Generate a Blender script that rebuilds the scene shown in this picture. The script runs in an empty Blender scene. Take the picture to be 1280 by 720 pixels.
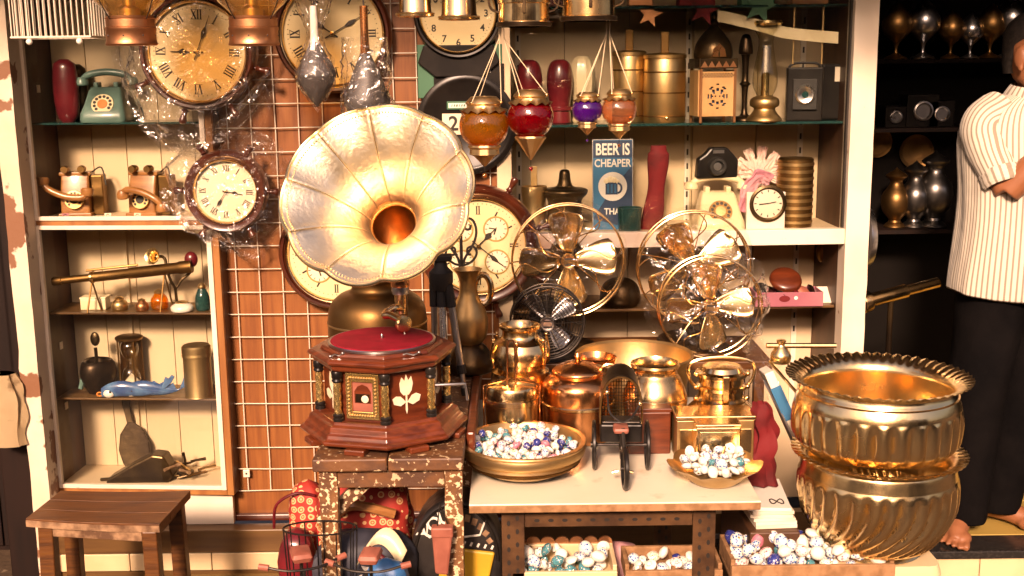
import bpy, bmesh, math, random
from mathutils import Vector, Matrix, noise
random.seed(11)
S = bpy.context.scene
COL = S.collection
PI = math.pi
sin, cos, rad = math.sin, math.cos, math.radians

# ---------------------------------------------------------------- camera
FPX = 1450.0                      # focal length in pixels of the 1280 px wide photograph
EYE = 1.56
cd = bpy.data.cameras.new('camera'); cam = bpy.data.objects.new('camera', cd); COL.objects.link(cam)
cd.sensor_fit = 'HORIZONTAL'; cd.sensor_width = 36.0; cd.lens = FPX/1280*36.0
cd.clip_start = 0.05; cd.clip_end = 2000
RC = (Matrix.Rotation(rad(79.0), 3, 'X') @ Matrix.Rotation(rad(-0.7), 3, 'Z'))
cam.matrix_world = Matrix.Translation((0, 0, EYE)) @ RC.to_4x4()
S.camera = cam
# ---------------------------------------------------------------- sky, sun, exposure
SUN_EL, SUN_AZ = rad(29), rad(191)         # azimuth from +Y clockwise: behind the camera, a little to the left
w = bpy.data.worlds.new('World'); S.world = w; w.use_nodes = True
nt = w.node_tree; nt.nodes.clear()
sky = nt.nodes.new('ShaderNodeTexSky'); sky.sky_type = 'NISHITA'; sky.sun_disc = False
sky.sun_elevation = SUN_EL; sky.sun_rotation = SUN_AZ; sky.dust_density = 6.0; sky.air_density = 1.0; sky.ozone_density = 0.6
bg = nt.nodes.new('ShaderNodeBackground'); bg.inputs[1].default_value = 0.095
wo = nt.nodes.new('ShaderNodeOutputWorld'); nt.links.new(sky.outputs[0], bg.inputs[0]); nt.links.new(bg.outputs[0], wo.inputs[0])
sd = bpy.data.lights.new('sun', 'SUN'); sd.energy = 4.0; sd.angle = rad(8); sd.color = (1.0, 0.86, 0.68)
sun = bpy.data.objects.new('sun', sd); COL.objects.link(sun)
sv = Vector((sin(SUN_AZ)*cos(SUN_EL), cos(SUN_AZ)*cos(SUN_EL), sin(SUN_EL)))
sun.rotation_euler = sv.to_track_quat('Z', 'Y').to_euler(); sun.location = sv*20
S.view_settings.view_transform = 'Standard'; S.view_settings.look = 'None'
S.view_settings.gamma = 1.0; S.view_settings.exposure = 0.66
S.view_settings.use_white_balance = True
S.view_settings.white_balance_temperature = 8400; S.view_settings.white_balance_tint = 36
S.render.engine = 'CYCLES'
S.cycles.max_bounces = 10; S.cycles.transparent_max_bounces = 24; S.cycles.glossy_bounces = 4; S.cycles.diffuse_bounces = 3
S.cycles.caustics_reflective = False; S.cycles.caustics_refractive = False

# ---------------------------------------------------------------- pixel -> place
def ray(px, py): return RC @ Vector(((px-640)/FPX, -(py-360)/FPX, -1.0))
def W(px, py, Y):
    d = ray(px, py); return Vector((0, 0, EYE)) + d*(Y/d.y)
def Wz(px, py, z):                       # point of a ray on a level plane
    d = ray(px, py); return Vector((0, 0, EYE)) + d*((z-EYE)/d.z)
def mpp(Y, py=360): return Y/ray(640, py).y/FPX   # metres per pixel at depth Y
class Frame:
    """a wall plane, slightly turned: u along it, d behind it, z up"""
    def __init__(s, px, Y, k):
        s.O = W(px, 360, Y); s.O.z = 0; s.k = k; s.n = math.hypot(1, k); s.yaw = math.atan(k)
    def uz(s, px, py, d=0.0):
        r = ray(px, py); off = s.O.y + d*s.n
        t = (off - s.k*s.O.x)/(r.y - s.k*r.x); p = Vector((0, 0, EYE)) + r*t
        q = p - s.O
        return (q.x + s.k*q.y)/s.n, p.z
    def w(s, u, d, z): return Vector((s.O.x + (u - s.k*d)/s.n, s.O.y + (s.k*u + d)/s.n, z))

# ---------------------------------------------------------------- materials
MT = {}
def M(name, col, rough=.5, metal=0.0, col2=None, scale=6, lo=.4, hi=.62, detail=5, stretch=(1,1,1), bump=0.0, bscale=80,
      rough2=None, coat=0.0, trans=0.0, col3=None, speck=None, spscale=30, splo=.62, sphi=.66, spec=None, sheen=0, bdist=.004):
    m = bpy.data.materials.new(name); m.use_nodes = True
    n = m.node_tree.nodes; L = m.node_tree.links
    b = n['Principled BSDF']
    b.inputs['Base Color'].default_value = (*col, 1); b.inputs['Roughness'].default_value = rough; b.inputs['Metallic'].default_value = metal
    b.inputs['Coat Weight'].default_value = coat; b.inputs['Transmission Weight'].default_value = trans
    b.inputs['Coat Roughness'].default_value = .12
    if spec is not None: b.inputs['Specular IOR Level'].default_value = spec
    if sheen: b.inputs['Sheen Weight'].default_value = sheen
    tc = n.new('ShaderNodeTexCoord'); oi = n.new('ShaderNodeObjectInfo'); mp = n.new('ShaderNodeMapping')
    mu = n.new('ShaderNodeMath'); mu.operation = 'MULTIPLY'; mu.inputs[1].default_value = 37.0
    L.new(oi.outputs['Random'], mu.inputs[0]); L.new(tc.outputs['Object'], mp.inputs['Vector']); L.new(mu.outputs[0], mp.inputs['Location'])
    mp.inputs['Scale'].default_value = stretch
    nz = n.new('ShaderNodeTexNoise'); nz.inputs['Scale'].default_value = scale; nz.inputs['Detail'].default_value = detail
    L.new(mp.outputs[0], nz.inputs['Vector'])
    cur = None
    if col2:
        r = n.new('ShaderNodeValToRGB'); e = r.color_ramp.elements
        e[0].position = lo; e[0].color = (*col, 1); e[1].position = hi; e[1].color = (*col2, 1)
        if col3:
            x = e.new((lo+hi)/2); x.color = (*col3, 1)
        L.new(nz.outputs[0], r.inputs[0]); cur = r.outputs[0]
    if speck:
        n2 = n.new('ShaderNodeTexNoise'); n2.inputs['Scale'].default_value = spscale; n2.inputs['Detail'].default_value = 6
        L.new(mp.outputs[0], n2.inputs['Vector'])
        r2 = n.new('ShaderNodeValToRGB'); r2.color_ramp.elements[0].position = splo; r2.color_ramp.elements[1].position = sphi
        L.new(n2.outputs[0], r2.inputs[0])
        mx = n.new('ShaderNodeMixRGB'); L.new(r2.outputs[0], mx.inputs[0])
        if cur: L.new(cur, mx.inputs[1])
        else: mx.inputs[1].default_value = (*col, 1)
        mx.inputs[2].default_value = (*speck, 1); cur = mx.outputs[0]
    if cur: L.new(cur, b.inputs['Base Color'])
    if rough2 is not None:
        rr = n.new('ShaderNodeMapRange'); rr.inputs['From Min'].default_value = .3; rr.inputs['From Max'].default_value = .7
        rr.inputs['To Min'].default_value = rough; rr.inputs['To Max'].default_value = rough2
        L.new(nz.outputs[0], rr.inputs['Value']); L.new(rr.outputs[0], b.inputs['Roughness'])
    if bump:
        n3 = n.new('ShaderNodeTexNoise'); n3.inputs['Scale'].default_value = bscale; n3.inputs['Detail'].default_value = 4
        L.new(mp.outputs[0], n3.inputs['Vector'])
        bp = n.new('ShaderNodeBump'); bp.inputs['Strength'].default_value = bump; bp.inputs['Distance'].default_value = bdist
        L.new(n3.outputs[0], bp.inputs['Height']); L.new(bp.outputs[0], b.inputs['Normal'])
    MT[name] = m; return m
def film_mat(name, tint, rough, ior, gain, bump=0.0, bscale=40, haze=0.0, hazecol=(1,1,1)):
    """thin clear sheet: what is behind it shows, plus a surface reflection that grows at grazing angles"""
    m = bpy.data.materials.new(name); m.use_nodes = True; n = m.node_tree.nodes; L = m.node_tree.links; n.clear()
    o = n.new('ShaderNodeOutputMaterial'); t = n.new('ShaderNodeBsdfTransparent'); t.inputs[0].default_value = (*tint, 1)
    g = n.new('ShaderNodeBsdfGlossy'); g.inputs['Roughness'].default_value = rough; g.inputs[0].default_value = (1, 1, 1, 1)
    fr = n.new('ShaderNodeLayerWeight'); fr.inputs[0].default_value = .5
    pw_ = n.new('ShaderNodeMath'); pw_.operation = 'POWER'; pw_.inputs[1].default_value = 4.0; L.new(fr.outputs['Facing'], pw_.inputs[0])
    ma = n.new('ShaderNodeMath'); ma.operation = 'MULTIPLY_ADD'; ma.inputs[1].default_value = .9; ma.inputs[2].default_value = ((ior-1)/(ior+1))**2
    L.new(pw_.outputs[0], ma.inputs[0])
    mu = n.new('ShaderNodeMath'); mu.operation = 'MULTIPLY'; mu.inputs[1].default_value = gain; mu.use_clamp = True
    L.new(ma.outputs[0], mu.inputs[0]); mx = n.new('ShaderNodeMixShader'); L.new(mu.outputs[0], mx.inputs[0])
    src = t.outputs[0]
    if haze:
        df = n.new('ShaderNodeBsdfDiffuse'); df.inputs[0].default_value = (*hazecol, 1)
        m2 = n.new('ShaderNodeMixShader'); m2.inputs[0].default_value = haze
        L.new(t.outputs[0], m2.inputs[1]); L.new(df.outputs[0], m2.inputs[2]); src = m2.outputs[0]
    L.new(src, mx.inputs[1]); L.new(g.outputs[0], mx.inputs[2]); L.new(mx.outputs[0], o.inputs[0])
    if bump:
        tc = n.new('ShaderNodeTexCoord'); nz = n.new('ShaderNodeTexNoise'); nz.inputs['Scale'].default_value = bscale; nz.inputs['Detail'].default_value = 3
        nz.inputs['Distortion'].default_value = 2.2; nz.inputs['Detail'].default_value = 2
        L.new(tc.outputs['Object'], nz.inputs['Vector']); bp = n.new('ShaderNodeBump'); bp.inputs['Strength'].default_value = bump; bp.inputs['Distance'].default_value = .02
        L.new(nz.outputs[0], bp.inputs['Height']); L.new(bp.outputs[0], g.inputs['Normal'])
    MT[name] = m; return m

M('brass', (.92,.67,.37), .10, 1, (.58,.34,.13), 7, .42, .72, bump=.20, bscale=22, rough2=.32, speck=(.30,.14,.05), spscale=34, splo=.64, sphi=.80)
M('brass_pot', (.99,.76,.43), .14, 1, (.80,.52,.23), 7, .42, .72, bump=.22, bscale=20, rough2=.30)
M('brass_pale', (.96,.74,.40), .20, 1, (.82,.56,.24), 8, .45, .75, bump=.12, bscale=60, rough2=.30)
M('brass_dull', (.72,.50,.25), .34, 1, (.46,.29,.12), 7, .38, .66, bump=.12, bscale=50, rough2=.48)
M('brass_old', (.32,.18,.07), .36, 1, (.16,.085,.03), 5, .36, .66, bump=.10, bscale=40, rough2=.5)
M('horn_brass', (1.0,.89,.68), .32, 1, (.95,.76,.48), 12, .45, .7, bump=.42, bscale=85, rough2=.44, bdist=.003)
M('horn_throat', (.50,.24,.08), .3, 1, (.34,.15,.05), 12, .4, .7, bump=.15, bscale=60)  # browner than the horn, shade deep in the throat painted in
M('copper', (.86,.40,.18), .17, 1, (.60,.25,.09), 8, .42, .68, bump=.10, bscale=30, rough2=.32)
M('copper_dull', (.62,.30,.15), .36, 1, (.40,.17,.08), 9, .4, .66, bump=.12, bscale=60, rough2=.48)
M('bronze_dark', (.11,.07,.035), .36, .9, (.05,.032,.02), 8, .4, .6, bump=.2, bscale=50)
M('iron', (.035,.03,.028), .45, .8, (.06,.05,.04), 14, .45, .65, bump=.15, bscale=90)
M('steel_shaded', (.22,.21,.20), .3, 1, (.12,.11,.10), 10, rough2=.42)  # darker copy of steel, dimness of the shop painted in
M('steel', (.60,.60,.60), .25, 1, (.45,.45,.46), 10, rough2=.35)
M('wire_white', (.70,.62,.50), .4, 0, (.62,.52,.38), 20, .5, .75)
M('ply', (.27,.095,.026), .42, 0, (.19,.060,.017), 9, .36, .64, stretch=(7,1,.45), bump=.05, bscale=60, col3=(.235,.078,.021))
M('mahogany', (.15,.030,.010), .32, 0, (.075,.014,.005), 10, .36, .64, stretch=(1,1,6), bump=.05, coat=.25)
M('mahogany_h', (.17,.036,.012), .32, 0, (.085,.017,.006), 10, .36, .64, stretch=(1,6,8), bump=.05, coat=.25)
M('clock_wood', (.085,.018,.007), .28, 0, (.045,.009,.004), 10, .36, .64, bump=.04, coat=.4)
M('bench_wood', (.135,.050,.010), .42, 0, (.065,.022,.006), 12, .32, .66, stretch=(.6,6,6), bump=.25, bscale=30, col3=(.115,.040,.010), speck=(.30,.16,.06), spscale=26, splo=.68, sphi=.8)
M('edge_wood', (.34,.20,.11), .7, 0, (.10,.045,.02), 30, .35, .65, bump=.3, bscale=60)
M('frame_wood', (.36,.155,.045), .45, 0, (.24,.088,.026), 8, .35, .65, stretch=(3,3,.4), bump=.06)
M('plinth_wood', (.14,.07,.022), .4, 0, (.08,.036,.012), 6, .35, .65, stretch=(.4,4,4))
M('cream_paint', (.66,.52,.34), .5, 0, (.55,.41,.25), 3, .35, .7, bump=.03)
M('cream_board', (.68,.53,.35), .6, 0, (.56,.41,.25), 2.2, .35, .7, stretch=(1,1,.5))
M('peel_paint', (.70,.59,.46), .6, 0, (.58,.46,.33), 5, .35, .7, bump=.3, bscale=40, speck=(.20,.085,.04), spscale=7, splo=.555, sphi=.575)
M('white_rail', (.76,.67,.55), .45, 0, (.64,.52,.39), 4, .4, .75, speck=(.35,.20,.10), spscale=16, splo=.70, sphi=.74)
M('dark_board', (.085,.034,.014), .5, 0, (.045,.018,.008), 6, .4, .65, stretch=(3,3,.5))
M('rust_paint', (.11,.046,.020), .55, 0, (.20,.085,.030), 22, .42, .6, bump=.5, bscale=45, speck=(.72,.55,.34), spscale=95, splo=.545, sphi=.575)
M('rust_dark', (.085,.036,.018), .55, 0, (.16,.065,.024), 22, .42, .6, bump=.5, bscale=45, speck=(.55,.40,.24), spscale=70, splo=.60, sphi=.64)
M('angle_iron', (.06,.027,.012), .5, .3, (.12,.055,.022), 18, .4, .62, bump=.25, bscale=60)
M('laminate', (.86,.78,.62), .32, 0, (.80,.69,.50), 3, .4, .75, speck=(.50,.36,.20), spscale=14, splo=.60, sphi=.80, coat=.2, bump=.05)
M('chip_edge', (.36,.19,.09), .75, 0, (.24,.12,.05), 40, bump=.3)
M('ground', (.085,.050,.024), .85, 0, (.045,.025,.012), 3, .35, .68, bump=.5, bscale=18, speck=(.22,.16,.10), spscale=16, splo=.62, sphi=.70, bdist=.02)
M('yellow_tile', (.44,.30,.085), .32, 0, (.36,.235,.06), 4, .4, .7, coat=.2)
M('granite', (.018,.016,.015), .22, 0, (.04,.034,.03), 90, .5, .7)
M('cream_tile', (.72,.55,.33), .4, 0, (.60,.43,.24), 4, .4, .7, speck=(.30,.18,.09), spscale=12, splo=.66, sphi=.74)
M('street_board', (.20,.115,.034), .5, 0, (.13,.072,.022), 5, .4, .7, stretch=(.6,3,3), bump=.1)
M('dial', (.82,.66,.38), .5, 0, (.76,.58,.30), 5, .35, .7)
M('dial_white', (.84,.74,.54), .5, 0, (.78,.65,.44), 5, .35, .7)
M('ink', (.018,.013,.010), .5)
M('gold_line', (.60,.42,.16), .35, .6)
M('black_plastic', (.008,.0065,.006), .32, 0, (.016,.013,.011), 14, spec=.3)
M('black_matte', (.012,.010,.009), .6)
M('record', (.30,.012,.026), .6, 0, (.23,.009,.018), 30, bump=.06, bscale=160, spec=.2)
M('inlay', (.82,.74,.56), .35, 0, (.72,.60,.40), 12)
M('twist_gold', (.86,.62,.26), .25, .9, (.70,.46,.16), 14)
M('teal', (.105,.20,.175), .35, 0, (.085,.155,.135), 8, coat=.3)
M('maroon', (.16,.012,.016), .3, 0, (.085,.008,.012), 8, coat=.4)
M('tan_wood', (.40,.175,.060), .35, 0, (.27,.105,.032), 12, .35, .65, stretch=(1,5,5), coat=.3)
M('ivory', (.80,.68,.44), .35, 0, (.70,.56,.34), 6, coat=.2)
M('blue_glaze', (.035,.085,.22), .2, 0, (.08,.19,.34), 18, .42, .62, coat=.6)
M('white_glaze', (.82,.78,.70), .18, 0, (.74,.68,.58), 10, coat=.5)
M('teal_glass', (.02,.09,.085), .12, 0, trans=.5)
M('skin', (.30,.115,.052), .5, 0, (.245,.088,.038), 9, .35, .68, bump=.12, bscale=160)
M('hair', (.010,.008,.007), .5, 0, (.022,.017,.014), 60, bump=.6, bscale=140)
M('trouser', (.003,.0027,.003), .9, 0, (.006,.005,.005), 7, .35, .7, bump=.5, bscale=14, bdist=.012, spec=.05)
M('paper', (.78,.70,.58), .7, 0, (.66,.56,.42), 5)
M('pink_paper', (.32,.10,.13), .5, 0, (.40,.15,.17), 5)
M('red_cloth', (.17,.005,.007), .8, 0, (.09,.003,.004), 14, bump=.4, bscale=40)
M('pink_cloth', (.52,.20,.26), .7, 0, (.66,.36,.36), 9)
M('navy_cloth', (.020,.024,.040), .6, 0, (.035,.036,.052), 8, bump=.3, bscale=25)
M('black_nylon', (.014,.012,.012), .38, 0, (.030,.025,.022), 9, bump=.5, bscale=18, bdist=.01)
M('yellow_nylon', (.66,.40,.035), .45, 0, (.54,.31,.03), 7, bump=.3, bscale=18)
M('blue_nylon', (.02,.13,.34), .45, 0, (.03,.18,.40), 7, bump=.3, bscale=18)
M('print_white', (.74,.70,.62), .5)
M('brick_leather', (.36,.115,.075), .55, 0, (.26,.075,.048), 16, bump=.15)
M('sign_blue', (.028,.175,.33), .3, 0, (.02,.12,.24), 5)
M('sign_dark', (.02,.045,.095), .3, 0, (.03,.06,.12), 5)
M('green_print', (.03,.14,.075), .5)
M('orange_print', (.62,.20,.04), .5)
M('rubber', (.05,.045,.045), .45, 0, (.085,.075,.07), 8)
M('pale_pink', (.72,.46,.40), .7, 0, (.80,.60,.50), 9)
M('pierced_tan', (.60,.34,.15), .5, 0, (.50,.26,.10), 9)
M('opp_wall', (.24,.14,.07), .8, 0, (.16,.09,.045), .6, .35, .7)
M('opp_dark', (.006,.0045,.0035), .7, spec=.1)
M('black_wood', (.014,.006,.004), .6, 0, (.008,.004,.003), 6, .4, .65, stretch=(3,3,.5), spec=.2)
M('awning', (.30,.20,.11), .8, 0, (.22,.14,.07), 2)
M('string', (.72,.58,.38), .7)
M('purple_metal', (.10,.02,.16), .2, .4)
film_mat('glass', (.97,.98,.96), .02, 1.45, 1.0)
film_mat('film', (.985,.98,.97), .08, 1.5, 2.0, bump=.7, bscale=17, haze=.008, hazecol=(.9,.8,.62))
film_mat('film_light', (.99,.985,.97), .08, 1.5, 1.3, bump=.6, bscale=17, haze=.004, hazecol=(.9,.8,.62))
film_mat('lamp_glass', (.93,.72,.38), .06, 1.5, 1.6, bump=.2, bscale=20, haze=.14, hazecol=(.8,.5,.2))
film_mat('clear_glass', (.95,.92,.82), .04, 1.5, 1.8)
film_mat('amber_glass', (.88,.40,.045), .07, 1.5, 1.5, bump=.15, bscale=18, haze=.16, hazecol=(.72,.26,.02))
film_mat('red_glass', (.55,.012,.02), .07, 1.5, 1.5, bump=.15, bscale=18, haze=.22, hazecol=(.40,.004,.010))
film_mat('purple_glass', (.20,.02,.42), .07, 1.5, 1.5, bump=.15, bscale=18, haze=.25, hazecol=(.13,.012,.34))
film_mat('peach_glass', (.85,.45,.24), .07, 1.5, 1.5, bump=.15, bscale=18, haze=.18, hazecol=(.62,.26,.12))

# ---------------------------------------------------------------- mesh building
class MB:
    def __init__(s): s.v = []; s.f = []; s.T = Matrix.Identity(4)
    def add(s, vs, fs):
        o = len(s.v); s.v += [s.T @ Vector(p) for p in vs]; s.f += [tuple(i+o for i in f) for f in fs]; return s
    def bx(s, x0, x1, y0, y1, z0, z1):
        return s.add([(x0,y0,z0),(x1,y0,z0),(x1,y1,z0),(x0,y1,z0),(x0,y0,z1),(x1,y0,z1),(x1,y1,z1),(x0,y1,z1)],
                     [(0,3,2,1),(4,5,6,7),(0,1,5,4),(1,2,6,5),(2,3,7,6),(3,0,4,7)])
    def lathe(s, prof, n=32, mod=None, a0=0.0, a1=2*PI, cap=True):
        full = abs(a1-a0-2*PI) < 1e-6; m = n if full else n+1
        vs = []; rings = []
        for r, z in prof:
            if r < 1e-6 and full: rings.append([len(vs)]); vs.append((0, 0, z)); continue
            ring = []
            for i in range(m):
                a = a0 + (a1-a0)*i/n; q = r; zz = z
                if mod:
                    q = mod(a, r, z)
                    if isinstance(q, tuple): q, zz = q
                ring.append(len(vs)); vs.append((q*cos(a), q*sin(a), zz))
            rings.append(ring)
        fs = []
        for A, B in zip(rings, rings[1:]):
            k = n
            for i in range(k):
                j = (i+1) % m if full else i+1
                if len(A) == 1 and len(B) == 1: continue
                if len(A) == 1: fs.append((A[0], B[j], B[i]))
                elif len(B) == 1: fs.append((A[i], A[j], B[0]))
                else: fs.append((A[i], A[j], B[j], B[i]))
        if cap and full:
            if len(rings[0]) > 1: fs.append(tuple(reversed(rings[0])))
            if len(rings[-1]) > 1: fs.append(tuple(rings[-1]))
        return s.add(vs, fs)
    def tube(s, pts, r, n=8, closed=False, cap=True):
        pts = [Vector(p) for p in pts]; N = len(pts)
        rs = r if isinstance(r, (list, tuple)) else [r]*N
        vs = []; up = None
        for i, p in enumerate(pts):
            if closed: t = pts[(i+1) % N]-pts[i-1]
            else: t = pts[min(i+1, N-1)]-pts[max(i-1, 0)]
            if t.length < 1e-9: t = Vector((0,0,1))
            t.normalize()
            if up is None:
                up = Vector((0,0,1)) if abs(t.z) < .9 else Vector((1,0,0))
            a = up - t*up.dot(t)
            if a.length < 1e-6: a = t.orthogonal()
            a.normalize(); up = a; b = t.cross(a)
            for k in range(n):
                th = 2*PI*k/n; vs.append(p + (a*cos(th)+b*sin(th))*rs[i])
        fs = []
        for i in range(N if closed else N-1):
            j = (i+1) % N
            for k in range(n):
                l = (k+1) % n; fs.append((i*n+k, i*n+l, j*n+l, j*n+k))
        if cap and not closed: fs.append(tuple(reversed(range(n)))); fs.append(tuple((N-1)*n+k for k in range(n)))
        return s.add(vs, fs)
    def sph(s, c, r, n=12, m=8, sc=(1,1,1)):
        T = s.T; s.T = T @ Matrix.Translation(c) @ Matrix.Diagonal((*sc, 1))
        s.lathe([(r*sin(PI*i/m) if 0 < i < m else 0, -r*cos(PI*i/m)) for i in range(m+1)], n); s.T = T; return s
    def prism(s, poly, y0, y1):           # poly in x,z ; extruded along y
        n = len(poly); vs = [(x, y0, z) for x, z in poly] + [(x, y1, z) for x, z in poly]
        fs = [tuple(range(n)), tuple(reversed(range(n, 2*n)))]
        for i in range(n): j = (i+1) % n; fs.append((i, n+i, n+j, j))
        return s.add(vs, fs)
    def loft(s, rings, cap=True):
        n = len(rings[0]); vs = [p for r in rings for p in r]; fs = []
        for i in range(len(rings)-1):
            for k in range(n): l = (k+1) % n; fs.append((i*n+k, i*n+l, (i+1)*n+l, (i+1)*n+k))
        if cap: fs.append(tuple(reversed(range(n)))); fs.append(tuple((len(rings)-1)*n+k for k in range(n)))
        return s.add(vs, fs)
    def bar(s, p0, p1, w, y=0.0):         # flat printed stroke in the x,z plane
        a = Vector((p0[0], p0[1])); b = Vector((p1[0], p1[1])); t = (b-a).normalized()*(w/2); nn = Vector((-t.y, t.x))
        q = [a+nn, a-nn, b-nn, b+nn]
        return s.add([(c.x, y, c.y) for c in q], [(0, 1, 2, 3)])
    def build(s, name, mat, parent=None, smooth=35, bevel=0.0, bseg=2):
        me = bpy.data.meshes.new(name); me.from_pydata([tuple(p) for p in s.v], [], s.f); me.update()
        me.materials.append(MT[mat] if isinstance(mat, str) else mat)
        if smooth:
            me.shade_smooth(); me.set_sharp_from_angle(angle=rad(smooth))
        o = bpy.data.objects.new(name, me); COL.objects.link(o)
        if parent: o.parent = parent
        if bevel:
            b = o.modifiers.new('bevel', 'BEVEL'); b.width = bevel; b.segments = bseg; b.limit_method = 'ANGLE'
        return o
def rotm(axis, deg): return Matrix.Rotation(rad(deg), 4, axis)
def mb(T=None):
    b = MB()
    if T is not None: b.T = T
    return b
def tr(*p): return Matrix.Translation(p if len(p) == 3 else p[0])
def cr(P, k=4):
    """Catmull-Rom through the points"""
    P = [Vector(p) for p in P]; out = []
    for i in range(len(P)-1):
        a, b, c, d = P[max(i-1, 0)], P[i], P[i+1], P[min(i+2, len(P)-1)]
        for j in range(k):
            t = j/k; out.append(.5*((2*b)+(c-a)*t+(2*a-5*b+4*c-d)*t*t+(3*b-a-3*c+d)*t**3))
    out.append(P[-1]); return out
def prof(P, k=4): return [(max(p.x, 0), p.y) for p in cr([(a, b) for a, b in P], k)]
def tag(o, label, cat, group=None, kind=None):
    if label: o['label'] = label
    if cat: o['category'] = cat
    if group: o['group'] = group
    if kind: o['kind'] = kind
    return o
def thing(name, label, cat, loc=(0,0,0), rotz=0.0, group=None, rot=None):
    o = bpy.data.objects.new(name, None); COL.objects.link(o); o.location = loc; o.rotation_euler = rot or (0, 0, rotz)
    o.empty_display_size = .05
    return tag(o, label, cat, group)
def struct(o): o['kind'] = 'structure'; return o
def at(o, loc, rotz=0.0, rot=None): o.location = loc; o.rotation_euler = rot or (0, 0, rotz); return o
def circ(r, n, y=0.0, cx=0, cz=0): return [(cx+r*cos(2*PI*i/n), y, cz+r*sin(2*PI*i/n)) for i in range(n)]
def text_mesh(txt, size, font=None):
    c = bpy.data.curves.new('t', 'FONT'); c.body = txt; c.size = size; c.align_x = 'CENTER'; c.align_y = 'CENTER'; c.resolution_u = 3; c.offset = size*.022
    o = bpy.data.objects.new('t', c); COL.objects.link(o); bpy.context.view_layer.update()
    me = bpy.data.meshes.new_from_object(o.evaluated_get(bpy.context.evaluated_depsgraph_get()))
    bpy.data.objects.remove(o); bpy.data.curves.remove(c)
    vs = [tuple(v.co) for v in me.vertices]; fs = [tuple(p.vertices) for p in me.polygons]; bpy.data.meshes.remove(me)
    return vs, fs
def text_to(b, txt, size, x, z, y=0.0, sx=1.0, ang=0.0):
    vs, fs = text_mesh(txt, size); ca, sa = cos(ang), sin(ang)
    return b.add([(x+(p[0]*sx)*ca-p[1]*sa, y, z+(p[0]*sx)*sa+p[1]*ca) for p in vs], fs)
# ================================================================ THE SETTING
GZ = -0.13
g = mb(); N = 24
g.bx(-60, 60, -60, 60, GZ-.2, GZ)
struct(g.build('ground', 'ground', smooth=0))
FL = Frame(270, 3.62, -0.07)       # left cabinet front
FM = Frame(450, 3.68, 0.0)         # plywood wall
FR = Frame(800, 3.66, 0.03)        # right cabinet front
XR = W(1086, 360, 3.66).x          # right edge of the right cabinet = left edge of the doorway
# raised shop floor in the doorway: floor tiles, black granite sill, tiled riser
fl = mb().bx(XR-.02, 3.2, 3.62, 6.0, GZ, -.012).build('shop_floor', 'cream_tile', smooth=0); struct(fl)
ts = .30
for i in range(6):
    for j in range(6):
        x0 = XR-.02+i*ts; y0 = 3.625+j*ts
        mb().bx(x0+.002, x0+ts-.002, y0+.002, y0+ts-.002, -.012, .0).build('tile', 'yellow_tile', fl, smooth=0, bevel=.002)
sl = mb().bx(.66, 3.2, 3.49, 3.62, -.025, .002).build('granite_sill', 'granite', smooth=0, bevel=.004)
tag(sl, 'polished black granite sill at the edge of the doorway floor', 'sill')
rs = mb().bx(.66, 3.2, 3.515, 3.62, GZ, -.025).build('doorway_step', 'plinth_wood', smooth=0)
tag(rs, 'cream tiled riser under the black granite sill', 'step')
for i in range(9):
    x0 = .66+i*.28; mb().bx(x0+.0015, x0+.2785, 3.503, 3.515, GZ, -.027).build('tile', 'cream_tile', rs, smooth=0, bevel=.002)
# base under the cabinets
XL = FL.w(FL.uz(40, 360)[0], 0, 0).x
bs = mb().bx(XL, .66, 3.60, 4.2, GZ, -.012).build('cabinet_plinth', 'plinth_wood', smooth=0)
tag(bs, 'tiled plinth under the glass cabinet and the plywood wall', 'plinth')
for i in range(8):
    x0 = XL+i*.27; mb().bx(x0+.0015, x0+.2685, 3.588, 3.60, -.075, -.016).build('tile', 'cream_tile', bs, smooth=0, bevel=.002)
mb().bx(XL, .66, 3.592, 3.60, GZ, -.078).build('skirting', 'plinth_wood', bs, smooth=0)
rb = mb().bx(XL+.02, .6, 3.585, 3.64, -.012, .066).build('base_rail', 'plinth_wood', smooth=0, bevel=.003)
tag(rb, 'dark brown wooden base board under the glass cabinet and plywood wall', 'base board')
sb = mb().bx(W(205,700,3.4).x, W(400,700,3.4).x, 3.25, 3.585, GZ, -.085).build('street_board', 'street_board', smooth=0, bevel=.004)
tag(sb, 'low brown board lying on the street beside the stool', 'board')

# ---------------------------------------------------------------- left glass cabinet
D = .22
ul, zt = FL.uz(37, 280)[0], 1.98
ur = FL.uz(276, 320)[0]
zb = FL.uz(160, 616)[1]; zm = FL.uz(160, 278)[1]
C = thing('display_cabinet', 'cream and brown glass fronted display cabinet holding old telephones and brass curios', 'cabinet', FL.O, FL.yaw)
mb().bx(ul, ul+.018, .006, D, zb, zt).build('side_panel', 'dark_board', C, smooth=0)
mb().bx(ur-.018, ur, .006, D, zb, zt).build('side_panel', 'dark_board', C, smooth=0)
nb = 5; bw = (ur-ul-.036)/nb
for i in range(nb):
    mb().bx(ul+.018+i*bw+.001, ul+.018+(i+1)*bw-.001, D-.012, D-.001, zb+.02, zt-.02).build('back_board', 'cream_board', C, smooth=0, bevel=.0015)
mb().bx(ul, ur, D, D+.008, zb, zt).build('backing', 'dark_board', C, smooth=0)
mb().bx(ul+.018, ur-.018, .006, D-.012, zb, zb+.02).build('bottom_board', 'cream_board', C, smooth=0)
mb().bx(ul, ur, .006, D, zt, zt+.02).build('top_board', 'dark_board', C, smooth=0)
mb().bx(ul+.018, ur-.018, .006, D-.012, zm-.008, zm+.008).build('middle_board', 'cream_board', C, smooth=0)
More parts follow.
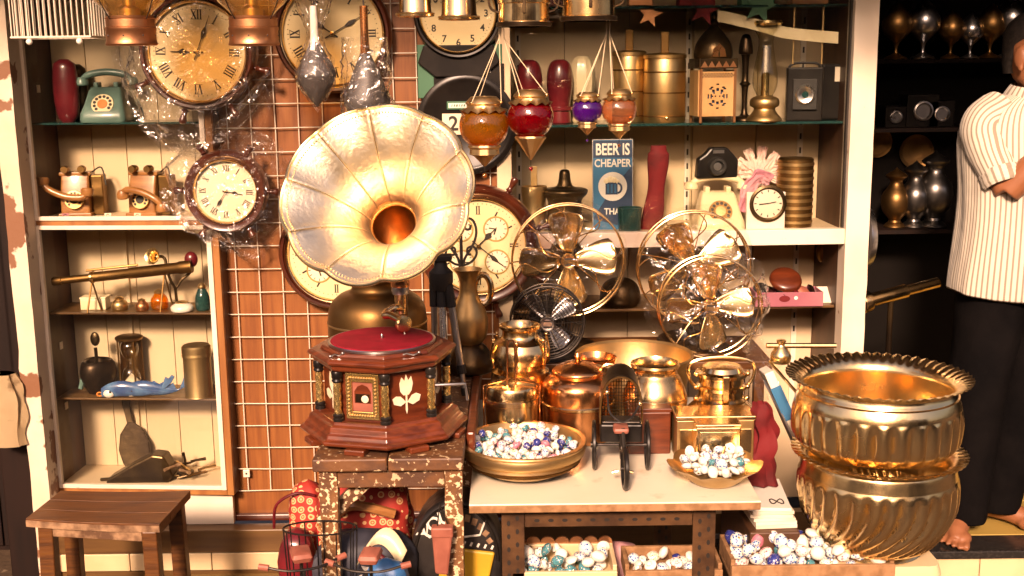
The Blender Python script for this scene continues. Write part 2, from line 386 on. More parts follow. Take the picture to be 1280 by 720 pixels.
# outer brown face frame
ft = .022
for n_, a in (('stile',(ul,ul+ft,zb,zt)), ('stile',(ur-ft,ur,zb,zt)), ('rail',(ul+ft,ur-ft,zb,zb+.02)), ('rail',(ul+ft,ur-ft,zm-.008,zm+.008)), ('rail',(ul+ft,ur-ft,zt-.03,zt))):
    mb().bx(a[0], a[1], -.012, .006, a[2], a[3]).build(n_, 'frame_wood', C, smooth=0, bevel=.002)
# white inner door frames and panes
for (z0, z1) in ((zm+.008, zt-.03), (zb+.02, zm-.008)):
    d = mb().bx(ul+ft, ul+ft+.016, -.018, -.002, z0, z1).bx(ur-ft-.016, ur-ft, -.018, -.002, z0, z1)
    d.bx(ul+ft+.016, ur-ft-.016, -.0175, -.002, z0, z0+.013).bx(ul+ft+.016, ur-ft-.016, -.0175, -.002, z1-.013, z1)
    dd = d.build('door_frame', 'white_rail', C, smooth=0, bevel=.0015)
    mb().bx(ul+ft+.014, ur-ft-.014, -.010, -.006, z0+.011, z1-.011).build('pane', 'glass', dd, smooth=0)
def shelf_z(F, px, py, d): return F.uz(px, py, d)[1]
LS = {}
for key, py in (('top', 153), ('s1', 391), ('s2', 498)):
    z = shelf_z(FL, 160, py, .035); LS[key] = z
    mb().bx(ul+.02, ur-.02, .035, D-.014, z-.006, z).build('shelf', 'teal_glass' if key == 'top' else 'plinth_wood', C, smooth=0, bevel=.001)
LS['mid'] = zm+.008; LS['bot'] = zb+.02
for px in (163,):
    u = FL.uz(px, 420, .19)[0]
    mb().bx(u-.006, u+.006, .196, .2075, zb+.03, zm-.02).build('shelf_strip', 'cream_paint', C, smooth=0)
for (px, py) in ((46,111), (85,432), (93,507)):
    u, z = FL.uz(px, py, .10); mb().bx(ul+.0185, ul+.021, .09, .11, z-.012, z+.012).build('hinge_plate', 'white_rail', C, smooth=0)
# cream skirting below the cabinet
sk = mb().bx(XL+.03, W(290,620,3.63).x, 3.636, 3.66, .066, zb+.004).build('skirting_board', 'white_rail', smooth=0, bevel=.002)
tag(sk, 'stained white skirting strip below the glass cabinet', 'skirting')

# ---------------------------------------------------------------- peeling timber post, dark side bay
px0, px1 = W(11, 280, 3.58).x, W(34, 280, 3.58).x
po = MB()
rings = []
for i in range(41):
    z = GZ + (2.2-GZ)*i/40
    j = lambda s_: noise.noise(Vector((s_, z*9, 3.1)))*.005 + noise.noise(Vector((s_, z*31, 1)))*.003
    rings.append([(px0+j(1), 3.56+j(2), z), (px1+j(3)*.3, 3.56+j(4), z), (px1, 3.66, z), (px0, 3.66, z)])
po.loft(rings); o = po.build('timber_post', 'peel_paint', smooth=40)
tag(o, 'timber post with peeling cream paint beside the glass cabinet', 'post')
dw = mb().bx(-3.2, px0-.12, 3.9, 4.0, GZ, 2.4).build('side_wall', 'black_wood', smooth=0)
tag(dw, 'dark brown wall left of the peeling post', 'wall')
for i in range(8):
    x0 = px0-.12-(i+1)*.14
    mb().bx(x0+.003, x0+.137, 3.888, 3.9, GZ+.02, 2.3).build('plank', 'black_wood', dw, smooth=0, bevel=.003)
dj = mb().bx(px0-.12, px0-.004, 3.62, 4.0, GZ, 2.4).build('door_jamb', 'black_wood', smooth=0, bevel=.006)
tag(dj, 'dark wooden jamb tight against the peeling cream post', 'jamb')
# cloth bundle hanging at the edge
p = W(2, 472, 3.5); q = W(2, 562, 3.5)
cb = MB(); rr = []
for i in range(14):
    t = i/13; z = p.z+(q.z-p.z)*t; wv = .045+.012*sin(t*5)+.01*t
    rr.append([(p.x-.03+.05*cos(a)*(1+.14*sin(7*a+t*2)+.25*noise.noise(Vector((cos(a)*2, sin(a)*2, t*4))))*wv/.045+.016*t, 3.55+.035*sin(a)*(1+.2*noise.noise(Vector((cos(a)*3, t*3, 0)))), z) for a in [2*PI*k/16 for k in range(40)]])
cb.loft(rr); cb.tube([(p.x-.03, 3.55, p.z-.004), (p.x-.03, 3.57, 2.05)], .003, 6)
o = cb.build('cloth_bundle', 'cream_tile'); tag(o, 'off white cloth bundle hanging left of the peeling post', 'cloth')
hk = mb().bx(p.x-.14, px0+.01, 3.55, 3.59, 2.04, 2.08).build('hanging_batten', 'dark_board', smooth=0); tag(hk, 'dark batten above the cloth bundle', 'batten')

# ---------------------------------------------------------------- plywood wall with white wire grid
um0, um1 = FM.uz(283, 480)[0], FM.uz(627, 300)[0]
zw0 = .066
pw = mb().bx(FM.O.x+um0, FM.O.x+um1, 3.68, 3.72, zw0, 2.2).build('plywood_wall', 'ply', smooth=0)
tag(pw, 'orange brown plywood wall behind the clocks', 'wall')
tr_ = mb().bx(FM.O.x+um0, FM.O.x+um1, 3.660, 3.68, zw0, zw0+.022).build('trim', 'clock_wood', pw, smooth=0, bevel=.003)
GR = thing('wire_grid', 'white wire display grid fixed to the plywood wall', 'wire grid', (0,0,0))
gx0, gx1 = W(274, 480, 3.665).x, FM.O.x+um1-.01
gz0 = W(300, 613, 3.665).z; pit = 28.6*mpp(3.665, 470)
nx = int((gx1-gx0)/pit)
for i in range(nx+1):
    mb().tube([(gx0+i*pit+.0022*noise.noise(Vector((i*3.1, q*.5, 0))), 3.668+.0012*noise.noise(Vector((i*2.3, q*.4, 5))), gz0+(2.05-gz0)*q/16) for q in range(17)], .0018, 6).build('wire', 'wire_white', GR)
k = 0
while gz0+k*pit < 2.05:
    mb().tube([(gx0-.004+(gx1+.008-gx0)*q/12, 3.6635+.0012*noise.noise(Vector((q*.4, k*2.7, 3))), gz0+k*pit+.0022*noise.noise(Vector((q*.5, k*3.3, 9)))) for q in range(13)], .0018, 6).build('wire', 'wire_white', GR); k += 1
p = W(308, 592, 3.655)
mb().bx(p.x-.011, p.x+.011, 3.654, 3.661, p.z-.013, p.z+.013).build('clip', 'wire_white', GR, smooth=0, bevel=.002)
mb(tr(p.x, 3.6535, p.z) @ rotm('X', 90)).lathe([(0,0),(.0035,0)], 10).build('clip_hole', 'ink', GR)

# ---------------------------------------------------------------- right cabinet
RD = .32
vl = FR.uz(621, 200)[0]; vr = FR.uz(1086, 240)[0]; vp = FR.uz(1057, 240)[0]
R = thing('shelf_cabinet', 'white painted shelf cabinet with glazed upper half behind the fans', 'cabinet', FR.O, FR.yaw)
mb().bx(vl, vl+.046, -.004, .03, .0, 2.0).build('post', 'cream_paint', R, smooth=0, bevel=.002)
# right post, chipped
rg = []
for i in range(41):
    z = 2.0*i/40; j = lambda s_: noise.noise(Vector((s_+5, z*11, 7)))*.003
    rg.append([(vp+j(1), -.02+j(2), z), (vr+j(3), -.02+j(4), z), (vr, .05, z), (vp, .05, z)])
MB().loft(rg).build('post', 'white_rail', R, smooth=40)
mb().bx(vp, vr-.004, .05, RD, .0, 2.0).build('side_panel', 'dark_board', R, smooth=0)
mb().bx(vl, vl+.02, .03, RD, .0, 2.0).build('side_panel', 'cream_board', R, smooth=0)
nb = 5; bw = (vp-vl-.02)/nb
for i in range(nb):
    mb().bx(vl+.02+i*bw+.001, vl+.02+(i+1)*bw-.001, RD-.012, RD-.001, .0, 2.0).build('back_board', 'cream_board', R, smooth=0, bevel=.0015)
mb().bx(vl, vr, RD, RD+.01, .0, 2.0).build('backing', 'dark_board', R, smooth=0)
mb().bx(vl, vr-.005, -.004, RD+.01, 2.0, 2.03).build('top_board', 'dark_board', R, smooth=0)
za, zc = FR.uz(900, 288)[1], FR.uz(900, 307)[1]
mb().bx(vl+.046, vp, -.012, .022, zc, za).build('counter_rail', 'white_rail', R, smooth=0, bevel=.002)
mb().bx(vl+.02, vp, .022, RD-.012, za-.03, za-.006).build('counter_board', 'cream_board', R, smooth=0)
RS = {'mid': za-.006}
for key, py, d0 in (('top', 154, .05), ('roof', 7, .05), ('low', 385, .06)):
    z = shelf_z(FR, 850, py, d0); RS[key] = z
    mb().bx(vl+.022, vp-.002, d0, RD-.014, z-.008, z).build('shelf', 'teal_glass' if key != 'low' else 'plinth_wood', R, smooth=0, bevel=.001)
for px in (650, 858, 997):
    u = FR.uz(px, 300, .29)[0]
    st = mb().bx(u-.009, u+.009, .299, .3075, .3, 1.98).build('shelf_strip', 'white_rail', R, smooth=0)
    for k in range(26):
        zz = .62+k*.048; mb().bx(u-.003, u+.003, .2975, .2988, zz, zz+.02).build('slot', 'ink', st, smooth=0)
# glazing of the upper half
zg0, zg1 = za, 1.97
um = FR.uz(860, 150)[0]
for (a, b, dy) in ((vl+.046, um+.02, .006), (um, vp, .014)):
    mb().bx(a+.002, b-.002, dy, dy+.004, zg0+.003, zg1).build('pane', 'glass', R, smooth=0)
mb().bx(vp-.006, vp-.0005, .003, .021, zg0+.002, zg1).build('pane_edge', 'ink', R, smooth=0)
mb().bx(vl, vp, -.004, .03, -.0, .07).build('kick_board', 'plinth_wood', R, smooth=0)

# ---------------------------------------------------------------- dark shop interior behind the doorway
IN = thing('shop_interior', 'dark interior walls and ceiling of the shop behind the doorway', 'room')  # walls near black, the room's gloom put into their colour
xr = 3.2
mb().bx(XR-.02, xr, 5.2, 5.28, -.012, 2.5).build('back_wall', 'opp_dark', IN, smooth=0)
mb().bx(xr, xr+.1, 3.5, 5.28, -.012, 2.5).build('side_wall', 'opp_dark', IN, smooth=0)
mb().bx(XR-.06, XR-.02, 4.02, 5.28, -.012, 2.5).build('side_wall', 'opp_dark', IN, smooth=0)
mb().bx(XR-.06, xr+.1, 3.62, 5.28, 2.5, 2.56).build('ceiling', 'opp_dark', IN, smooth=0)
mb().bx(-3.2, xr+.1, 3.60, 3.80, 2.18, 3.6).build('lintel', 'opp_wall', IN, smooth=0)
mb().bx(XR+.0, xr, 3.50, 3.598, 1.80, 2.124).build('added_shade_box', 'opp_dark', IN, smooth=0)  # unseen box added over the doorway to keep the sun out of the room
# overhead: battens that the lamps hang from, and a short awning
ZH = 2.02
for i, (Y, lab) in enumerate(((2.88, 'front'), (3.12, 'middle'), (3.36, 'rear'))):
    b = mb().tube([(-2.4, Y, ZH+.02), (1.9, Y, ZH+.02)], .02, 10).build('hanging_pole', 'dark_board')
    tag(b, '%s wooden pole under the awning that the lamps hang from' % lab, 'pole')
for x, lab in ((-2.1, 'beside the peeling post'), (.95, 'beside the doorway')):
    b = mb().bx(x-.03, x+.03, 2.7, 3.66, ZH+.04, ZH+.10).build('awning_beam', 'dark_board', smooth=0, bevel=.004)
    tag(b, 'timber beam carrying the hanging poles, %s' % lab, 'beam')
aw = mb().bx(-3.2, xr+.1, 2.84, 3.60, 2.125, 2.155).build('canopy', 'awning', smooth=0, bevel=.004); tag(aw, 'flat canopy board over the shop front', 'canopy')  # unseen; its reach and height set for the shade it casts
# the other side of the street, seen in the brass only
OB = thing('opposite_building', 'tan building on the other side of the street', 'building', (0, -6.5, GZ))
mb().bx(-14, 14, -6, 0, 0, 4.2).build('wall', 'opp_wall', OB, smooth=0)
for i in range(9):
    x = -12+i*3.0
    mb().bx(x-.9, x+.9, 0, .03, .1, 2.5).build('shutter', 'opp_dark', OB, smooth=0)
    mb().bx(x-.6, x+.6, 0, .03, 2.95, 3.9).build('window', 'opp_dark', OB, smooth=0)
# ================================================================ CLOCKS
ROM = ['XII','I','II','III','IIII','V','VI','VII','VIII','IX','X','XI']
def roman(b, txt, cx, cz, ang, h, y):
    """upright strokes of a roman numeral, top pointing outwards"""
    ca, sa = cos(ang), sin(ang)
    wd = {'I': .30, 'V': .62, 'X': .62}; tot = sum(wd[c] for c in txt)*h; x = -tot/2
    def P(u, v): return (cx + u*ca - v*sa, cz + u*sa + v*ca)
    for c in txt:
        ww = wd[c]*h
        if c == 'I': b.bar(P(x+ww/2, -h/2), P(x+ww/2, h/2), h*.17, y)
        elif c == 'V':
            b.bar(P(x+ww*.12, h/2), P(x+ww/2, -h/2), h*.17, y); b.bar(P(x+ww*.88, h/2), P(x+ww/2, -h/2), h*.08, y-.00012)
        else:
            b.bar(P(x+ww*.12, h/2), P(x+ww*.88, -h/2), h*.17, y); b.bar(P(x+ww*.88, h/2), P(x+ww*.12, -h/2), h*.08, y-.00012)
        x += ww
    b.bar(P(-tot/2, h*.52), P(tot/2, h*.52), h*.05, y-.0002); b.bar(P(-tot/2, -h*.52), P(tot/2, -h*.52), h*.05, y-.0002)
RY = rotm('X', 90)       # lathe axis z -> -y (towards the street)
def hand(name, L, ang, wd, y, par, style='spade'):
    b = mb(Matrix.Translation((0, y, 0)) @ Matrix.Rotation(ang, 4, 'Y'))     # ang clockwise from 12
    if style == 'spade': pl = [(-wd*.3,-L*.22),(wd*.3,-L*.22),(wd*.25,L*.35),(wd*1.3,L*.52),(wd*.9,L*.62),(wd*.2,L*.70),(wd*.12,L),(-wd*.12,L),(-wd*.2,L*.70),(-wd*.9,L*.62),(-wd*1.3,L*.52),(-wd*.25,L*.35)]
    else: pl = [(-wd*.3,-L*.15),(wd*.3,-L*.15),(wd*.35,L*.6),(0,L),(-wd*.35,L*.6)]
    b.prism(pl, -.0006, .0006); return b.build(name, 'ink', par, smooth=0)
def dial_parts(T, r, style, hh, mm, front, yb=0.0, dialmat='dial', hands=True, track=True, sub=False):
    """front: y of the dial face (negative = towards the street)"""
    mb(tr(0, front, 0) @ RY).lathe([(0, .001), (r*1.01, .001), (r*1.01, -.004), (0, -.004)], 48, cap=False).build('dial', dialmat, T)
    y = front-.0016
    b = MB()
    for i in range(12):
        a = 2*PI*i/12; cx, cz = sin(a)*r*.77, cos(a)*r*.77
        if style == 'roman': roman(b, ROM[i], cx, cz, -a, r*.19, y)
        elif style == 'arabic': text_to(b, str(i or 12), r*.26, cx, cz, y)
        else:
            if i % 3 == 0: roman(b, 'II', cx, cz, -a, r*.17, y)
            else: b.bar((sin(a)*r*.72, cos(a)*r*.72), (sin(a)*r*.84, cos(a)*r*.84), r*.035, y)
    b.build('numerals', 'ink', T, smooth=0)
    if track:
        b = MB()
        for i in range(60):
            a = 2*PI*i/60; l = .90 if i % 5 else .885
            b.bar((sin(a)*r*l, cos(a)*r*l), (sin(a)*r*.925, cos(a)*r*.925), r*.012, y)
        b.build('minute_track', 'ink', T, smooth=0)
    if sub:
        for (sx, sz) in ((.38,.36),(.40,-.36),(-.36,-.36),(-.38,.36)):
            cx, cz, q = sx*r, sz*r, r*.26
            s_ = MB(); s_.tube(circ(q, 24, y-.001, cx, cz), r*.018, 6, closed=True); s_ = s_.build('subdial_ring', 'gold_line', T)
            mb(tr(cx, y-.0004, cz) @ RY).lathe([(0,0),(q,0)], 24, cap=False).build('subdial', 'dial_white', T)
            bb = MB()
            for i in range(12): a = i*PI/6; bb.bar((cx+sin(a)*q*.7, cz+cos(a)*q*.7), (cx+sin(a)*q*.9, cz+cos(a)*q*.9), q*.06, y-.0012)
            a1, a2 = sx*9+sz*4, sx*3-sz*11
            bb.bar((cx, cz), (cx+sin(a1)*q*.6, cz+cos(a1)*q*.6), q*.10, y-.0014); bb.bar((cx, cz), (cx+sin(a2)*q*.5, cz+cos(a2)*q*.5), q*.12, y-.0016)
            bb.build('subdial_marks', 'ink', T, smooth=0)
    if hands:
        hand('hour_hand', r*.56, hh, r*.05, y-.004, T); hand('minute_hand', r*.80, mm, r*.035, y-.006, T)
        mb(tr(0, y-.009, 0) @ RY).lathe([(0,0),(r*.045,0),(r*.045,.005),(0,.006)][::-1], 14).build('hand_cap', 'brass', T)
def clock(label, px, py, Yb, rd, rc, depth, case='clock_wood', bezel='brass', style='roman', hh=0, mm=0, spokes=0, sub=False, tilt=0, name='wall_clock', dialmat='dial', s0=0):
    """rd, rc in pixels; Yb = depth of the surface it hangs on"""
    Yf = Yb-depth; k = mpp(Yf, py); r, c = rd*k, rc*k
    T = thing(name, label, 'clock', W(px, py, Yf), group=None, rot=(0, rad(tilt), 0))
    T['group'] = 'clocks hanging on the wall'
    dp = depth
    # case: turned ring, solid behind
    P = [(0, -dp), (c*.96, -dp), (c, -dp+.004), (c, -.016), (c*.985, -.004), (c*.95, .004), (c*.91, .003), (r*1.10, -.006), (r*1.06, -.010), (r*1.06, -.020), (0, -.020)]
    mb(RY).lathe(P, 56, cap=False).build('case', case, T, smooth=40)
    mb(RY).lathe([(r*1.07,-.012),(r*1.075,-.002),(r*1.05,.004),(r*1.02,.002),(r*1.0,-.006),(r*1.0,-.0185),(r*1.07,-.0185)], 56, cap=False).build('bezel', bezel, T, smooth=50)
    dial_parts(T, r, style, hh, mm, .0165, sub=sub, dialmat=dialmat)
    mb(tr(0, .0015, 0) @ RY).lathe([(0,.002),(r*.6,.0012),(r*1.0,-.001)], 40, cap=False).build('glass', 'glass', T)
    for i in range(spokes):
        a = s0+2*PI*i/spokes; b = mb(Matrix.Rotation(a, 4, 'Y') @ tr(0, dp*.4, c*.97))
        u = c*.30
        b.lathe([(.007,0),(.007,u*.15),(.012,u*.22),(.008,u*.32),(.0075,u*.45),(.011,u*.7),(.013,u*.85),(.011,u*.96),(.004,u*1.02),(0,u*1.03)], 12, cap=False)
        b.build('spoke', case, T)
    return T
A = lambda h, m=0: 2*PI*(h+m/60)/12
YW = 3.661
CK1 = clock('large ship wheel wall clock wrapped in clear plastic, roman dial, cream face', 245, 65, 3.60, 60, 73, .06, spokes=8, hh=A(9,0), mm=A(0,40)+.0, s0=.25, name='ship_wheel_clock', tilt=2)
CK2 = clock('small ship wheel wall clock wrapped in clear plastic above the grid corner', 281, 240, 3.60, 38, 52, .05, spokes=6, hh=A(3,16), mm=A(7,0), s0=.5, name='ship_wheel_clock', tilt=3, dialmat='dial_white')
CK3 = clock('round wooden wall clock with yellow roman dial behind the bagged bulb horns', 415, 42, YW, 62, 74, .05, hh=A(10,8), mm=A(2,0))
CK5 = clock('round wooden chronograph clock half hidden behind the gramophone horn', 418, 318, YW, 58, 71, .05, style='baton', sub=True, hh=A(10,8), mm=A(4,0))
CK6 = clock('ship wheel clock with four small subdials beside the brass horn', 598, 308, YW, 58, 76, .06, style='baton', sub=True, hh=A(1,30), mm=A(4,20), spokes=8, s0=.52, name='ship_wheel_clock')
# black octagonal clock with arabic numbers
CK4 = clock('black wall clock with arabic numerals hanging below the brass lantern bases', 572, 17, YW, 46, 56, .05, case='black_plastic', style='arabic', hh=A(10,8), mm=A(2,0), dialmat='dial')
k4 = mpp(3.61, 40)
mb().prism([(-44*k4,-38*k4),(44*k4,-38*k4),(52*k4,-60*k4),(30*k4,-78*k4),(-30*k4,-78*k4),(-52*k4,-60*k4)], .012, .05).build('pendulum_box', 'black_plastic', CK4, smooth=0, bevel=.004)
# black calendar wheel with a number card
c0 = W(583, 156, 3.62); k = mpp(3.62, 156)
CA = thing('calendar_wheel', 'round black calendar with a number card behind the amber lantern', 'calendar', c0)
mb(RY).lathe([(0,-.041),(62*k,-.041),(63*k,-.03),(63*k,-.006),(58*k,0),(54*k,-.002),(52*k,-.006),(0,-.006)], 48, cap=False).build('case', 'black_plastic', CA, smooth=40)
mb().bx(-24*k, 22*k, .0005, .0055, 19*k, 29*k).build('label_strip', 'green_print', CA, smooth=0, bevel=.001)
b = MB(); b.bx(-22*k, 20*k, -.001, .0004, 21*k, 27*k); b.build('label_card', 'print_white', CA, smooth=0)
b = MB(); [b.bar(((-18+3.1*i)*k, 22.6*k), ((-17+3.1*i)*k, 25.4*k), (.8+.5*(i % 3))*k, -.0016) for i in range(12)]; b.build('worn_print', 'green_print', CA, smooth=0)
cd_ = mb().bx(-30*k, -6*k, -.001, .0055, -12*k, 14*k).build('number_card', 'dial_white', CA, smooth=0)
b = MB(); text_to(b, '2', 25*k, -16*k, 1*k, -.0016); b.build('number', 'ink', cd_, smooth=0)
# printed banner with tricolour stripes
p = W(578, 90, 3.64); k = mpp(3.64, 90)
BN = thing('printed_board', 'dark green printed board with orange stripe under the black clock', 'sign', p)
mb().bx(-56*k, 50*k, 0, .02, -32*k, 34*k).build('board', 'green_print', BN, smooth=0, bevel=.002)
mb().bx(-36*k, 52*k, -.004, -.0005, -22*k, 10*k).build('panel', 'black_plastic', BN, smooth=0)
b = MB(); b.bar((-14*k,6*k),(4*k,-18*k),7*k,-.0046); b.build('stripe', 'green_print', BN, smooth=0)
b = MB(); b.bar((-4*k,6*k),(12*k,-18*k),6*k,-.0048); b.build('stripe', 'print_white', BN, smooth=0)
b = MB(); b.bar((2*k,6*k),(20*k,-18*k),7*k,-.005); b.build('stripe', 'orange_print', BN, smooth=0)
b = MB(); text_to(b, 'दहन', 13*k, 26*k, 3*k, -.0052); text_to(b, 'ने', 12*k, -20*k, 3*k, -.0052); b.build('lettering', 'print_white', BN, smooth=0)
# scrolled iron ornament in front of the clock
p = W(580, 318, 3.50)
k = mpp(3.5, 318); b = MB()
def spiral(cx, cz, r0, r1, a0, a1, n=26, y=0): return [(cx+(r0+(r1-r0)*i/n)*cos(a0+(a1-a0)*i/n), y, cz+(r0+(r1-r0)*i/n)*sin(a0+(a1-a0)*i/n)) for i in range(n+1)]
for s_ in (-1, 1):
    b.tube(cr([(s_*x*k, 0, z*k) for x, z in [(2,-44),(4,-30),(14,-14),(19,2),(16,16),(9,20),(4,14),(6,7),(11,7),(12,12)]], 4), 1.6*k, 6)
    b.tube(cr([(s_*x*k, 0, z*k) for x, z in [(2,-38),(9,-36),(16,-30),(19,-22),(15,-15),(8,-17),(8,-24),(12,-25)]], 4), 1.5*k, 6)
b.tube([(0,0,-140*k),(0,0,18*k)], 2.0*k, 8); b.lathe([(0,-140*k-.012),(.05,-140*k-.012),(.05,-140*k-.004),(.01,-140*k+.01),(0,-140*k+.012)], 20)
SCR = b.build('scroll_stand', 'iron'); tag(SCR, 'black wrought iron scroll stand in front of the chronograph clock', 'stand')
SCR.location = (p.x-.006, 3.45, .712+140*k)

# ================================================================ CLEAR PLASTIC WRAPS
def film(name, label, c, Rf, dome, back, seed, mat='film', nr=26, nt=72, crum=.012, parent=None, sx=1.0, tail=1.0):
    """crumpled clear bag over a round thing: dome in front, edges falling back and out in folds"""
    b = MB(); vs = []; fs = []
    for i in range(nr+1):
        t = i/nr
        for j in range(nt):
            a = 2*PI*j/nt; ra, fall = Rf(a)
            r = t*ra
            if t < .62: y = -dome*(1-.35*(t/.62)**2)
            else: q = (t-.62)/.38; y = -dome*.65*(1-q)+back*q*q
            nv = Vector((cos(a)*r*16+seed, sin(a)*r*16, seed*.7))
            f = (abs(noise.noise(nv))-.25)*2 + (abs(noise.noise(nv*2.3))-.25)
            amp = crum*(.25+1.4*t)
            fold = noise.noise(Vector((a*5, seed, t*1.5)))*crum*2.2*max(t-.45, 0)
            x, z = cos(a)*r*sx, sin(a)*r
            z -= fall*t*t
            x += noise.noise(nv+Vector((9,0,0)))*amp*.6; z += noise.noise(nv+Vector((0,9,0)))*amp*.6
            vs.append((x, min(y - f*amp + fold, back), z))
    for i in range(nr):
        for j in range(nt):
            l = (j+1) % nt; fs.append((i*nt+j, i*nt+l, (i+1)*nt+l, (i+1)*nt+j))
    b.add(vs, fs); o = b.build(name, mat, parent, smooth=28)
    o.location = c; 
    if label: tag(o, label, 'plastic wrap', 'clear plastic wraps')
    return o
k = mpp(3.52, 65)
def R1(a):
    r = 92+22*noise.noise(Vector((cos(a)*1.6, sin(a)*1.6, 2)))
    if sin(a) < 0: r += 26*max(0, -sin(a))
    return r*k, .02
film('plastic_wrap', 'crumpled clear plastic wrapped round the large ship wheel clock', W(240, 72, 3.525), R1, .012, .09, 3, crum=.018)
def R2(a):
    r = 66+20*noise.noise(Vector((cos(a)*1.8, sin(a)*1.8, 7)))
    r += 26*max(0, cos(a-rad(-55)))**3 + 22*max(0, cos(a-rad(60)))**3+20*max(0, cos(a-rad(170)))**4
    return r*k, .01
film('plastic_wrap', 'crumpled clear plastic wrapped round the small ship wheel clock', W(283, 240, 3.54), R2, .012, .075, 8, crum=.016)
b = MB()
def streamer(pts, wd, seed, n=22):
    P = cr(pts, n//(len(pts)-1)+1); vs = []; fs = []
    m = 9
    for i, p in enumerate(P):
        t = (P[min(i+1, len(P)-1)]-P[max(i-1, 0)]).normalized(); s_ = t.cross(Vector((0,1,0))).normalized()
        for j in range(m):
            u = (j/(m-1)-.5)*wd*(1+.5*noise.noise(Vector((i*.35, seed, 0))))
            o_ = Vector((0, (noise.noise(Vector((i*.3, j*.9, seed)))*.9+noise.noise(Vector((j*1.7, seed, i*.1))))*wd*.22, 0))
            vs.append(p+s_*u+o_)
    for i in range(len(P)-1):
        for j in range(m-1): fs.append((i*m+j, i*m+j+1, (i+1)*m+j+1, (i+1)*m+j))
    return vs, fs
b.add(*streamer([W(150,60,3.5), W(165,110,3.5), W(192,160,3.5), W(235,178,3.51), W(290,155,3.5), W(345,95,3.49)], .06, 3))
o = b.build('plastic_sheet', 'film', smooth=28); tag(o, 'loose twist of clear plastic gathered under the large ship wheel clock', 'plastic wrap', 'clear plastic wraps')
b = MB(); b.add(*streamer([W(205,235,3.53), W(225,270,3.52), W(265,297,3.52), W(325,318,3.54)], .05, 6)); b.add(*streamer([W(300,175,3.53), W(335,180,3.52), W(352,215,3.53)], .05, 9))
o = b.build('plastic_sheet', 'film', smooth=28); tag(o, 'loose folds of clear plastic trailing from the small ship wheel clock', 'plastic wrap', 'clear plastic wraps')

# ================================================================ HANGING THINGS
def hang(b, x, y, z, r=.0012): b.tube([(x, y, z), (x, y, ZH-.0)], r, 5)
# copper based ship lanterns with amber globes
for px, lab in ((165, 'copper based ship lantern with amber globe beside the white wire cage'), (318, 'copper based ship lantern with amber globe beside the yellow dialled wall clock')):
    Y = 3.12; k = mpp(Y, 30); c = W(px, 57, Y); hw = 31*k
    T = thing('ship_lantern', lab, 'lantern', c, group='ship lanterns hanging from the awning')
    mb().lathe([(0,0),(hw*.99,0),(hw*1.03,.004),(hw*1.0,.008),(hw*.98,.014),(hw*.98,18*k),(hw*1.0,19*k),(hw*1.0,22*k),(hw*.96,23*k),(hw*.96,32*k),(hw*.99,33*k),(hw*.9,36*k),(0,36*k)], 40, cap=False).build('base', 'copper_dull', T)
    gz = 36*k
    mb().lathe(prof([(hw*.78,gz),(hw*.95,gz+6*k),(hw*1.45,gz+22*k),(hw*1.72,gz+48*k),(hw*1.5,gz+76*k),(hw*.9,gz+98*k),(hw*.72,gz+108*k)]), 40, cap=False).build('globe', 'lamp_glass', T)
    mb().lathe([(0,gz),(hw*.42,gz),(hw*.42,gz+9*k),(hw*.25,gz+13*k),(hw*.25,gz+22*k),(0,gz+24*k)], 24).build('burner', 'brass_dull', T)
    mb().lathe(prof([(hw*.74,gz+106*k),(hw*1.0,gz+110*k),(hw*.9,gz+124*k),(hw*.4,gz+140*k),(hw*.2,gz+150*k),(0,gz+152*k)]), 32, cap=False).build('cap', 'copper_dull', T)
    for i in range(4):
        a = PI/4+i*PI/2+.2
        mb().tube(cr([(cos(a)*q*hw, sin(a)*q*hw, gz+zz*k) for q, zz in ((.98,-4),(1.35,14),(1.80,48),(1.5,84),(.98,112))], 5), .0016, 6).build('guard_wire', 'iron', T)
    mb().tube([(q*cos(2*PI*i/30), q*sin(2*PI*i/30), gz+48*k) for i in range(30) for q in (hw*1.8,)], .0016, 6, closed=True).build('guard_ring', 'iron', T)
    for i in range(8):
        a = i*PI/4; mb().sph((hw*.985*cos(a), hw*.985*sin(a), 12*k), .0022, 6, 4).build('rivet', 'ink', T)
    ztop = gz+152*k
    if c.z+ztop < ZH: mb().tube([(0,0,ztop-.003),(0,0,ZH-c.z)], .002, 6).build('hanger', 'iron', T)
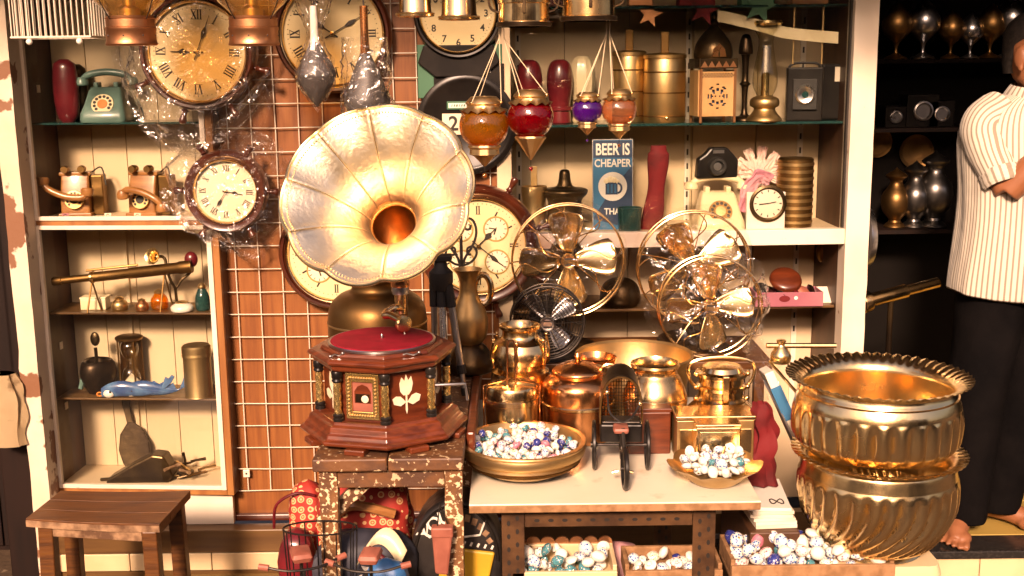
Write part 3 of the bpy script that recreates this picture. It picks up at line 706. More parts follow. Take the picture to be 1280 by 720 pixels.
# brass lantern bases / bells along the top edge
for px, pyb, hwp, Y, lab, st in ((519, 21, 24, 2.95, 'small polished brass bell lamp hanging left of the black clock numerals', 0), (574, 25, 26, 2.95, 'small polished brass bell lamp hanging in front of the black clock', 0),
                        (655, 32, 34, 2.85, 'round brass ship lamp hanging above the amber glass lantern', 1), (736, 25, 35, 2.85, 'round brass ship lamp hanging above the purple glass lantern', 1)):
    k = mpp(Y, 20); c = W(px, pyb, Y); h = hwp*k
    T = thing('hanging_lamp', lab, 'lamp', c, group='brass lamps hanging along the awning')
    if st == 0:
        mb().lathe([(h*.86,.004),(h*.92,0),(h*1.0,.001),(h*1.0,.006),(h*.88,.010),(h*.84,.016),(h*.80,30*k),(h*.6,46*k),(h*.3,54*k),(0,56*k)], 36, cap=False).build('shade', 'brass', T)
        b = MB(); b.tube([(h*.985*cos(2*PI*i/36), h*.985*sin(2*PI*i/36), .007+.0008*(-1)**i) for i in range(36)], .0022, 5, closed=True); b.build('rope_edge', 'brass_dull', T)
        mb().lathe([(0,.006),(h*.84,.006),(h*.84,.009),(0,.009)], 24, cap=False).build('underside', 'brass_old', T)
        ztop = 56*k
    else:
        mb().lathe([(0,.004),(h*.90,.004),(h*.97,0),(h*1.02,.003),(h*1.0,.008),(h*.94,.010),(h*.92,26*k),(h*.97,27*k),(h*.97,32*k),(h*.7,38*k),(h*.5,60*k),(0,62*k)], 40, cap=False).build('body', 'brass', T)
        mb().lathe([(h*.945,.0095),(h*1.035,.007),(h*1.03,-.002),(h*.95,-.003)], 40, cap=False).build('rim', 'bronze_dark', T)
        mb().bx(-.004, .004, -h*.99, -h*.93, 14*k, 34*k).build('clasp', 'bronze_dark', T, smooth=0, bevel=.001)
        for s_ in (-1, 1): mb().tube(cr([(s_*h*.9,0,16*k),(s_*h*1.22,0,22*k),(s_*h*1.25,0,40*k),(s_*h*.8,0,56*k)], 5), .003, 6).build('side_loop', 'bronze_dark', T)
        ztop = 62*k
    mb().tube([(0,0,ztop-.004),(0,0,ZH-c.z)], .0018, 6).build('hanger', 'iron', T)
# rubber bulb horns in bags
for px, py0, py1, hw_, lab, seed in ((397, 30, 138, 24, 'grey rubber bulb horn sealed in a pointed clear bag', 1), (459, 48, 140, 29, 'grey rubber bulb horn in an open wrinkled clear bag', 2)):
    Y = 3.15; k = mpp(Y, 90); c = W(px, py1, Y); H = (py1-py0)
    T = thing('bulb_horn', lab, 'horn', c, group='bagged bulb horns')
    if seed == 1:
        P = [(0,4),(4,8),(15,22),(22,38),(23,46),(18,60),(11,74),(6,84),(5,92),(5,110),(4,128)]; Bg = [(0,-4),(3,2),(14,18),(24,36),(25,47),(20,62),(13,78),(9,92),(13,108),(20,128),(28,150)]
    else:
        P = [(0,-2),(20,-1),(27,10),(25,24),(18,46),(11,62),(6,72),(5,100),(5,130)]; Bg = [(0,-8),(26,-7),(31,6),(30,30),(29,56),(28,80),(27,92)]
    def modr(a, r, z): return r*(1+.10*noise.noise(Vector((cos(a)*2, sin(a)*2, z*14+seed))))
    mb().lathe(prof([(x*k, z*k) for x, z in P if z < 85]), 28, mod=modr, cap=False).build('bulb', 'rubber', T)
    mb().lathe([(x*k, z*k) for x, z in P if z > 70], 16, cap=True).build('reed_tube', 'white_glaze' if seed == 1 else 'copper', T)
    def modb(a, r, z): return r*(1.02+.20*noise.noise(Vector((cos(a)*3, sin(a)*3, z*26+seed)))+.16*noise.noise(Vector((cos(a)*7, sin(a)*7, z*55))))
    mb().lathe(prof([(x*k, z*k) for x, z in Bg]), 40, mod=modb, cap=False).build('bag', 'film', T, smooth=28)
    mb().tube([(0,0,(P[-1][1]-4)*k),(0,0,ZH+.06-c.z)], .0022, 6).build('hanger', 'iron', T)
hp = mb().tube([(-2.4, 3.17, ZH+.07), (1.9, 3.17, ZH+.07)], .02, 10).build('hanging_pole', 'dark_board'); tag(hp, 'upper wooden pole under the awning that the bulb horns hang from', 'pole')
# white wire cage top left
Y = 3.3; k = mpp(Y, 30); c = W(15, 47, Y); xa, xb = c.x, W(113, 47, Y).x
T = thing('wire_cage', 'white wire bird cage hanging above the peeling post', 'cage', (xa, Y, c.z))
wd = xb-xa; hh_ = .26; dp = .13
nb = 15
for i in range(nb):
    x = wd*i/(nb-1)
    for y in (0, dp): mb().tube([(x,y,0),(x,y,hh_)], .0019, 6).build('wire', 'wire_white', T)
for i in range(1, 6):
    for x in (0, wd): mb().tube([(x,dp*i/6,0),(x,dp*i/6,hh_)], .0019, 6).build('wire', 'wire_white', T)
for z in (0, hh_):
    mb().tube([(-.002,-.003,z),(wd+.002,-.003,z),(wd+.002,dp+.003,z),(-.002,dp+.003,z)], .0034, 6, closed=True).build('frame', 'wire_white', T)
for x in (wd*.22, wd*.86): mb().sph((x,-.002,-.012), .009, 10, 8).build('ball_foot', 'white_glaze', T)
mb().bx(0, wd, 0, dp, hh_, hh_+.004).build('roof', 'white_glaze', T, smooth=0)
mb().tube([(wd/2,dp/2,hh_),(wd/2,dp/2,ZH-c.z+.06)], .002, 6).build('hanger', 'iron', T)
hp = mb().tube([(-2.4, Y+dp/2+.02, ZH+.065), (-.9, Y+dp/2+.02, ZH+.065)], .02, 10).build('hanging_pole', 'dark_board'); tag(hp, 'short wooden pole that the white wire cage hangs from', 'pole')
# coloured glass lanterns on cords
def glass_lantern(px, pyc, rp, Y, mat, lab, apx, apy, pointed, sc=1.0):
    k = mpp(Y, pyc); c = W(px, pyc, Y); r = rp*k
    T = thing('glass_lantern', lab, 'lantern', c, group='coloured glass lanterns hanging on cords')
    mb().lathe(prof([(r*.62,r*.72),(r*.9,r*.45),(r*1.0,0),(r*.86,-r*.48),(r*.52,-r*.80)]), 36, cap=False).build('globe', mat, T)
    def scal(a, q, z): return q if abs(z-r*.60) > r*.02 else (q*(1+.05*cos(a*12)), z+r*.07*cos(a*12))
    mb().lathe([(r*.93,r*.60),(r*.70,r*.74),(r*.66,r*.84),(r*.74,r*.92),(r*.70,r*1.0),(r*.60,r*1.10),(r*.52,r*1.18),(r*.40,r*1.2),(r*.30,r*1.2),(r*.30,r*1.1)], 48, mod=scal, cap=False).build('collar', 'brass_dull', T, smooth=45)
    if pointed: P = [(r*.62,-r*.78),(r*.66,-r*.86),(r*.55,-r*1.0),(r*.36,-r*1.3),(r*.16,-r*1.62),(r*.05,-r*1.8),(0,-r*1.84)]
    else: P = [(r*.60,-r*.74),(r*.64,-r*.82),(r*.56,-r*.9),(r*.58,-r*1.12),(r*.40,-r*1.2),(r*.18,-r*1.45),(r*.05,-r*1.6),(0,-r*1.62)]
    mb().lathe(P, 32, mod=lambda a, q, z: q*(1+.05*cos(a*10)), cap=False).build('finial', 'brass_dull', T, smooth=45)
    a = W(apx, apy, Y)-c
    for i in range(3):
        an = PI*.5+i*2*PI/3+.35; q = Vector((cos(an)*r*.72, sin(an)*r*.72, r*.96))
        mb().tube([q, a], .0011*sc, 5).build('cord', 'string', T)
        mb().sph(q, .004*sc, 8, 6).build('cord_ring', 'brass', T)
    mb().tube([a, (a.x, a.y, ZH-c.z)], .0012, 5).build('cord', 'string', T)
    mb().tube([(0,0,P[-1][1]+.001),(0,0,P[-1][1]-r*.25)], .0008, 5).build('drop_wire', 'iron', T)
    mb().sph((0,0,P[-1][1]-r*.36), r*.10, 10, 8).build('drop_bead', mat, T)
    return T
glass_lantern(605, 158, 31, 2.88, 'amber_glass', 'large amber glass lantern with brass collar hanging on three cords', 624, 48, False)
glass_lantern(663, 147, 29, 2.88, 'red_glass', 'large ruby red glass lantern with pointed brass finial hanging on cords', 630, 48, True)
glass_lantern(734, 138, 19, 2.88, 'purple_glass', 'small purple glass lantern with brass collar hanging on cords', 758, 42, False)
glass_lantern(774, 138, 22, 2.88, 'peach_glass', 'small peach glass lantern with brass petals hanging on cords', 762, 42, False)
# ================================================================ GRAMOPHONE AND ITS TABLE
TZ = .70
tx0, tx1 = W(389, 566, 2.46).x, W(579, 566, 2.46).x
T = thing('display_table', 'rusty paint flecked table carrying the gramophone', 'table', (0, 0, 0))
# planked top
npl = 2; wpl = (tx1-tx0)/npl
for i in range(npl):
    mb().bx(tx0+i*wpl+.001, tx0+(i+1)*wpl-.001, 2.455, 3.50, TZ-.03, TZ).build('plank', 'rust_dark', T, smooth=0, bevel=.004)
mb().bx(tx1+.0005, tx1+.022, 2.62, 3.50, TZ-.05, TZ+.006).build('edge_moulding', 'mahogany_h', T, smooth=0, bevel=.006)
lw = .040
for (x, y) in ((tx0+.012, 2.47), (tx1-lw-.004, 2.47), (tx0+.012, 3.42), (tx1-lw-.004, 3.42)):
    rg = []
    for i in range(31):
        z = GZ+(TZ-.03-GZ)*i/30; j = lambda s_: noise.noise(Vector((s_+x*9, z*25, y)))*.0022
        rg.append([(x+j(1),y+j(2),z),(x+lw+j(3),y+j(4),z),(x+lw+j(5),y+lw+j(6),z),(x+j(7),y+lw+j(8),z)])
    MB().loft(rg).build('leg', 'rust_paint', T, smooth=40)
mb().bx(tx0+.012+lw, tx1-lw-.004, 2.475, 2.50, TZ-.075, TZ-.03).build('apron', 'rust_dark', T, smooth=0, bevel=.003)
for x in (tx0+.018, tx1-.034): mb().bx(x, x+.025, 2.47+lw, 3.42, TZ-.08, TZ-.03).build('apron', 'rust_dark', T, smooth=0, bevel=.003)
a = W(408, 648, 2.52); c_ = W(470, 590, 2.52)
d_ = (c_-a); L_ = d_.length; 
b = mb(tr(a) @ Matrix.Rotation(-math.atan2(d_.z, d_.x), 4, 'Y')); b.bx(-.02, L_, -.009, .009, -.016, .016); b.build('brace', 'rust_paint', T, smooth=0, bevel=.003)
mb().bx(tx0+.02, tx1-.012, 3.43, 3.45, .05, .10).build('rear_rail', 'rust_dark', T, smooth=0)

# ---- gramophone
gx, gy = W(478, 440, 2.66).x, 2.66
G = thing('gramophone', 'antique gramophone with fluted brass horn and octagonal mahogany case', 'gramophone', (gx, gy, TZ))
TH = -15
def octo(r, z, rot=TH): return [(r*cos(rad(rot-90-22.5+45*i)), r*sin(rad(rot-90-22.5+45*i)), z) for i in range(8)]
def zrel(py, Y): return W(478, py, Y).z-TZ
z_base = zrel(532, 2.50); z_top = zrel(469, 2.50); z_lid = z_top+.030
RBODY = .150
# stepped base moulding
b = MB(); b.loft([octo(.196,.014), octo(.200,.018), octo(.200,.024), octo(.190,.028), octo(.186,.036), octo(.180,.040), octo(.176,z_base-.010), octo(.166,z_base-.006), octo(.164,z_base)])
b.build('base_moulding', 'mahogany_h', G, smooth=0, bevel=.002)
for i in range(8):
    an = rad(TH-90+45*i); mb(tr(.172*cos(an), .172*sin(an), 0) @ Matrix.Rotation(an, 4, 'Z')).bx(-.016,.022,-.024,.024,0,.014).build('foot', 'mahogany_h', G, smooth=0, bevel=.003)
MB().loft([octo(RBODY-.012,z_base), octo(RBODY-.012,z_top)]).build('case', 'mahogany', G, smooth=0)
b = MB(); b.loft([octo(.158,z_top), octo(.163,z_top+.005), octo(.165,z_top+.014), octo(.174,z_top+.018), octo(.176,z_top+.024), octo(.170,z_lid-.002), octo(.166,z_lid)])
b.build('lid_moulding', 'mahogany_h', G, smooth=0, bevel=.002)
MB().loft([octo(.145,z_lid), octo(.140,z_lid+.008)]).build('deck', 'mahogany_h', G, smooth=0, bevel=.002)
# corner columns
hcol = z_top-z_base
for i in range(8):
    an = rad(TH-90-22.5+45*i); cx, cy = RBODY*cos(an), RBODY*sin(an)
    q = thing_part = MB()
    q.T = tr(cx, cy, z_base)
    q.lathe([(0,0),(.0125,0),(.0125,.006),(.0105,.008),(.0125,.011),(.0125,.015),(.010,.018),(0,.018)], 16, cap=False)
    q.lathe([(0,hcol-.026),(.010,hcol-.026),(.0125,hcol-.022),(.0105,hcol-.018),(.0128,hcol-.013),(.0128,hcol-.003),(.0115,hcol),(0,hcol)], 16, cap=False)
    col = q.build('column', 'black_plastic', G)
    q = mb(tr(cx, cy, z_base)); n = 24; m = 14; vs = []; fs = []
    for ii in range(m+1):
        z = .0178+(hcol-.0438)*ii/m
        for j in range(n):
            a = 2*PI*j/n; r = .0085+.0013*cos(4*(a+ii*.42)); vs.append((r*cos(a), r*sin(a), z))
    for ii in range(m):
        for j in range(n): l = (j+1) % n; fs.append((ii*n+j, ii*n+l, (ii+1)*n+l, (ii+1)*n+j))
    q.add(vs, fs).build('twisted_shaft', 'twist_gold', col)
# front niche in a brass frame, flower inlays on the neighbouring faces
ap = (RBODY-.012)*cos(PI/8)
def face_T(i): an = rad(TH-90+45*i); return tr(cos(an)*ap, sin(an)*ap, (z_base+z_top)/2) @ Matrix.Rotation(an+PI/2, 4, 'Z')
F0 = face_T(0); hf = hcol*.46; wf = .040
b = mb(F0); b.bx(-wf,-wf*.62,-.006,0,-hf,hf).bx(wf*.62,wf,-.006,0,-hf,hf).bx(-wf*.62,wf*.62,-.006,0,hf*.62,hf).bx(-wf*.62,wf*.62,-.006,0,-hf,-hf*.66)
fr_ = b.build('brass_frame', 'twist_gold', G, smooth=0, bevel=.0015)
b = mb(F0)
for i in range(44):
    t = i/44*2*PI; x, z = (max(-.81, min(.81, 1.15*cos(t))))*wf, (max(-.83, min(.81, 1.15*sin(t))))*hf
    b.sph((x, -.0065, z), .0028, 6, 4)
b.build('beading', 'brass_dull', fr_)
mb(F0).bx(-wf*.61, wf*.61, -.0012, -.0004, -hf*.655, hf*.615).build('niche', 'brick_leather', fr_, smooth=0)
b = mb(F0); b.prism([(-wf*.5,-hf*.30),(wf*.5,-hf*.30),(wf*.5,hf*.2),(wf*.3,hf*.42),(0,hf*.52),(-wf*.3,hf*.42),(-wf*.5,hf*.2)], -.0026, -.0014); b.build('arch_panel', 'mahogany', fr_, smooth=0)
b = mb(F0); b.bx(-wf*.42, wf*.42, -.0040, -.0028, -hf*.26, hf*.10); b.build('picture', 'bronze_dark', fr_, smooth=0)
mb(F0 @ tr(.006, -.0042, -.006) @ RY).lathe([(0,.0008),(.008,.0006),(.009,0)], 12, cap=False).build('inlay', 'inlay', fr_)
def flower(i, sc=1.0):
    b = mb(face_T(i)); s_ = .001*sc*hcol/.063
    def poly(P, y): b.prism([(x*s_, z*s_) for x, z in P], y-.0012, y)
    poly([(-8,4),(-9,14),(-6,22),(-2,17),(0,25),(3,17),(7,22),(9,13),(7,4),(3,-1),(-4,-1)], -.0003)
    poly([(-1,0),(1,0),(1.2,-20),(0,-25),(-1.4,-20)], -.0006)
    poly([(-1,-10),(-8,-14),(-17,-11),(-19,-4),(-14,-1),(-8,-2),(-4,-6)], -.0009)
    poly([(1,-10),(8,-14),(17,-10),(19,-3),(13,0),(7,-2),(4,-6)], -.0012)
    return b.build('flower_inlay', 'inlay', G, smooth=0)
for i in (1, 7, 2, 6, 3, 5): flower(i, 1.0)
# turntable
zr = z_lid+.015
mb().lathe([(0,z_lid+.007),(.03,z_lid+.007),(.03,zr-.007),(.118,zr-.007),(.1255,zr-.006),(.1265,zr-.001),(.1245,zr+.001),(.121,zr),(0,zr)], 64, cap=False).build('turntable', 'steel', G, smooth=45)
mb().lathe([(0,zr+.0022),(.119,zr+.0020),(.1205,zr+.0003),(.1205,zr-.0002)], 64, cap=False).build('felt_mat', 'record', G)
mb().lathe([(0,zr+.0025),(.003,zr+.0025),(.003,zr+.009),(.0015,zr+.012),(0,zr+.0125)], 12, cap=False).build('spindle', 'steel', G)
for px, wd in ((421, .014), (512, .022)):
    p = W(px, 452, 2.545)-Vector((gx, gy, TZ)); b = MB(); b.T = tr(p.x, p.y, z_lid)
    b.tube([(-wd,0,.002),(-wd*.3,0,.008),(wd*.4,.002,.004),(wd,0,.009)], .0022, 6); b.sph((wd,0,.010), .004, 8, 6); b.sph((-wd,0,.003), .004, 8, 6); b.build('brake_lever', 'steel', G)
# horn: ten fluted panels on a curved flare
Mc = W(469, 239, 2.43); el, az = rad(31), rad(-8)
nrm = Vector((sin(az)*cos(el), -cos(az)*cos(el), sin(el)))          # points out of the mouth
ex = Vector((cos(az), sin(az), 0)); ex = (ex-nrm*ex.dot(nrm)).normalized(); ez = nrm.cross(ex)*-1
if ez.z < 0: ez = -ez
HS = .93
HP = [(a*HS, b*HS) for a, b in prof([(.036,0),(.040,.07),(.046,.13),(.056,.19),(.072,.238),(.100,.283),(.138,.324),(.177,.353),(.207,.371),(.224,.380)], 4)]
HL = .380*HS
org = Mc - nrm*HL - Vector((gx, gy, TZ))
NP = 10; s0 = rad(100)
def hp_pt(r, ax, th, off=0.0):
    t = min(1, max(0, (r-.03)/.195)); ph = ((th-s0)/(2*PI/NP)) % 1.0
    bulge = (sin(PI*ph))**.7
    rr = r*(1-.055*t*t*(1-bulge)) + off
    aa = ax - .020*t*t*bulge*0.6 + .010*t**3*(1-bulge)*0 
    return org + nrm*aa + ex*(rr*cos(th)) + ez*(rr*sin(th))
prs = [p for p in HP if p[0] >= .0535*HS]
HORN = MB(); HORN.tube([org, org+nrm*.001], .001, 4)
for kp in range(NP):
    b = MB(); vs = []; fs = []; m = 12
    for r, ax in prs:
        for j in range(m+1): vs.append(hp_pt(r, ax, s0+(kp+j/m)*2*PI/NP))
    for i in range(len(prs)-1):
        for j in range(m): o_ = i*(m+1)+j; fs.append((o_, o_+1, o_+m+2, o_+m+1))
    b.add(vs, fs); o = b.build('horn_panel', 'horn_brass', G, smooth=60)
    so = o.modifiers.new('thick', 'SOLIDIFY'); so.thickness = .0012; so.offset = 0
    b = MB(); b.tube([hp_pt(r, ax, s0+kp*2*PI/NP) for r, ax in prs], [.0005+.0009*((r-.03)/.195) for r, ax in prs], 6); b.build('horn_seam', 'brass_pale', G)
b = MB(); rm = []
for i in range(160): rm.append(hp_pt(prs[-1][0], prs[-1][1], 2*PI*i/160))
b.tube(rm, .0042, 8, closed=True); b.build('horn_rim', 'brass_pale', G)
# beaded ring just inside the rim
b = MB()
for i in range(180):
    p = hp_pt(.209*HS, .3755*HS, 2*PI*i/180); b.sph(p+nrm*.0005, .0021, 5, 3)
b.build('rim_beading', 'horn_brass', G)
vs = []; fs = []; tp = [p for p in HP if p[0] <= .0345]
b = MB()
tp = [p for p in HP if p[0] < .0565*HS]; b.T = Matrix.Identity(4)
for r, ax in tp:
    for j in range(28): a = 2*PI*j/28; vs.append(org+nrm*ax+ex*(r*cos(a))+ez*(r*sin(a)))
for i in range(len(tp)-1):
    for j in range(28): l = (j+1) % 28; fs.append((i*28+j, i*28+l, (i+1)*28+l, (i+1)*28+j))
b.add(vs, fs); o = b.build('horn_throat', 'horn_throat', G, smooth=60); so = o.modifiers.new('thick', 'SOLIDIFY'); so.thickness = .001
# elbow down to the back bracket, tone arm and sound box
end = org
pcol = W(500, 398, 2.80)-Vector((gx, gy, TZ)); ptop = W(500, 352, 2.80)-Vector((gx, gy, TZ))
pts = cr([end+nrm*.004, end-nrm*.03, Vector((ptop.x*.6+end.x*.4, end.y-(-.035) if False else end.y+.03, end.z-.045)), Vector((ptop.x, ptop.y+.015, ptop.z+.02)), ptop], 6)
b = MB(); b.tube(pts, [.036-.0195*min(1, i/(len(pts)*.6)) for i in range(len(pts))], 18); b.build('elbow', 'brass', G)
b = mb(tr(ptop.x, ptop.y, 0)); b.lathe([(.012,ptop.z-.012),(.0225,ptop.z-.012),(.0235,ptop.z-.004),(.0225,ptop.z+.004),(.0195,ptop.z+.006),(.0205,ptop.z+.03),(.017,ptop.z+.032)], 24, cap=False); b.build('elbow_collar', 'copper', G)
b = mb(tr(ptop.x, ptop.y, 0)); b.lathe([(.010,ptop.z-.030),(.0205,ptop.z-.030),(.0215,ptop.z-.022),(.0205,ptop.z-.013),(.010,ptop.z-.013)], 24, cap=False); b.build('clamp_ring', 'steel', G)
b = MB(); b.tube([(ptop.x,ptop.y,ptop.z-.02),(ptop.x,ptop.y,ptop.z-.05),(ptop.x+.001,ptop.y-.002,zr+.045),(ptop.x+.002,ptop.y-.004,zr+.03)], [.016,.0145,.012,.010], 16); b.build('arm_tube', 'brass', G)
b = mb(); b.bx(ptop.x-.014, ptop.x+.014, ptop.y+.012, ptop.y+.05, z_lid-.02, ptop.z-.01); b.bx(ptop.x-.02, ptop.x+.02, ptop.y+.006, ptop.y+.05, z_lid-.06, z_lid-.02); b.build('back_bracket', 'brass_old', G, smooth=0, bevel=.004)
q0 = Vector((ptop.x, ptop.y-.004, zr+.044)); sb_ = W(505, 424, 2.70)-Vector((gx, gy, TZ))
b = MB(); b.tube(cr([q0, q0+Vector((-.012,-.022,.006)), q0+Vector((-.030,-.032,-.002)), q0+Vector((-.034,-.050,-.006)), q0+Vector((-.016,-.064,-.004)), Vector((sb_.x-.004, sb_.y, zr+.034))], 6), .0095, 14); b.build('gooseneck', 'brass', G)
b = mb(tr(sb_.x, sb_.y, zr+.026) @ rotm('Z', 35) @ RY); b.lathe([(0,-.008),(.018,-.008),(.021,-.004),(.021,.004),(.018,.007),(.006,.009),(0,.009)], 24, cap=False); b.build('sound_box', 'brass_pale', G)
b = MB(); b.tube([(sb_.x, sb_.y-.002, zr+.012),(sb_.x+.003, sb_.y-.006, zr+.0025)], .0016, 6); b.build('needle', 'steel', G)
# crank on the right side
an = rad(TH-90+45*2.5); 
b = MB(); e = Vector((RBODY*1.0*cos(rad(TH)), RBODY*sin(rad(TH)), (z_base+z_top)/2)); b.tube([e-Vector((.02,0,0)), e+Vector((.05,.01,0)), e+Vector((.055,.01,-.04))], .004, 8); b.build('crank', 'steel', G)

# ---- urn behind it, brass jug, tripod on the same table
k = mpp(3.12, 390)
u = W(470, 345, 3.12); hu = u.z-TZ; rb_ = 62*k
U = thing('brass_urn', 'large dark brass milk urn behind the gramophone turntable', 'urn', (u.x, 3.12, TZ))
mb().lathe(prof([(0,0),(rb_*.86,0),(rb_*.95,.01),(rb_*1.0,.04),(rb_*1.0,hu*.45),(rb_*.99,hu*.62),(rb_*.93,hu*.74),(rb_*.74,hu*.83),(rb_*.53,hu*.87),(rb_*.49,hu*.92),(rb_*.50,hu*.96)],3)+[(rb_*.56,hu*.965),(rb_*.58,hu*.985),(rb_*.56,hu),(rb_*.50,hu),(rb_*.47,hu*.96),(rb_*.47,hu*.9)], 48, cap=False).build('body', 'brass_old', U)
mb().lathe([(rb_*1.003,hu*.56),(rb_*1.012,hu*.565),(rb_*1.012,hu*.575),(rb_*1.003,hu*.58)], 48, cap=False).build('band', 'brass_dull', U)
J = thing('brass_jug', 'tall brass jug with round ring handle and dark bulbous foot', 'jug', (W(586, 400, 3.18).x, 3.18, TZ))
zj = lambda py: W(586, py, 3.18).z-TZ; k = mpp(3.18, 400)
mb().lathe(prof([(0,0),(15*k,0),(22*k,.006),(30*k,zj(462)),(31*k,zj(450)),(22*k,zj(434)),(15*k,zj(428))],4), 36, cap=False).build('foot_bulb', 'bronze_dark', J)
mb().lathe(prof([(15*k,zj(429)),(22*k,zj(420)),(24*k,zj(400)),(20*k,zj(384)),(12*k,zj(368)),(11*k,zj(352)),(14*k,zj(342)),(18*k,zj(336))],4)+[(16*k,zj(336)),(11*k,zj(346))], 36, cap=False).build('body', 'brass_dull', J)
b = MB(); cz, R_ = zj(362), 15*k
b.tube([(18*k+R_*.7*cos(a), 0, cz+R_*1.25*sin(a)) for a in [2*PI*i/28 for i in range(28)]], 4*k, 10, closed=True); b.build('handle', 'brass', J)
# tripod
P0 = Vector((W(553, 420, 2.98).x, 2.98, TZ)); zt_ = lambda py: W(553, py, 2.98).z-TZ; k = mpp(2.98, 400)
TP = thing('tripod', 'folded grey and black camera tripod beside the gramophone', 'tripod', P0)
mb().lathe([(0,zt_(362)),(12*k,zt_(362)),(15*k,zt_(352)),(15*k,zt_(340)),(9*k,zt_(334)),(7*k,zt_(325)),(0,zt_(325))], 16, cap=False).build('collar', 'black_matte', TP)
mb().tube([(0,0,zt_(335)),(2*k,0,zt_(318))], 5*k, 10).build('centre_post', 'black_matte', TP)
mb().bx(-16*k, 14*k, -.02, .02, zt_(326), zt_(318)).build('head_plate', 'black_matte', TP, smooth=0, bevel=.003)
for i, (bxp, byp) in enumerate(((-9, .0), (4, -.055), (28, -.03))):
    t0 = Vector((-9*k+i*9*k, -.006*i, zt_(355))); t1 = Vector((bxp*k, byp, 0.0))
    L = thing_ = mb().tube([t0.lerp(t1, 0), t0.lerp(t1, .12), t0.lerp(t1, .2)], 6*k, 10).build('leg', 'black_matte', TP)
    mb().tube([t0.lerp(t1, .18), t0.lerp(t1, .74)], 4.6*k, 12).build('leg_tube', 'steel', L)
    mb().tube([t0.lerp(t1, .72), t0.lerp(t1, .80)], 6*k, 10).build('leg_clip', 'black_matte', L)
    mb().tube([t0.lerp(t1, .78), t0.lerp(t1, .97)], 3.2*k, 10).build('lower_tube', 'steel', L)
    mb().tube([t0.lerp(t1, .93), t1+Vector((0,0,.001))], 5*k, 10).build('rubber_foot', 'black_matte', L)
# ================================================================ THINGS IN THE LEFT CABINET
def shelf_pt(F, px, z, d):
    """world point on a level shelf at height z, d behind the front, below pixel column px"""
    pym = 300
    for _ in range(4):
        u, zz = F.uz(px, pym, d); pym += (zz-z)/mpp(F.O.y+d)
    return F.w(u, d, z)
def rrect(hx, hy, z, cx=0, cy=0, r=.25, n=3):
    pts = []
    q = min(hx, hy)*r
    for sx, sy, a0 in ((1,1,0),(-1,1,PI/2),(-1,-1,PI),(1,-1,1.5*PI)):
        for i in range(n+1):
            a = a0+PI/2*i/n; pts.append((cx+sx*(hx-q)+q*cos(a), cy+sy*(hy-q)+q*sin(a), z))
    return pts
def handset(par, mat, p0, p1, up, r=.011, cup=.020, name='handset', mat2=None):
    p0, p1, up = Vector(p0), Vector(p1), Vector(up); d = (p1-p0)
    b = MB(); b.tube(cr([p0+up*.0, p0+d*.12+up*.02, p0+d*.5+up*.03, p0+d*.88+up*.02, p1], 5), [r*1.0, r, r, r, r, r*1.1, r*1.1, r*1.1, r*1.1, r*1.1, r*1.1, r*1.1, r*1.1, r*1.1, r*1.1, r*1.1, r, r, r, r, r][:21], 12)
    for p in (p0, p1):
        T0 = b.T; zq = (-up).normalized().to_track_quat('Z', 'Y').to_matrix().to_4x4()
        b.T = tr(p) @ zq; b.lathe([(0,-.014),(cup*.7,-.014),(cup,-.004),(cup*1.05,.008),(cup*.9,.012),(0,.012)], 18, cap=False); b.T = T0
    return b.build(name, mat, par)
def dial_face(par, T, r, matp, mathole, matc):
    b = mb(T); b.lathe([(0,-.004),(r,-.004),(r,.003),(r*.97,.005),(0,.005)], 28, cap=False); o = b.build('dial', matp, par)
    b = mb(T)
    for i in range(10):
        a = -.6+i*2*PI/12.5; b.T = T @ tr(r*.72*cos(a), r*.72*sin(a), .0051); b.lathe([(0,.0008),(r*.15,.0008),(r*.15,0)], 8, cap=False)
    b.build('finger_holes', mathole, o)
    b = mb(T @ tr(0,0,.005)); b.lathe([(r*.46,0),(r*.44,.002),(0,.0025)], 20, cap=False); b.build('dial_centre', matc, o)
def desk_phone(label, loc, s, body, facem, rz=0.0, cradle=True, holes='ink', centre='orange_print', hs=True, hmat=None):
    P = thing('rotary_telephone', label, 'telephone', loc, rz, 'old telephones on the shelves')
    b = MB(); b.loft([rrect(.075*s,.07*s,0), rrect(.078*s,.072*s,.006*s), rrect(.076*s,.07*s,.03*s), rrect(.066*s,.055*s,.06*s,0,.008*s), rrect(.056*s,.038*s,.105*s,0,.022*s), rrect(.05*s,.03*s,.118*s,0,.026*s)])
    b.build('body', body, P, smooth=50)
    T = tr(0, -.046*s, .060*s) @ rotm('X', 62)
    dial_face(P, T, .038*s, facem, holes, centre)
    if cradle:
        for sx in (-1, 1): mb().bx(sx*.034*s-.008*s, sx*.034*s+.008*s, .004*s, .05*s, .117*s, .135*s).build('cradle', body, P, smooth=0, bevel=.003)
    if hs: handset(P, hmat or body, (-.085*s,.024*s,.137*s), (.085*s,.024*s,.137*s), (0,0,1), .011*s, .021*s)
    return P
desk_phone('pale teal rotary telephone on the top glass shelf', shelf_pt(FL, 135, LS['top'], .10), .92, 'teal', 'ivory', 0.05)
# tall maroon vase shapes beside it
p = shelf_pt(FL, 86, LS['top'], .10); k = mpp(3.72, 110)
b = MB(); rg = []
for i in range(15):
    t = i/14; a_ = (.55+.45*math.sqrt(max(0,1-((t-.52)/.52)**2))) if t > .04 else .5
    if t > .93: a_ = .35
    rg.append([(16*k*a_*cos(q), 12*k*a_*sin(q), 78*k*t) for q in [2*PI*j/20 for j in range(20)]])
b.loft(rg); o = b.build('vase', 'maroon', smooth=50); tag(at(o, p), 'tall dark red lacquer vase next to the teal telephone', 'vase')
p = shelf_pt(FL, 101, LS['top'], .15); o = MB().loft([[(x*.8, y*.8, z*.92) for x, y, z in r] for r in rg]).build('vase', 'bronze_dark', smooth=50); tag(at(o, p), 'dark vase half behind the red lacquer vase', 'vase')
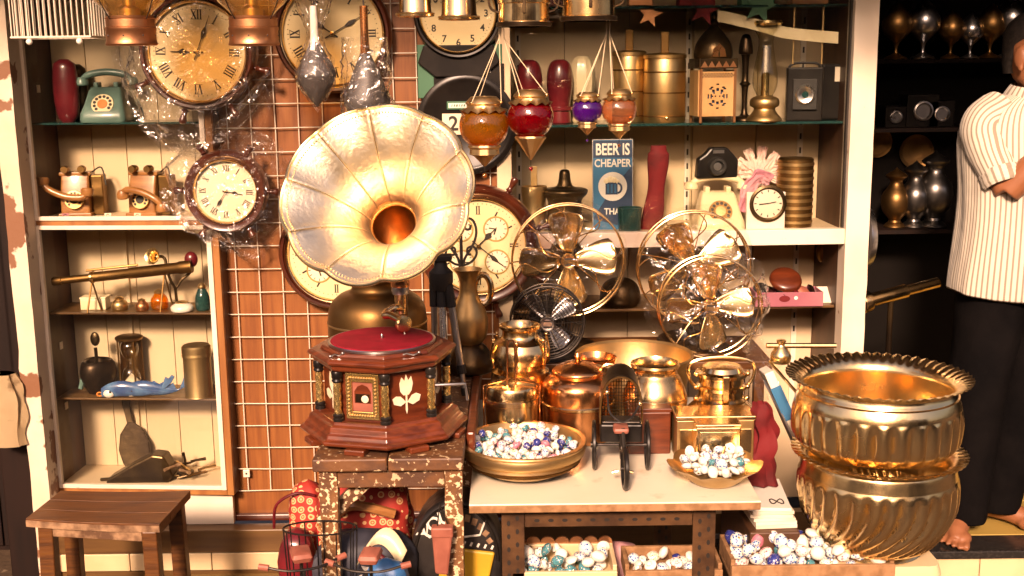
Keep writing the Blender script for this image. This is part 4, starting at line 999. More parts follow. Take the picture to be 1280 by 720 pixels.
# two tan wooden telephones with the receiver resting across the front
for px, lab, rz, flip in ((98, 'tan wooden telephone with receiver hooked across its front, nearest the post', .10, 1), (183, 'tan wooden telephone with receiver sloping to the shelf, behind the small clock', -.15, -1)):
    P = thing('wooden_telephone', lab, 'telephone', shelf_pt(FL, px, LS['mid'], .11), rz, 'old telephones on the shelves')
    mb().bx(-.052,.052,-.04,.05,0,.012).build('base', 'tan_wood', P, smooth=0, bevel=.003)
    b = MB(); b.loft([rrect(.046,.036,.012,0,.005), rrect(.046,.036,.06,0,.008), rrect(.044,.026,.13,0,.02)]); b.build('body', 'tan_wood', P, smooth=30)
    mb().bx(-.05,.05,-.006,.05,.130,.142).build('top_board', 'tan_wood', P, smooth=0, bevel=.003)
    mb().bx(.047,.085,.0,.055,.0,.13).build('side_box', 'brass_old', P, smooth=0, bevel=.004)
    for x in (-.026, .026): mb(tr(x, -.018, .152) @ rotm('X', 90)).lathe([(0,-.02),(.011,-.02),(.013,0),(.011,.012),(0,.012)], 16, cap=False).build('bell', 'brass_old', P)
    dial_face(P, tr(0,-.033,.055) @ rotm('X', 78), .030, 'brass_dull', 'ink', 'ink')
    if flip == 1: handset(P, 'tan_wood', (-.088,-.05,.118), (.050,-.062,.082), (0,-.25,-1), .010, .019)
    else: handset(P, 'tan_wood', (-.040,-.07,.075), (.092,-.075,.035), (0,-.2,1), .010, .019)
    mb().tube(cr([(.05,.02,.14),(.085,.0,.155),(.10,-.02,.10)], 5), .0025, 6).build('cord', 'ink', P)
# little price cards along the shelf
for i, px in enumerate((82, 135, 172)):
    p = shelf_pt(FL, px, LS['mid'], .03)
    b = mb(rotm('X', -8)); b.bx(-.011,.011,-.001,.001,0,.018); o = b.build('price_card', 'paper' if i else 'pink_paper', smooth=0)
    b = mb(rotm('X', -8)); b.tube([(.005*cos(a), -.0016, .010+.004*sin(a)) for a in [i_*PI/6 for i_ in range(10)]], .0008, 4); b.build('mark', 'ink', o)
    tag(at(o, p, FL.yaw), ('small pinkish price card in front of the first wooden telephone', 'small white price card between the two wooden telephones', 'small white price card in front of the second wooden telephone')[i], 'card', 'price cards on the cabinet shelf')
# telescope
z1 = LS['s1']; a = W(66, 352, 3.70); c = W(240, 333, 3.70); dv = (c-a)
TS = thing('telescope', 'long dark brass telescope on small stands behind the cabinet glass', 'telescope', a)
Tm = dv.to_track_quat('Z', 'Y').to_matrix().to_4x4(); L = dv.length
mb(Tm).lathe([(0,0),(.013,0),(.015,.004),(.015,.03),(.0125,.032),(.0125,L*.27),(.016,L*.275),(.0165,L*.29),(.016,L*.55),(.0185,L*.56),(.0185,L*.9),(.021,L*.91),(.021,L*1.0),(.018,L),(0,L*.99)], 24, cap=False).build('tube', 'brass_old', TS)
mb(Tm @ tr(0,0,L*.27)).lathe([(.0165,0),(.019,.002),(.019,.010),(.0165,.012)], 24, cap=False).build('ring', 'brass', TS)
mb(Tm).tube([(-.0,.024,L*.25),(0,.024,L*.62)], .004, 8).build('finder', 'brass_old', TS)
mb(Tm).tube([(0,.024,L*.30),(0,.012,L*.30)], .003, 6).build('finder_post', 'brass_old', TS)
for t in (.28, .80):
    q = dv*t; zz = z1-a.z
    for s_ in (-1, 1): mb().tube([q+Vector((0,0,-.012)), Vector((q.x+s_*.016, q.y+s_*.02, zz))], .003, 6).build('stand_leg', 'brass_old', TS)
# small horn on a bent stem (toy gramophone) and dark knob
p = shelf_pt(FL, 222, z1, .09); base = p
HN = thing('small_horn', 'small pale brass horn on a bent dark stem above the telescope', 'horn', base)
hc = W(190, 320, 3.68)-base
b = mb(tr(hc) @ rotm('Z', -18) @ rotm('X', 75)); b.lathe(prof([(.006,-.035),(.010,-.02),(.018,-.006),(.028,.0)],4), 10, cap=False); o = b.build('bell', 'brass_pale', HN, smooth=20)
b = MB(); b.tube(cr([hc+Vector((.004,.03,-.008)), hc+Vector((.03,.03,-.012)), hc+Vector((.045,.01,-.06)), Vector((.0,-.01,.075)), Vector((.022,-.005,.10)), Vector((.05,0,.125)), Vector((.055,0,.16))], 6), .005, 8); b.build('stem', 'bronze_dark', HN)
b = MB(); b.tube([(.0,-.01,.075),(0,0,.0)], .005, 8); b.lathe([(0,0),(.022,0),(.022,.004),(.006,.012),(0,.012)], 16); b.build('stand', 'bronze_dark', HN)
mb().sph((.055,0,.165), .022, 14, 10, (1,.8,1.2)).build('knob', 'maroon', HN)
# jars on the same shelf
for i, (px, dd, rp, hp, mt, lab) in enumerate(((200, .10, 11, 26, 'amber_glass', 'small yellow glass jar under the telescope'), (228, .06, 14, 14, 'white_glaze', 'low white beaded dish under the telescope'), (254, .08, 9, 36, 'teal_glass', 'small teal bottle with brass top at the cabinet edge'), (150, .08, 10, 18, 'brass_dull', 'small brass pot under the telescope tube'), (120, .10, 16, 14, 'ivory', 'small ivory box under the telescope tube'), (178, .07, 8, 16, 'copper_dull', 'small copper bell under the telescope tube'))):
    k = mpp(3.7, 380); p = shelf_pt(FL, px, z1, dd); r, h = rp*k, hp*k
    J = thing('jar', lab, 'jar', p)
    if i == 4: mb().bx(-r,r,-r*.6,r*.6,0,h).build('body', mt, J, smooth=0, bevel=.003); mb().bx(-r*1.04,r*1.04,-r*.63,r*.63,h,h+.006).build('lid', mt, J, smooth=0, bevel=.002); continue
    mb().lathe(prof([(0,0),(r*.8,0),(r,h*.2),(r*.95,h*.5),(r*.6,h*.72),(r*.5,h*.78)]), 20, cap=True).build('body', mt, J)
    mb().lathe([(0,h*.78),(r*.55,h*.78),(r*.6,h*.84),(r*.35,h*.94),(r*.12,h*.97),(0,h)], 16, cap=False).build('lid', 'brass_dull', J)
# ---- second shelf: ladle bowl, hourglass, fish, canister
z2 = LS['s2']; k = mpp(3.72, 470)
p = shelf_pt(FL, 124, z2, .11); B = thing('bronze_scoop', 'dark bronze bowl with an upright ladle standing behind the blue fish', 'bowl', p)
mb().lathe(prof([(0,0),(10*k,0),(14*k,.006),(22*k,22*k),(21*k,36*k),(17*k,42*k)])+[(14*k,40*k),(10*k,20*k),(0,14*k)], 24, mod=lambda a, r, z: r*(1+.07*sin(a*3+1)), cap=False).build('bowl', 'bronze_dark', B)
mb().tube(cr([(-.005,0,.03),(.004,-.01,.09),(.004,-.012,.155)], 5), .006, 8).build('handle', 'bronze_dark', B)
mb().sph((.005,-.012,.185), .032, 14, 10, (.5,.25,.75)).build('ladle', 'bronze_dark', B)
mb().tube([(-.03,-.02,.10),(-.05,-.03,.02)], .008, 8).build('spout', 'teal', B)
p = shelf_pt(FL, 166, z2, .15); H = thing('hourglass', 'brown framed hourglass at the back of the fish shelf', 'hourglass', p)
h = W(166, 420, FL.w(0,.15,0).y+.02).z-z2; r = 15*k
for z in (0, h-.012): mb(tr(0,0,z)).lathe([(0,0),(r*1.1,0),(r*1.15,.004),(r*1.15,.008),(r*1.0,.012),(0,.012)], 24, cap=False).build('plate', 'brass_old', H)
mb().lathe(prof([(r*.5,.012),(r*.8,h*.2),(r*.6,h*.38),(r*.12,h*.5),(r*.6,h*.62),(r*.8,h*.8),(r*.5,h-.012)]), 24, cap=False).build('bulb', 'clear_glass', H)
mb().lathe([(0,.0125),(r*.6,.0125),(r*.7,h*.13),(0,h*.3)], 18, cap=False).build('sand', 'white_glaze', H)
for i in range(4): a = .6+i*PI/2; mb().tube([(r*.98*cos(a),r*.98*sin(a),.01),(r*.98*cos(a),r*.98*sin(a),h-.01)], .0035, 8).build('pillar', 'brass_old', H)
mb(tr(0,0,.012)).lathe([(r*1.0,0),(r*1.0,h-.024)], 24, a0=.3, a1=2.9, cap=False).build('case', 'brass_old', H)
for i, (px, dd, s_) in enumerate(((128, .04, 1.0), (156, .055, .95))):
    p = shelf_pt(FL, px, z2, dd)
    Fh = thing('ceramic_fish', ('glazed blue ceramic fish with white face at the front of the shelf', 'glazed blue ceramic fish overlapping behind the first one')[i], 'fish', p, .05)
    L = 78*k*s_; rg = []
    for ii in range(19):
        t = ii/18; x = L*t; hb = (.17*sin(PI*min(1, t*1.02+.10))**.7)*(1-t*.55)*L*.85+.003; wb = hb*.6
        zc = hb+.002 if t < .6 else hb+.002+(t-.6)**2*.16
        rg.append([(x, wb*cos(a), zc+hb*sin(a)*(1.0)) for a in [2*PI*j/14 for j in range(14)]])
    b = MB(); b.loft(rg); bd = b.build('body', 'blue_glaze', Fh, smooth=50)
    b = MB(); b.prism([(L*.93,.028),(L*1.0,.026),(L*1.10,.045),(L*1.16,.066),(L*1.11,.072),(L*1.06,.060),(L*1.01,.066),(L*.98,.05)], -.004, .004); b.build('tail', 'blue_glaze', Fh, smooth=0, bevel=.002)
    b = MB(); b.prism([(L*.30,.032),(L*.86,.024),(L*.82,.044),(L*.74,.036),(L*.66,.048),(L*.58,.040),(L*.50,.052),(L*.40,.042),(L*.34,.046)], -.003, .003); b.build('fin', 'blue_glaze', Fh, smooth=0, bevel=.0015)
    mb().sph((L*.12, -.005, .0165), .0180, 14, 10, (1.1,.75,.9)).build('face', 'white_glaze', Fh)
    mb().sph((L*.15, -.0185, .024), .0035, 10, 8).build('eye', 'ink', Fh)
    b = MB(); b.tube([(-.006+.009*cos(a), -.006, .014+.006*sin(a)) for a in [PI*.2+i_*2*PI/14 for i_ in range(12)]], .0026, 6); b.build('lips', 'orange_print', Fh)
p = shelf_pt(FL, 249, z2, .07); k2 = mpp(3.69, 470); h = 66*k2; r = 17*k2
Cn = thing('brass_canister', 'round brass canister with ribbed lid beside the blue fish', 'canister', p)
mb().lathe([(0,0),(r,0),(r*1.02,.002),(r,.005),(r,h*.78),(0,h*.78)], 32, cap=False).build('body', 'brass_dull', Cn)
mb().lathe([(r*.9,h*.775),(r*1.05,h*.78),(r*1.07,h*.82),(r*1.04,h*.84),(r*1.06,h*.88),(r*1.05,h*.97),(r*.95,h),(0,h)], 32, cap=False).build('lid', 'brass_dull', Cn)
# ---- bottom: wooden duck-like iron, standing paddle, heap of tools
z3 = LS['bot']; p = shelf_pt(FL, 172, z3, .15); k = mpp(3.74, 560)
Pd = thing('leaf_paddle', 'dark iron leaf shaped paddle leaning against the cabinet back', 'paddle', p)
b = mb(rotm('X', -12) @ rotm('Y', -9)); b.prism([(x*k, z*k) for x, z in [(-8,0),(12,0),(20,16),(21,34),(14,54),(3,64),(-2,64),(-14,50),(-19,30),(-16,12)]], -.006, .006); b.build('blade', 'bronze_dark', Pd, smooth=0, bevel=.004)
b = mb(rotm('X', -12) @ rotm('Y', -9)); b.prism([(x*k, z*k) for x, z in [(-3,62),(5,62),(4,84),(8,104),(-6,104),(-5,84)]], -.005, .005); b.build('handle', 'bronze_dark', Pd, smooth=0, bevel=.003)
p = shelf_pt(FL, 180, z3, .07); Ir = thing('iron_mould', 'dark cast iron wedge mould lying on the cabinet floor', 'mould', p)
b = MB(); b.prism([(x*k, z*k) for x, z in [(-44,0),(34,0),(40,8),(36,22),(30,34),(16,36),(-8,24),(-40,6)]], -.035, .035); b.build('body', 'bronze_dark', Ir, smooth=0, bevel=.006)
b = MB(); b.tube(cr([(-.14,-.01,.006),(-.10,-.02,.012),(-.05,-.02,.018)],4), .006, 8); b.build('rod', 'bronze_dark', Ir)
random.seed(5)
for i in range(12):
    px = 238+random.uniform(-22, 22); p = shelf_pt(FL, px, z3, .05+.09*random.random())
    L = random.uniform(.05, .10); zz = .006+.009*(i//2)
    b = mb(rotm('Z', random.uniform(-50, 50)) @ rotm('Y', random.uniform(-9, 9))); r_ = random.uniform(.004, .007)
    if i % 3 == 0: b.bx(-L/2, L/2, -r_, r_, -.003, .003)
    else: b.tube([(-L/2,0,0),(-L*.1,0,.002),(L/2,0,0)], [r_, r_*.7, r_*1.1], 8)
    o = b.build('metal_tool', ('brass_old', 'brass_dull', 'bronze_dark', 'edge_wood')[i % 4]); o.location = p+Vector((0,0,zz))
    tag(o, ('dark brass rod', 'dull brass rod', 'black iron rod', 'weathered wooden rod')[i % 4]+' in the heap on the cabinet floor', 'tool', 'heap of small tools on the cabinet floor')
p = shelf_pt(FL, 232, z3, .12); b = MB(); b.tube([(0,0,0),(.002,0,.055),(-.004,0,.08)], [.005,.004,.006], 8); b.lathe([(0,0),(.03,0),(.028,.014),(.006,.02),(0,.02)], 16)
o = b.build('pestle_stand', 'bronze_dark'); tag(at(o, p), 'small bronze stand with upright stub behind the heap of tools', 'stand')

# ================================================================ THINGS IN THE RIGHT CABINET
zT, zM, zL = RS['top'], RS['mid'], RS['low']
k = mpp(3.82, 100)
def rp(px, z, d): return shelf_pt(FR, px, z, d)
for i, (px, mt, dd, lab) in enumerate(((662, 'maroon', .14, 'dark red velvet boot shaped vase behind the ruby lantern'), (700, 'maroon', .14, 'dark red velvet vase left of the purple lantern'), (728, 'ivory', .18, 'ribbed cream vase behind the purple lantern'))):
    h = (78 if i < 2 else 82)*k; r = (16 if i < 2 else 15)*k
    b = MB(); b.lathe(prof([(0,0),(r*.8,0),(r*.85,h*.1),(r*.8,h*.3),(r*1.0,h*.55),(r*1.02,h*.75),(r*.8,h*.93),(r*.4,h*1.0),(0,h*1.005)]), 24, cap=False, mod=(lambda a, q, z: q*(1+.05*cos(a*9))) if i == 2 else None)
    if i < 2: b.lathe([(r*.86,h*.2),(r*.98,h*.21),(r*.98,h*.26),(r*.84,h*.27)], 24, cap=False)
    o = b.build('vase', mt); tag(at(o, rp(px, zT, dd)), lab, 'vase')
for px, rpx, h0, dd, lab in ((786, 21, 88, .17, 'brass milk can with upright handle behind the peach lantern'), (830, 26, 84, .12, 'banded brass milk can beside the Moroccan lantern')):
    r, h = rpx*k, h0*k; Cn = thing('milk_can', lab, 'can', rp(px, zT, dd), group='brass cans on the glass shelf')
    mb().lathe([(0,0),(r*.96,0),(r,.004),(r,h*.9),(r*.96,h*.93),(0,h*.93)], 32, cap=False).build('body', 'brass_dull', Cn)
    for t in (.08, .42, .72): mb().lathe([(r*.99,h*t),(r*1.025,h*t+.001),(r*1.025,h*t+.005),(r*.99,h*t+.006)], 32, cap=False).build('band', 'brass_old', Cn)
    mb().lathe([(r*.9,h*.93),(r*1.03,h*.93),(r*1.03,h*.98),(r*.9,h*1.0),(0,h*1.02)], 32, cap=False).build('lid', 'brass_dull', Cn)
    mb().bx(-5*k, 5*k, -.006, .006, h*1.0, h*1.0+26*k).build('handle', 'brass_old', Cn, smooth=0, bevel=.003)
    mb().sph((0,-r*1.0,.016), .007, 8, 6).build('tap', 'brass', Cn)
# moroccan lantern
p = rp(890, zT, .10); k = mpp(3.78, 100); hw = 23*k; Ml = thing('moroccan_lantern', 'square Moroccan lantern with pierced pale panels and dark domed top', 'lantern', p, .12)
for sx in (-1, 1):
    for sy in (-1, 1): mb().bx(sx*hw-.004*(sx+1), sx*hw+.004*(1-sx), sy*hw-.004*(sy+1), sy*hw+.004*(1-sy), 0, 66*k).build('corner_post', 'copper_dull', Ml, smooth=0)
mb().bx(-hw+.008, hw-.008, -hw+.012, hw-.012, 8*k, 62*k).build('liner', 'sign_dark', Ml, smooth=0)
for sgn in (-1,):
    b = MB(); n = 22; cell = (2*hw-.016)/n; z0 = 8*k; nz = int(56*k/cell)
    for ix in range(n):
        for iz in range(nz):
            x = (ix+.5)/n*2-1; zc = (iz+.5)/nz*2-1; q = math.hypot(x, zc*1.15+.12); th = math.atan2(zc*1.15+.12, x)
            hole = (q < .66 and (cos(8*th)*.5+.5) > .42 and 0.12 < q and (int(q*11) % 3 != 2)) or (zc > .72 and zc < .92 and (ix+iz) % 2 == 0)
            if not hole: b.bx(-hw+.008+ix*cell, -hw+.008+(ix+1)*cell, -hw+.0035, -hw+.0065, z0+iz*cell, z0+(iz+1)*cell)
    b.build('pierced_panel', 'pierced_tan', Ml, smooth=0)
for sx in (-1, 1): mb().bx(sx*hw-.003, sx*hw+.003, -hw+.009, hw-.009, 8*k, 64*k).build('side_panel', 'pierced_tan', Ml, smooth=0)
mb().bx(-hw*1.06, hw*1.06, -hw*1.06, hw*1.06, 66*k, 78*k).build('cornice', 'bronze_dark', Ml, smooth=0, bevel=.002)
b = MB()
for i in range(5): b.prism([((-1+.4*i)*hw*.98,67.5*k),((-1+.4*i+.2)*hw*.98,75*k),((-1+.4*i+.4)*hw*.98,67.5*k)], -hw*1.075, -hw*1.061)
b.build('cornice_pattern', 'copper_dull', Ml, smooth=0)
mb().lathe(prof([(hw*1.05,78*k),(hw*1.08,84*k),(hw*.98,96*k),(hw*.62,108*k),(hw*.28,116*k),(hw*.2,118*k)]), 8, cap=False).build('dome', 'bronze_dark', Ml, smooth=60)
b = MB(); b.prism([(-.4*hw,80*k),(.4*hw,80*k),(.3*hw,90*k),(0,96*k),(-.3*hw,90*k)], -hw*1.06, -hw*1.02); b.build('dome_plate', 'copper', Ml, smooth=0)
mb().lathe([(hw*.22,117*k),(hw*.30,119*k),(hw*.22,122*k),(hw*.10,126*k),(hw*.16,130*k),(hw*.05,136*k),(0,138*k)], 12, cap=False).build('finial', 'bronze_dark', Ml)
# clear hurricane lamp and brass candlestick
p = rp(955, zT, .09); Hl = thing('hurricane_lamp', 'clear glass chimney lamp with brass base on the glass shelf', 'lamp', p)
mb().lathe(prof([(0,0),(20*k,0),(21*k,4*k),(16*k,10*k),(13*k,16*k),(18*k,20*k),(17*k,28*k),(9*k,32*k)]), 32, cap=False).build('base', 'brass_dull', Hl)
mb().lathe(prof([(9*k,30*k),(15*k,44*k),(15*k,60*k),(11*k,82*k),(9*k,100*k),(15*k,112*k),(19*k,118*k)]), 32, cap=False).build('chimney', 'clear_glass', Hl)
mb().lathe([(0,32*k),(5*k,32*k),(5*k,90*k),(0,92*k)], 16, cap=False).build('candle', 'brass_pale', Hl)
mb().lathe([(18*k,117*k),(20*k,120*k),(19*k,123*k),(17*k,120*k)], 28, cap=False).build('rim', 'brass_pale', Hl)
p = rp(930, zT, .15); b = MB(); b.lathe(prof([(0,0),(14*k,0),(12*k,5*k),(4*k,10*k),(4*k,40*k),(7*k,46*k),(4*k,52*k),(5*k,80*k),(9*k,84*k),(8*k,96*k),(5*k,106*k),(0,108*k)]), 20, cap=False)
o = b.build('candlestick', 'bronze_dark'); tag(at(o, p), 'dark candlestick behind the clear chimney lamp', 'candlestick')
# bellows camera and its case
p = rp(1004, zT, .08); Bc = thing('bellows_camera', 'black folding camera with round silver lens on the glass shelf', 'camera', p, -.15)
mb().bx(-22*k, 22*k, -.02, .03, 0, 66*k).build('body', 'black_plastic', Bc, smooth=0, bevel=.005)
mb().bx(-15*k, 15*k, -.030, -.02, 14*k, 52*k).build('lens_board', 'black_matte', Bc, smooth=0, bevel=.003)
mb(tr(0,-.030,33*k) @ RY).lathe([(4*k,.0),(12*k,.0),(12*k,.004),(10*k,.008),(5*k,.005),(4*k,.003)], 28, cap=False).build('lens_ring', 'steel', Bc)
mb(tr(0,-.030,33*k) @ RY).lathe([(0,.003),(4.2*k,.002)], 16, cap=False).build('lens', 'teal_glass', Bc)
mb().tube(cr([(-20*k,0,66*k),(-12*k,0,71*k),(12*k,0,71*k),(20*k,0,66*k)], 5), .004, 8).build('strap', 'black_matte', Bc)
p = rp(1042, zT, .14); b = mb().bx(-20*k, 20*k, -.03, .03, 0, 70*k); o = b.build('camera_case', 'black_plastic', smooth=0, bevel=.008); tag(at(o, p), 'plain black camera case behind the folding camera', 'case')
b = mb().bx(-4*k, 4*k, -.0325, -.0305, 48*k, 66*k); b.build('tag', 'paper', o, smooth=0)
for px in (991, 1027):     # price-tag style tubes hanging above
    a = W(px, 80, 3.76); o = mb().tube([(0,0,0),(0,0,FR.uz(px, 7, .1)[1]-a.z)], .0035, 8).build('hanging_rod', 'brass_dull'); o.location = a
    tag(o, 'thin brass rod hanging in front of the %s' % ('folding camera' if px < 1000 else 'black camera case'), 'rod', 'thin rods above the cameras')
# pale strip across the top
b = MB(); P_ = [W(897, 12, 3.74), W(940, 22, 3.74), W(985, 34, 3.74), W(1048, 40, 3.74)]
vs = []; fs = []
for i, p in enumerate(cr(P_, 6)): vs += [p, p+Vector((0,.003*sin(i*1.3),-14*k))]
for i in range(len(vs)//2-1): fs.append((2*i, 2*i+2, 2*i+3, 2*i+1))
b.add(vs, fs); o = b.build('pale_strip', 'ivory', smooth=0); so = o.modifiers.new('t', 'SOLIDIFY'); so.thickness = .001; tag(o, 'pale strip sagging behind the cabinet glass', 'strip')
# a few things on the roof shelf, only their feet showing
for px, wd, mt, lab in ((690, 40, 'maroon', 'dark red box on the topmost shelf'), (800, 30, 'copper_dull', 'copper box on the topmost shelf'), (870, 44, 'red_cloth', 'bright red box on the topmost shelf'), (945, 40, 'green_print', 'dark green box on the topmost shelf'), (1010, 44, 'tan_wood', 'tan wooden box on the topmost shelf')):
    p = rp(px, RS['roof'], .09); o = mb().bx(-wd*k/2, wd*k/2, -.03, .05, 0, .07).build('small_box', mt, smooth=0, bevel=.004); tag(at(o, p), lab, 'box')
# star ornaments hanging
for px, py, mt, r_, lab in ((812, 18, 'copper_dull', 16, 'copper star ornament hanging under the topmost shelf'), (880, 12, 'red_cloth', 20, 'red star ornament hanging under the topmost shelf'), (950, 8, 'green_print', 22, 'dark green star ornament hanging under the topmost shelf')):
    c = W(px, py, 3.725); P_ = []
    for i in range(10): a = PI/2+i*PI/5; q = r_*k*(1 if i % 2 == 0 else .42); P_.append((q*cos(a), q*sin(a)))
    b = mb(rotm('Y', 12)).prism(P_, -.003, .003); b.tube([(0,0,0),(0,0,RS['roof']-c.z-.008)], .0008, 5); o = b.build('star_ornament', mt, smooth=0); o.location = c; tag(o, lab, 'ornament', 'stars in the cabinet')
# ---- middle bay
k = mpp(3.78, 230)
p = rp(766, zM, .10); sw, sh = 25*k, 112*k
Sg = thing('tin_sign', 'blue tin sign reading BEER IS CHEAPER THAN with a beer mug', 'sign', p, rot=(rad(-5), 0, 0))
mb().bx(-sw, sw, 0, .003, 0, sh).build('plate', 'sign_blue', Sg, smooth=0)
b = MB(); b.add([(-sw,-.0006,sh*.12),(sw,-.0006,-0+.001),(sw,-.0006,sh*.72),(-sw*.2,-.0006,sh*.40)], [(0,1,2,3)]); b.build('dark_field', 'sign_dark', Sg, smooth=0)
b = mb().bx(-sw,sw,-.0007,-.0004,sh*.80,sh*.985); b.build('top_band', 'sign_dark', Sg, smooth=0)
b = MB(); b.bx(-sw-.001,-sw+.0018,-.0016,.004,0,sh).bx(sw-.0018,sw+.001,-.0016,.004,0,sh).bx(-sw+.0018,sw-.0018,-.0016,.004,sh-.002,sh+.001); b.build('edge', 'steel', Sg, smooth=0)
b = MB(); text_to(b, 'BEER IS', 20*k, 0, sh*.885, -.0012, .68); text_to(b, 'CHEAPER', 13.5*k, 0, sh*.735, -.0012, .80); text_to(b, 'THAN', 11*k, 3*k, sh*.20, -.0012, .9); b.build('lettering', 'print_white', Sg, smooth=0)
mb(tr(0,-.0010,sh*.48) @ RY).lathe([(0,.0004),(18*k,.0002)], 28, cap=False).build('roundel', 'print_white', Sg)
b = mb(); b.bx(-9*k,6*k,-.0024,-.0018,sh*.48-10*k,sh*.48+5*k); mug = b.build('mug', 'sign_dark', Sg, smooth=0)
b = MB(); 
for i in range(3): b.bx((-7+4.5*i)*k,(-4.6+4.5*i)*k,-.0030,-.0025,sh*.48-8*k,sh*.48+3*k)
b.build('mug_panels', 'sign_blue', mug, smooth=0)
b = MB(); b.tube([(6*k+5*k*cos(a), -.0022, sh*.48-2*k+6*k*sin(a)) for a in [-PI/2+PI*i/10 for i in range(11)]], 1.3*k, 6); b.build('mug_handle', 'sign_dark', mug)
b = MB()
for x, z, r in ((-8,7,3.4),(-3,9,4),(2,8,3.6),(6,6,2.6)): b.sph((x*k,-.0022,sh*.48+z*k), r*k, 8, 6, (1,.15,1))
b.build('foam', 'ivory', mug)
# teal beaker in front of the sign
p = rp(787, zM, .05); o = MB().lathe(prof([(0,0),(12*k,0),(14*k,6*k),(15*k,24*k),(16*k,30*k)])+[(14*k,30*k),(12*k,8*k),(0,6*k)], 24, cap=False).build('beaker', 'teal_glass'); tag(at(o, p), 'dark teal glass beaker in front of the tin sign', 'beaker')
# red ribbed sheath
p = rp(822, zM, .10); b = MB(); rg = []
for i in range(31):
    t = i/30; w_ = (12+1.5*sin(i*PI/1.0*.9)*(1 if i % 2 else -1))*k*(1 if t < .92 else .8); x = -9*k*(1-t)**2
    rg.append([(x+w_*cos(a), w_*.6*sin(a), 104*k*t) for a in [2*PI*j/14 for j in range(14)]])
b.loft(rg); o = b.build('ribbed_sheath', 'red_cloth', smooth=25); tag(at(o, p), 'red ribbed standing sheath to the right of the tin sign', 'sheath')
# brass binoculars left, dark bowl
p = rp(668, zM, .10); Bn = thing('brass_cup', 'dull brass cup beside the ship wheel clock handle', 'cup', p)
mb().lathe(prof([(0,0),(13*k,0),(15*k,8*k),(14*k,30*k),(16*k,50*k),(16*k,56*k)])+[(14*k,56*k),(12*k,10*k),(0,8*k)], 24, cap=False).build('body', 'brass_dull', Bn)
mb().tube(cr([(14*k,0,46*k),(26*k,0,40*k),(24*k,0,18*k),(14*k,0,12*k)], 5), .004, 8).build('handle', 'brass_dull', Bn)
mb().bx(-4*k,4*k,.002,.006,56*k,80*k).build('thumb_piece', 'brass_dull', Bn, smooth=0, bevel=.001)
p = rp(706, zM, .10); o = MB().lathe(prof([(0,0),(20*k,0),(23*k,8*k),(21*k,36*k),(28*k,46*k),(27*k,52*k),(10*k,56*k),(6*k,74*k),(0,76*k)]), 28, cap=False).build('lidded_pot', 'bronze_dark'); tag(at(o, p), 'dark bronze lidded pot behind the large brass fan', 'pot')
# cream telephone with black camera on it
Ph = desk_phone('cream rotary telephone under the black camera', rp(897, zM, .09), 1.0, 'ivory', 'brass_old', 0, True, 'ink', 'brass_dull')
p = rp(893, zM, .115); p.z = zM+.163
Cm = thing('film_camera', 'black reflex camera resting on the cream telephone', 'camera', p, .1)
b = MB(); b.prism([(x*k, z*k) for x, z in [(-26,0),(26,0),(27,22),(20,30),(12,38),(-8,38),(-15,30),(-24,24)]], -.02, .018); b.build('body', 'black_plastic', Cm, smooth=0, bevel=.006)
mb(tr(-1*k,-.02,15*k) @ RY).lathe([(0,.010),(6*k,.011),(7*k,.022),(10*k,.022),(11*k,.016),(12*k,.0)], 28, cap=False).build('lens', 'black_matte', Cm)
mb(tr(-1*k,-.0305,15*k) @ RY).lathe([(0,.002),(5*k,.001)], 16, cap=False).build('lens_glass', 'steel', Cm)
b = MB(); b.bx(-6*k,8*k,-.0225,-.020,31*k,35*k); b.build('name_plate', 'steel', Cm, smooth=0)
# little white desk clock with pink ribbon
p = rp(957, zM, .05); Dc = thing('desk_clock', 'small white square alarm clock with pink ribbon behind the glass', 'clock', p)
mb().bx(-24*k,24*k,.004,.03,0,46*k).build('case', 'white_glaze', Dc, smooth=0, bevel=.003)
Tc = bpy.data.objects.new('face', None)
mb(tr(2*k,.002,32*k) @ RY).lathe([(18*k,-.004),(22*k,-.004),(23*k,.003),(20*k,.006),(18*k,.003)], 32, cap=False).build('bezel', 'bronze_dark', Dc)
mb(tr(2*k,.001,32*k) @ RY).lathe([(0,0),(19*k,0)], 32, cap=False).build('dial', 'paper', Dc)
b = MB()
for i in range(12): a = i*PI/6; b.bar((2*k+sin(a)*14*k,32*k+cos(a)*14*k),(2*k+sin(a)*17*k,32*k+cos(a)*17*k),1.2*k,.0)
b.bar((2*k,32*k),(-9*k,31*k),1.5*k,-.0004); b.bar((2*k,32*k),(12*k,34*k),1.2*k,-.0006); b.build('hands', 'ink', Dc, smooth=0)
b = MB(); b.add(*streamer([Vector((-26*k,.03,20*k)), Vector((-20*k,.036,48*k)), Vector((-6*k,.03,64*k)), Vector((8*k,.036,58*k))], .045, 4)); o = b.build('ribbon', 'pink_cloth', Dc, smooth=30); so = o.modifiers.new('t', 'SOLIDIFY'); so.thickness = .001
p = rp(948, zM, .20); b = MB()
for i in range(9):
    a = i*2*PI/9; b.add(*streamer([Vector((0,0,50*k)), Vector((cos(a)*14*k, sin(a)*.02, 66*k+sin(a)*10*k)), Vector((cos(a)*30*k, sin(a)*.03, 72*k+sin(a)*26*k))], .03, i))
b.tube([(0,0,0),(0,0,60*k)], .003, 6); b.lathe([(0,0),(.03,0),(.03,.004),(0,.006)], 14); o = b.build('paper_flower', 'pale_pink', smooth=30); tag(o, 'large pale pink paper flower behind the white alarm clock', 'flower'); o.location = p
p = rp(992, zM, .12); b = MB(); b.lathe([(0,0),(22*k,0),(22*k,84*k),(20*k,86*k),(0,86*k)], 28, mod=lambda a, r, z: r, cap=False)
o = b.build('brass_cylinder', 'brass_old'); tag(at(o, p), 'plain brass cylinder right of the white alarm clock', 'cylinder')
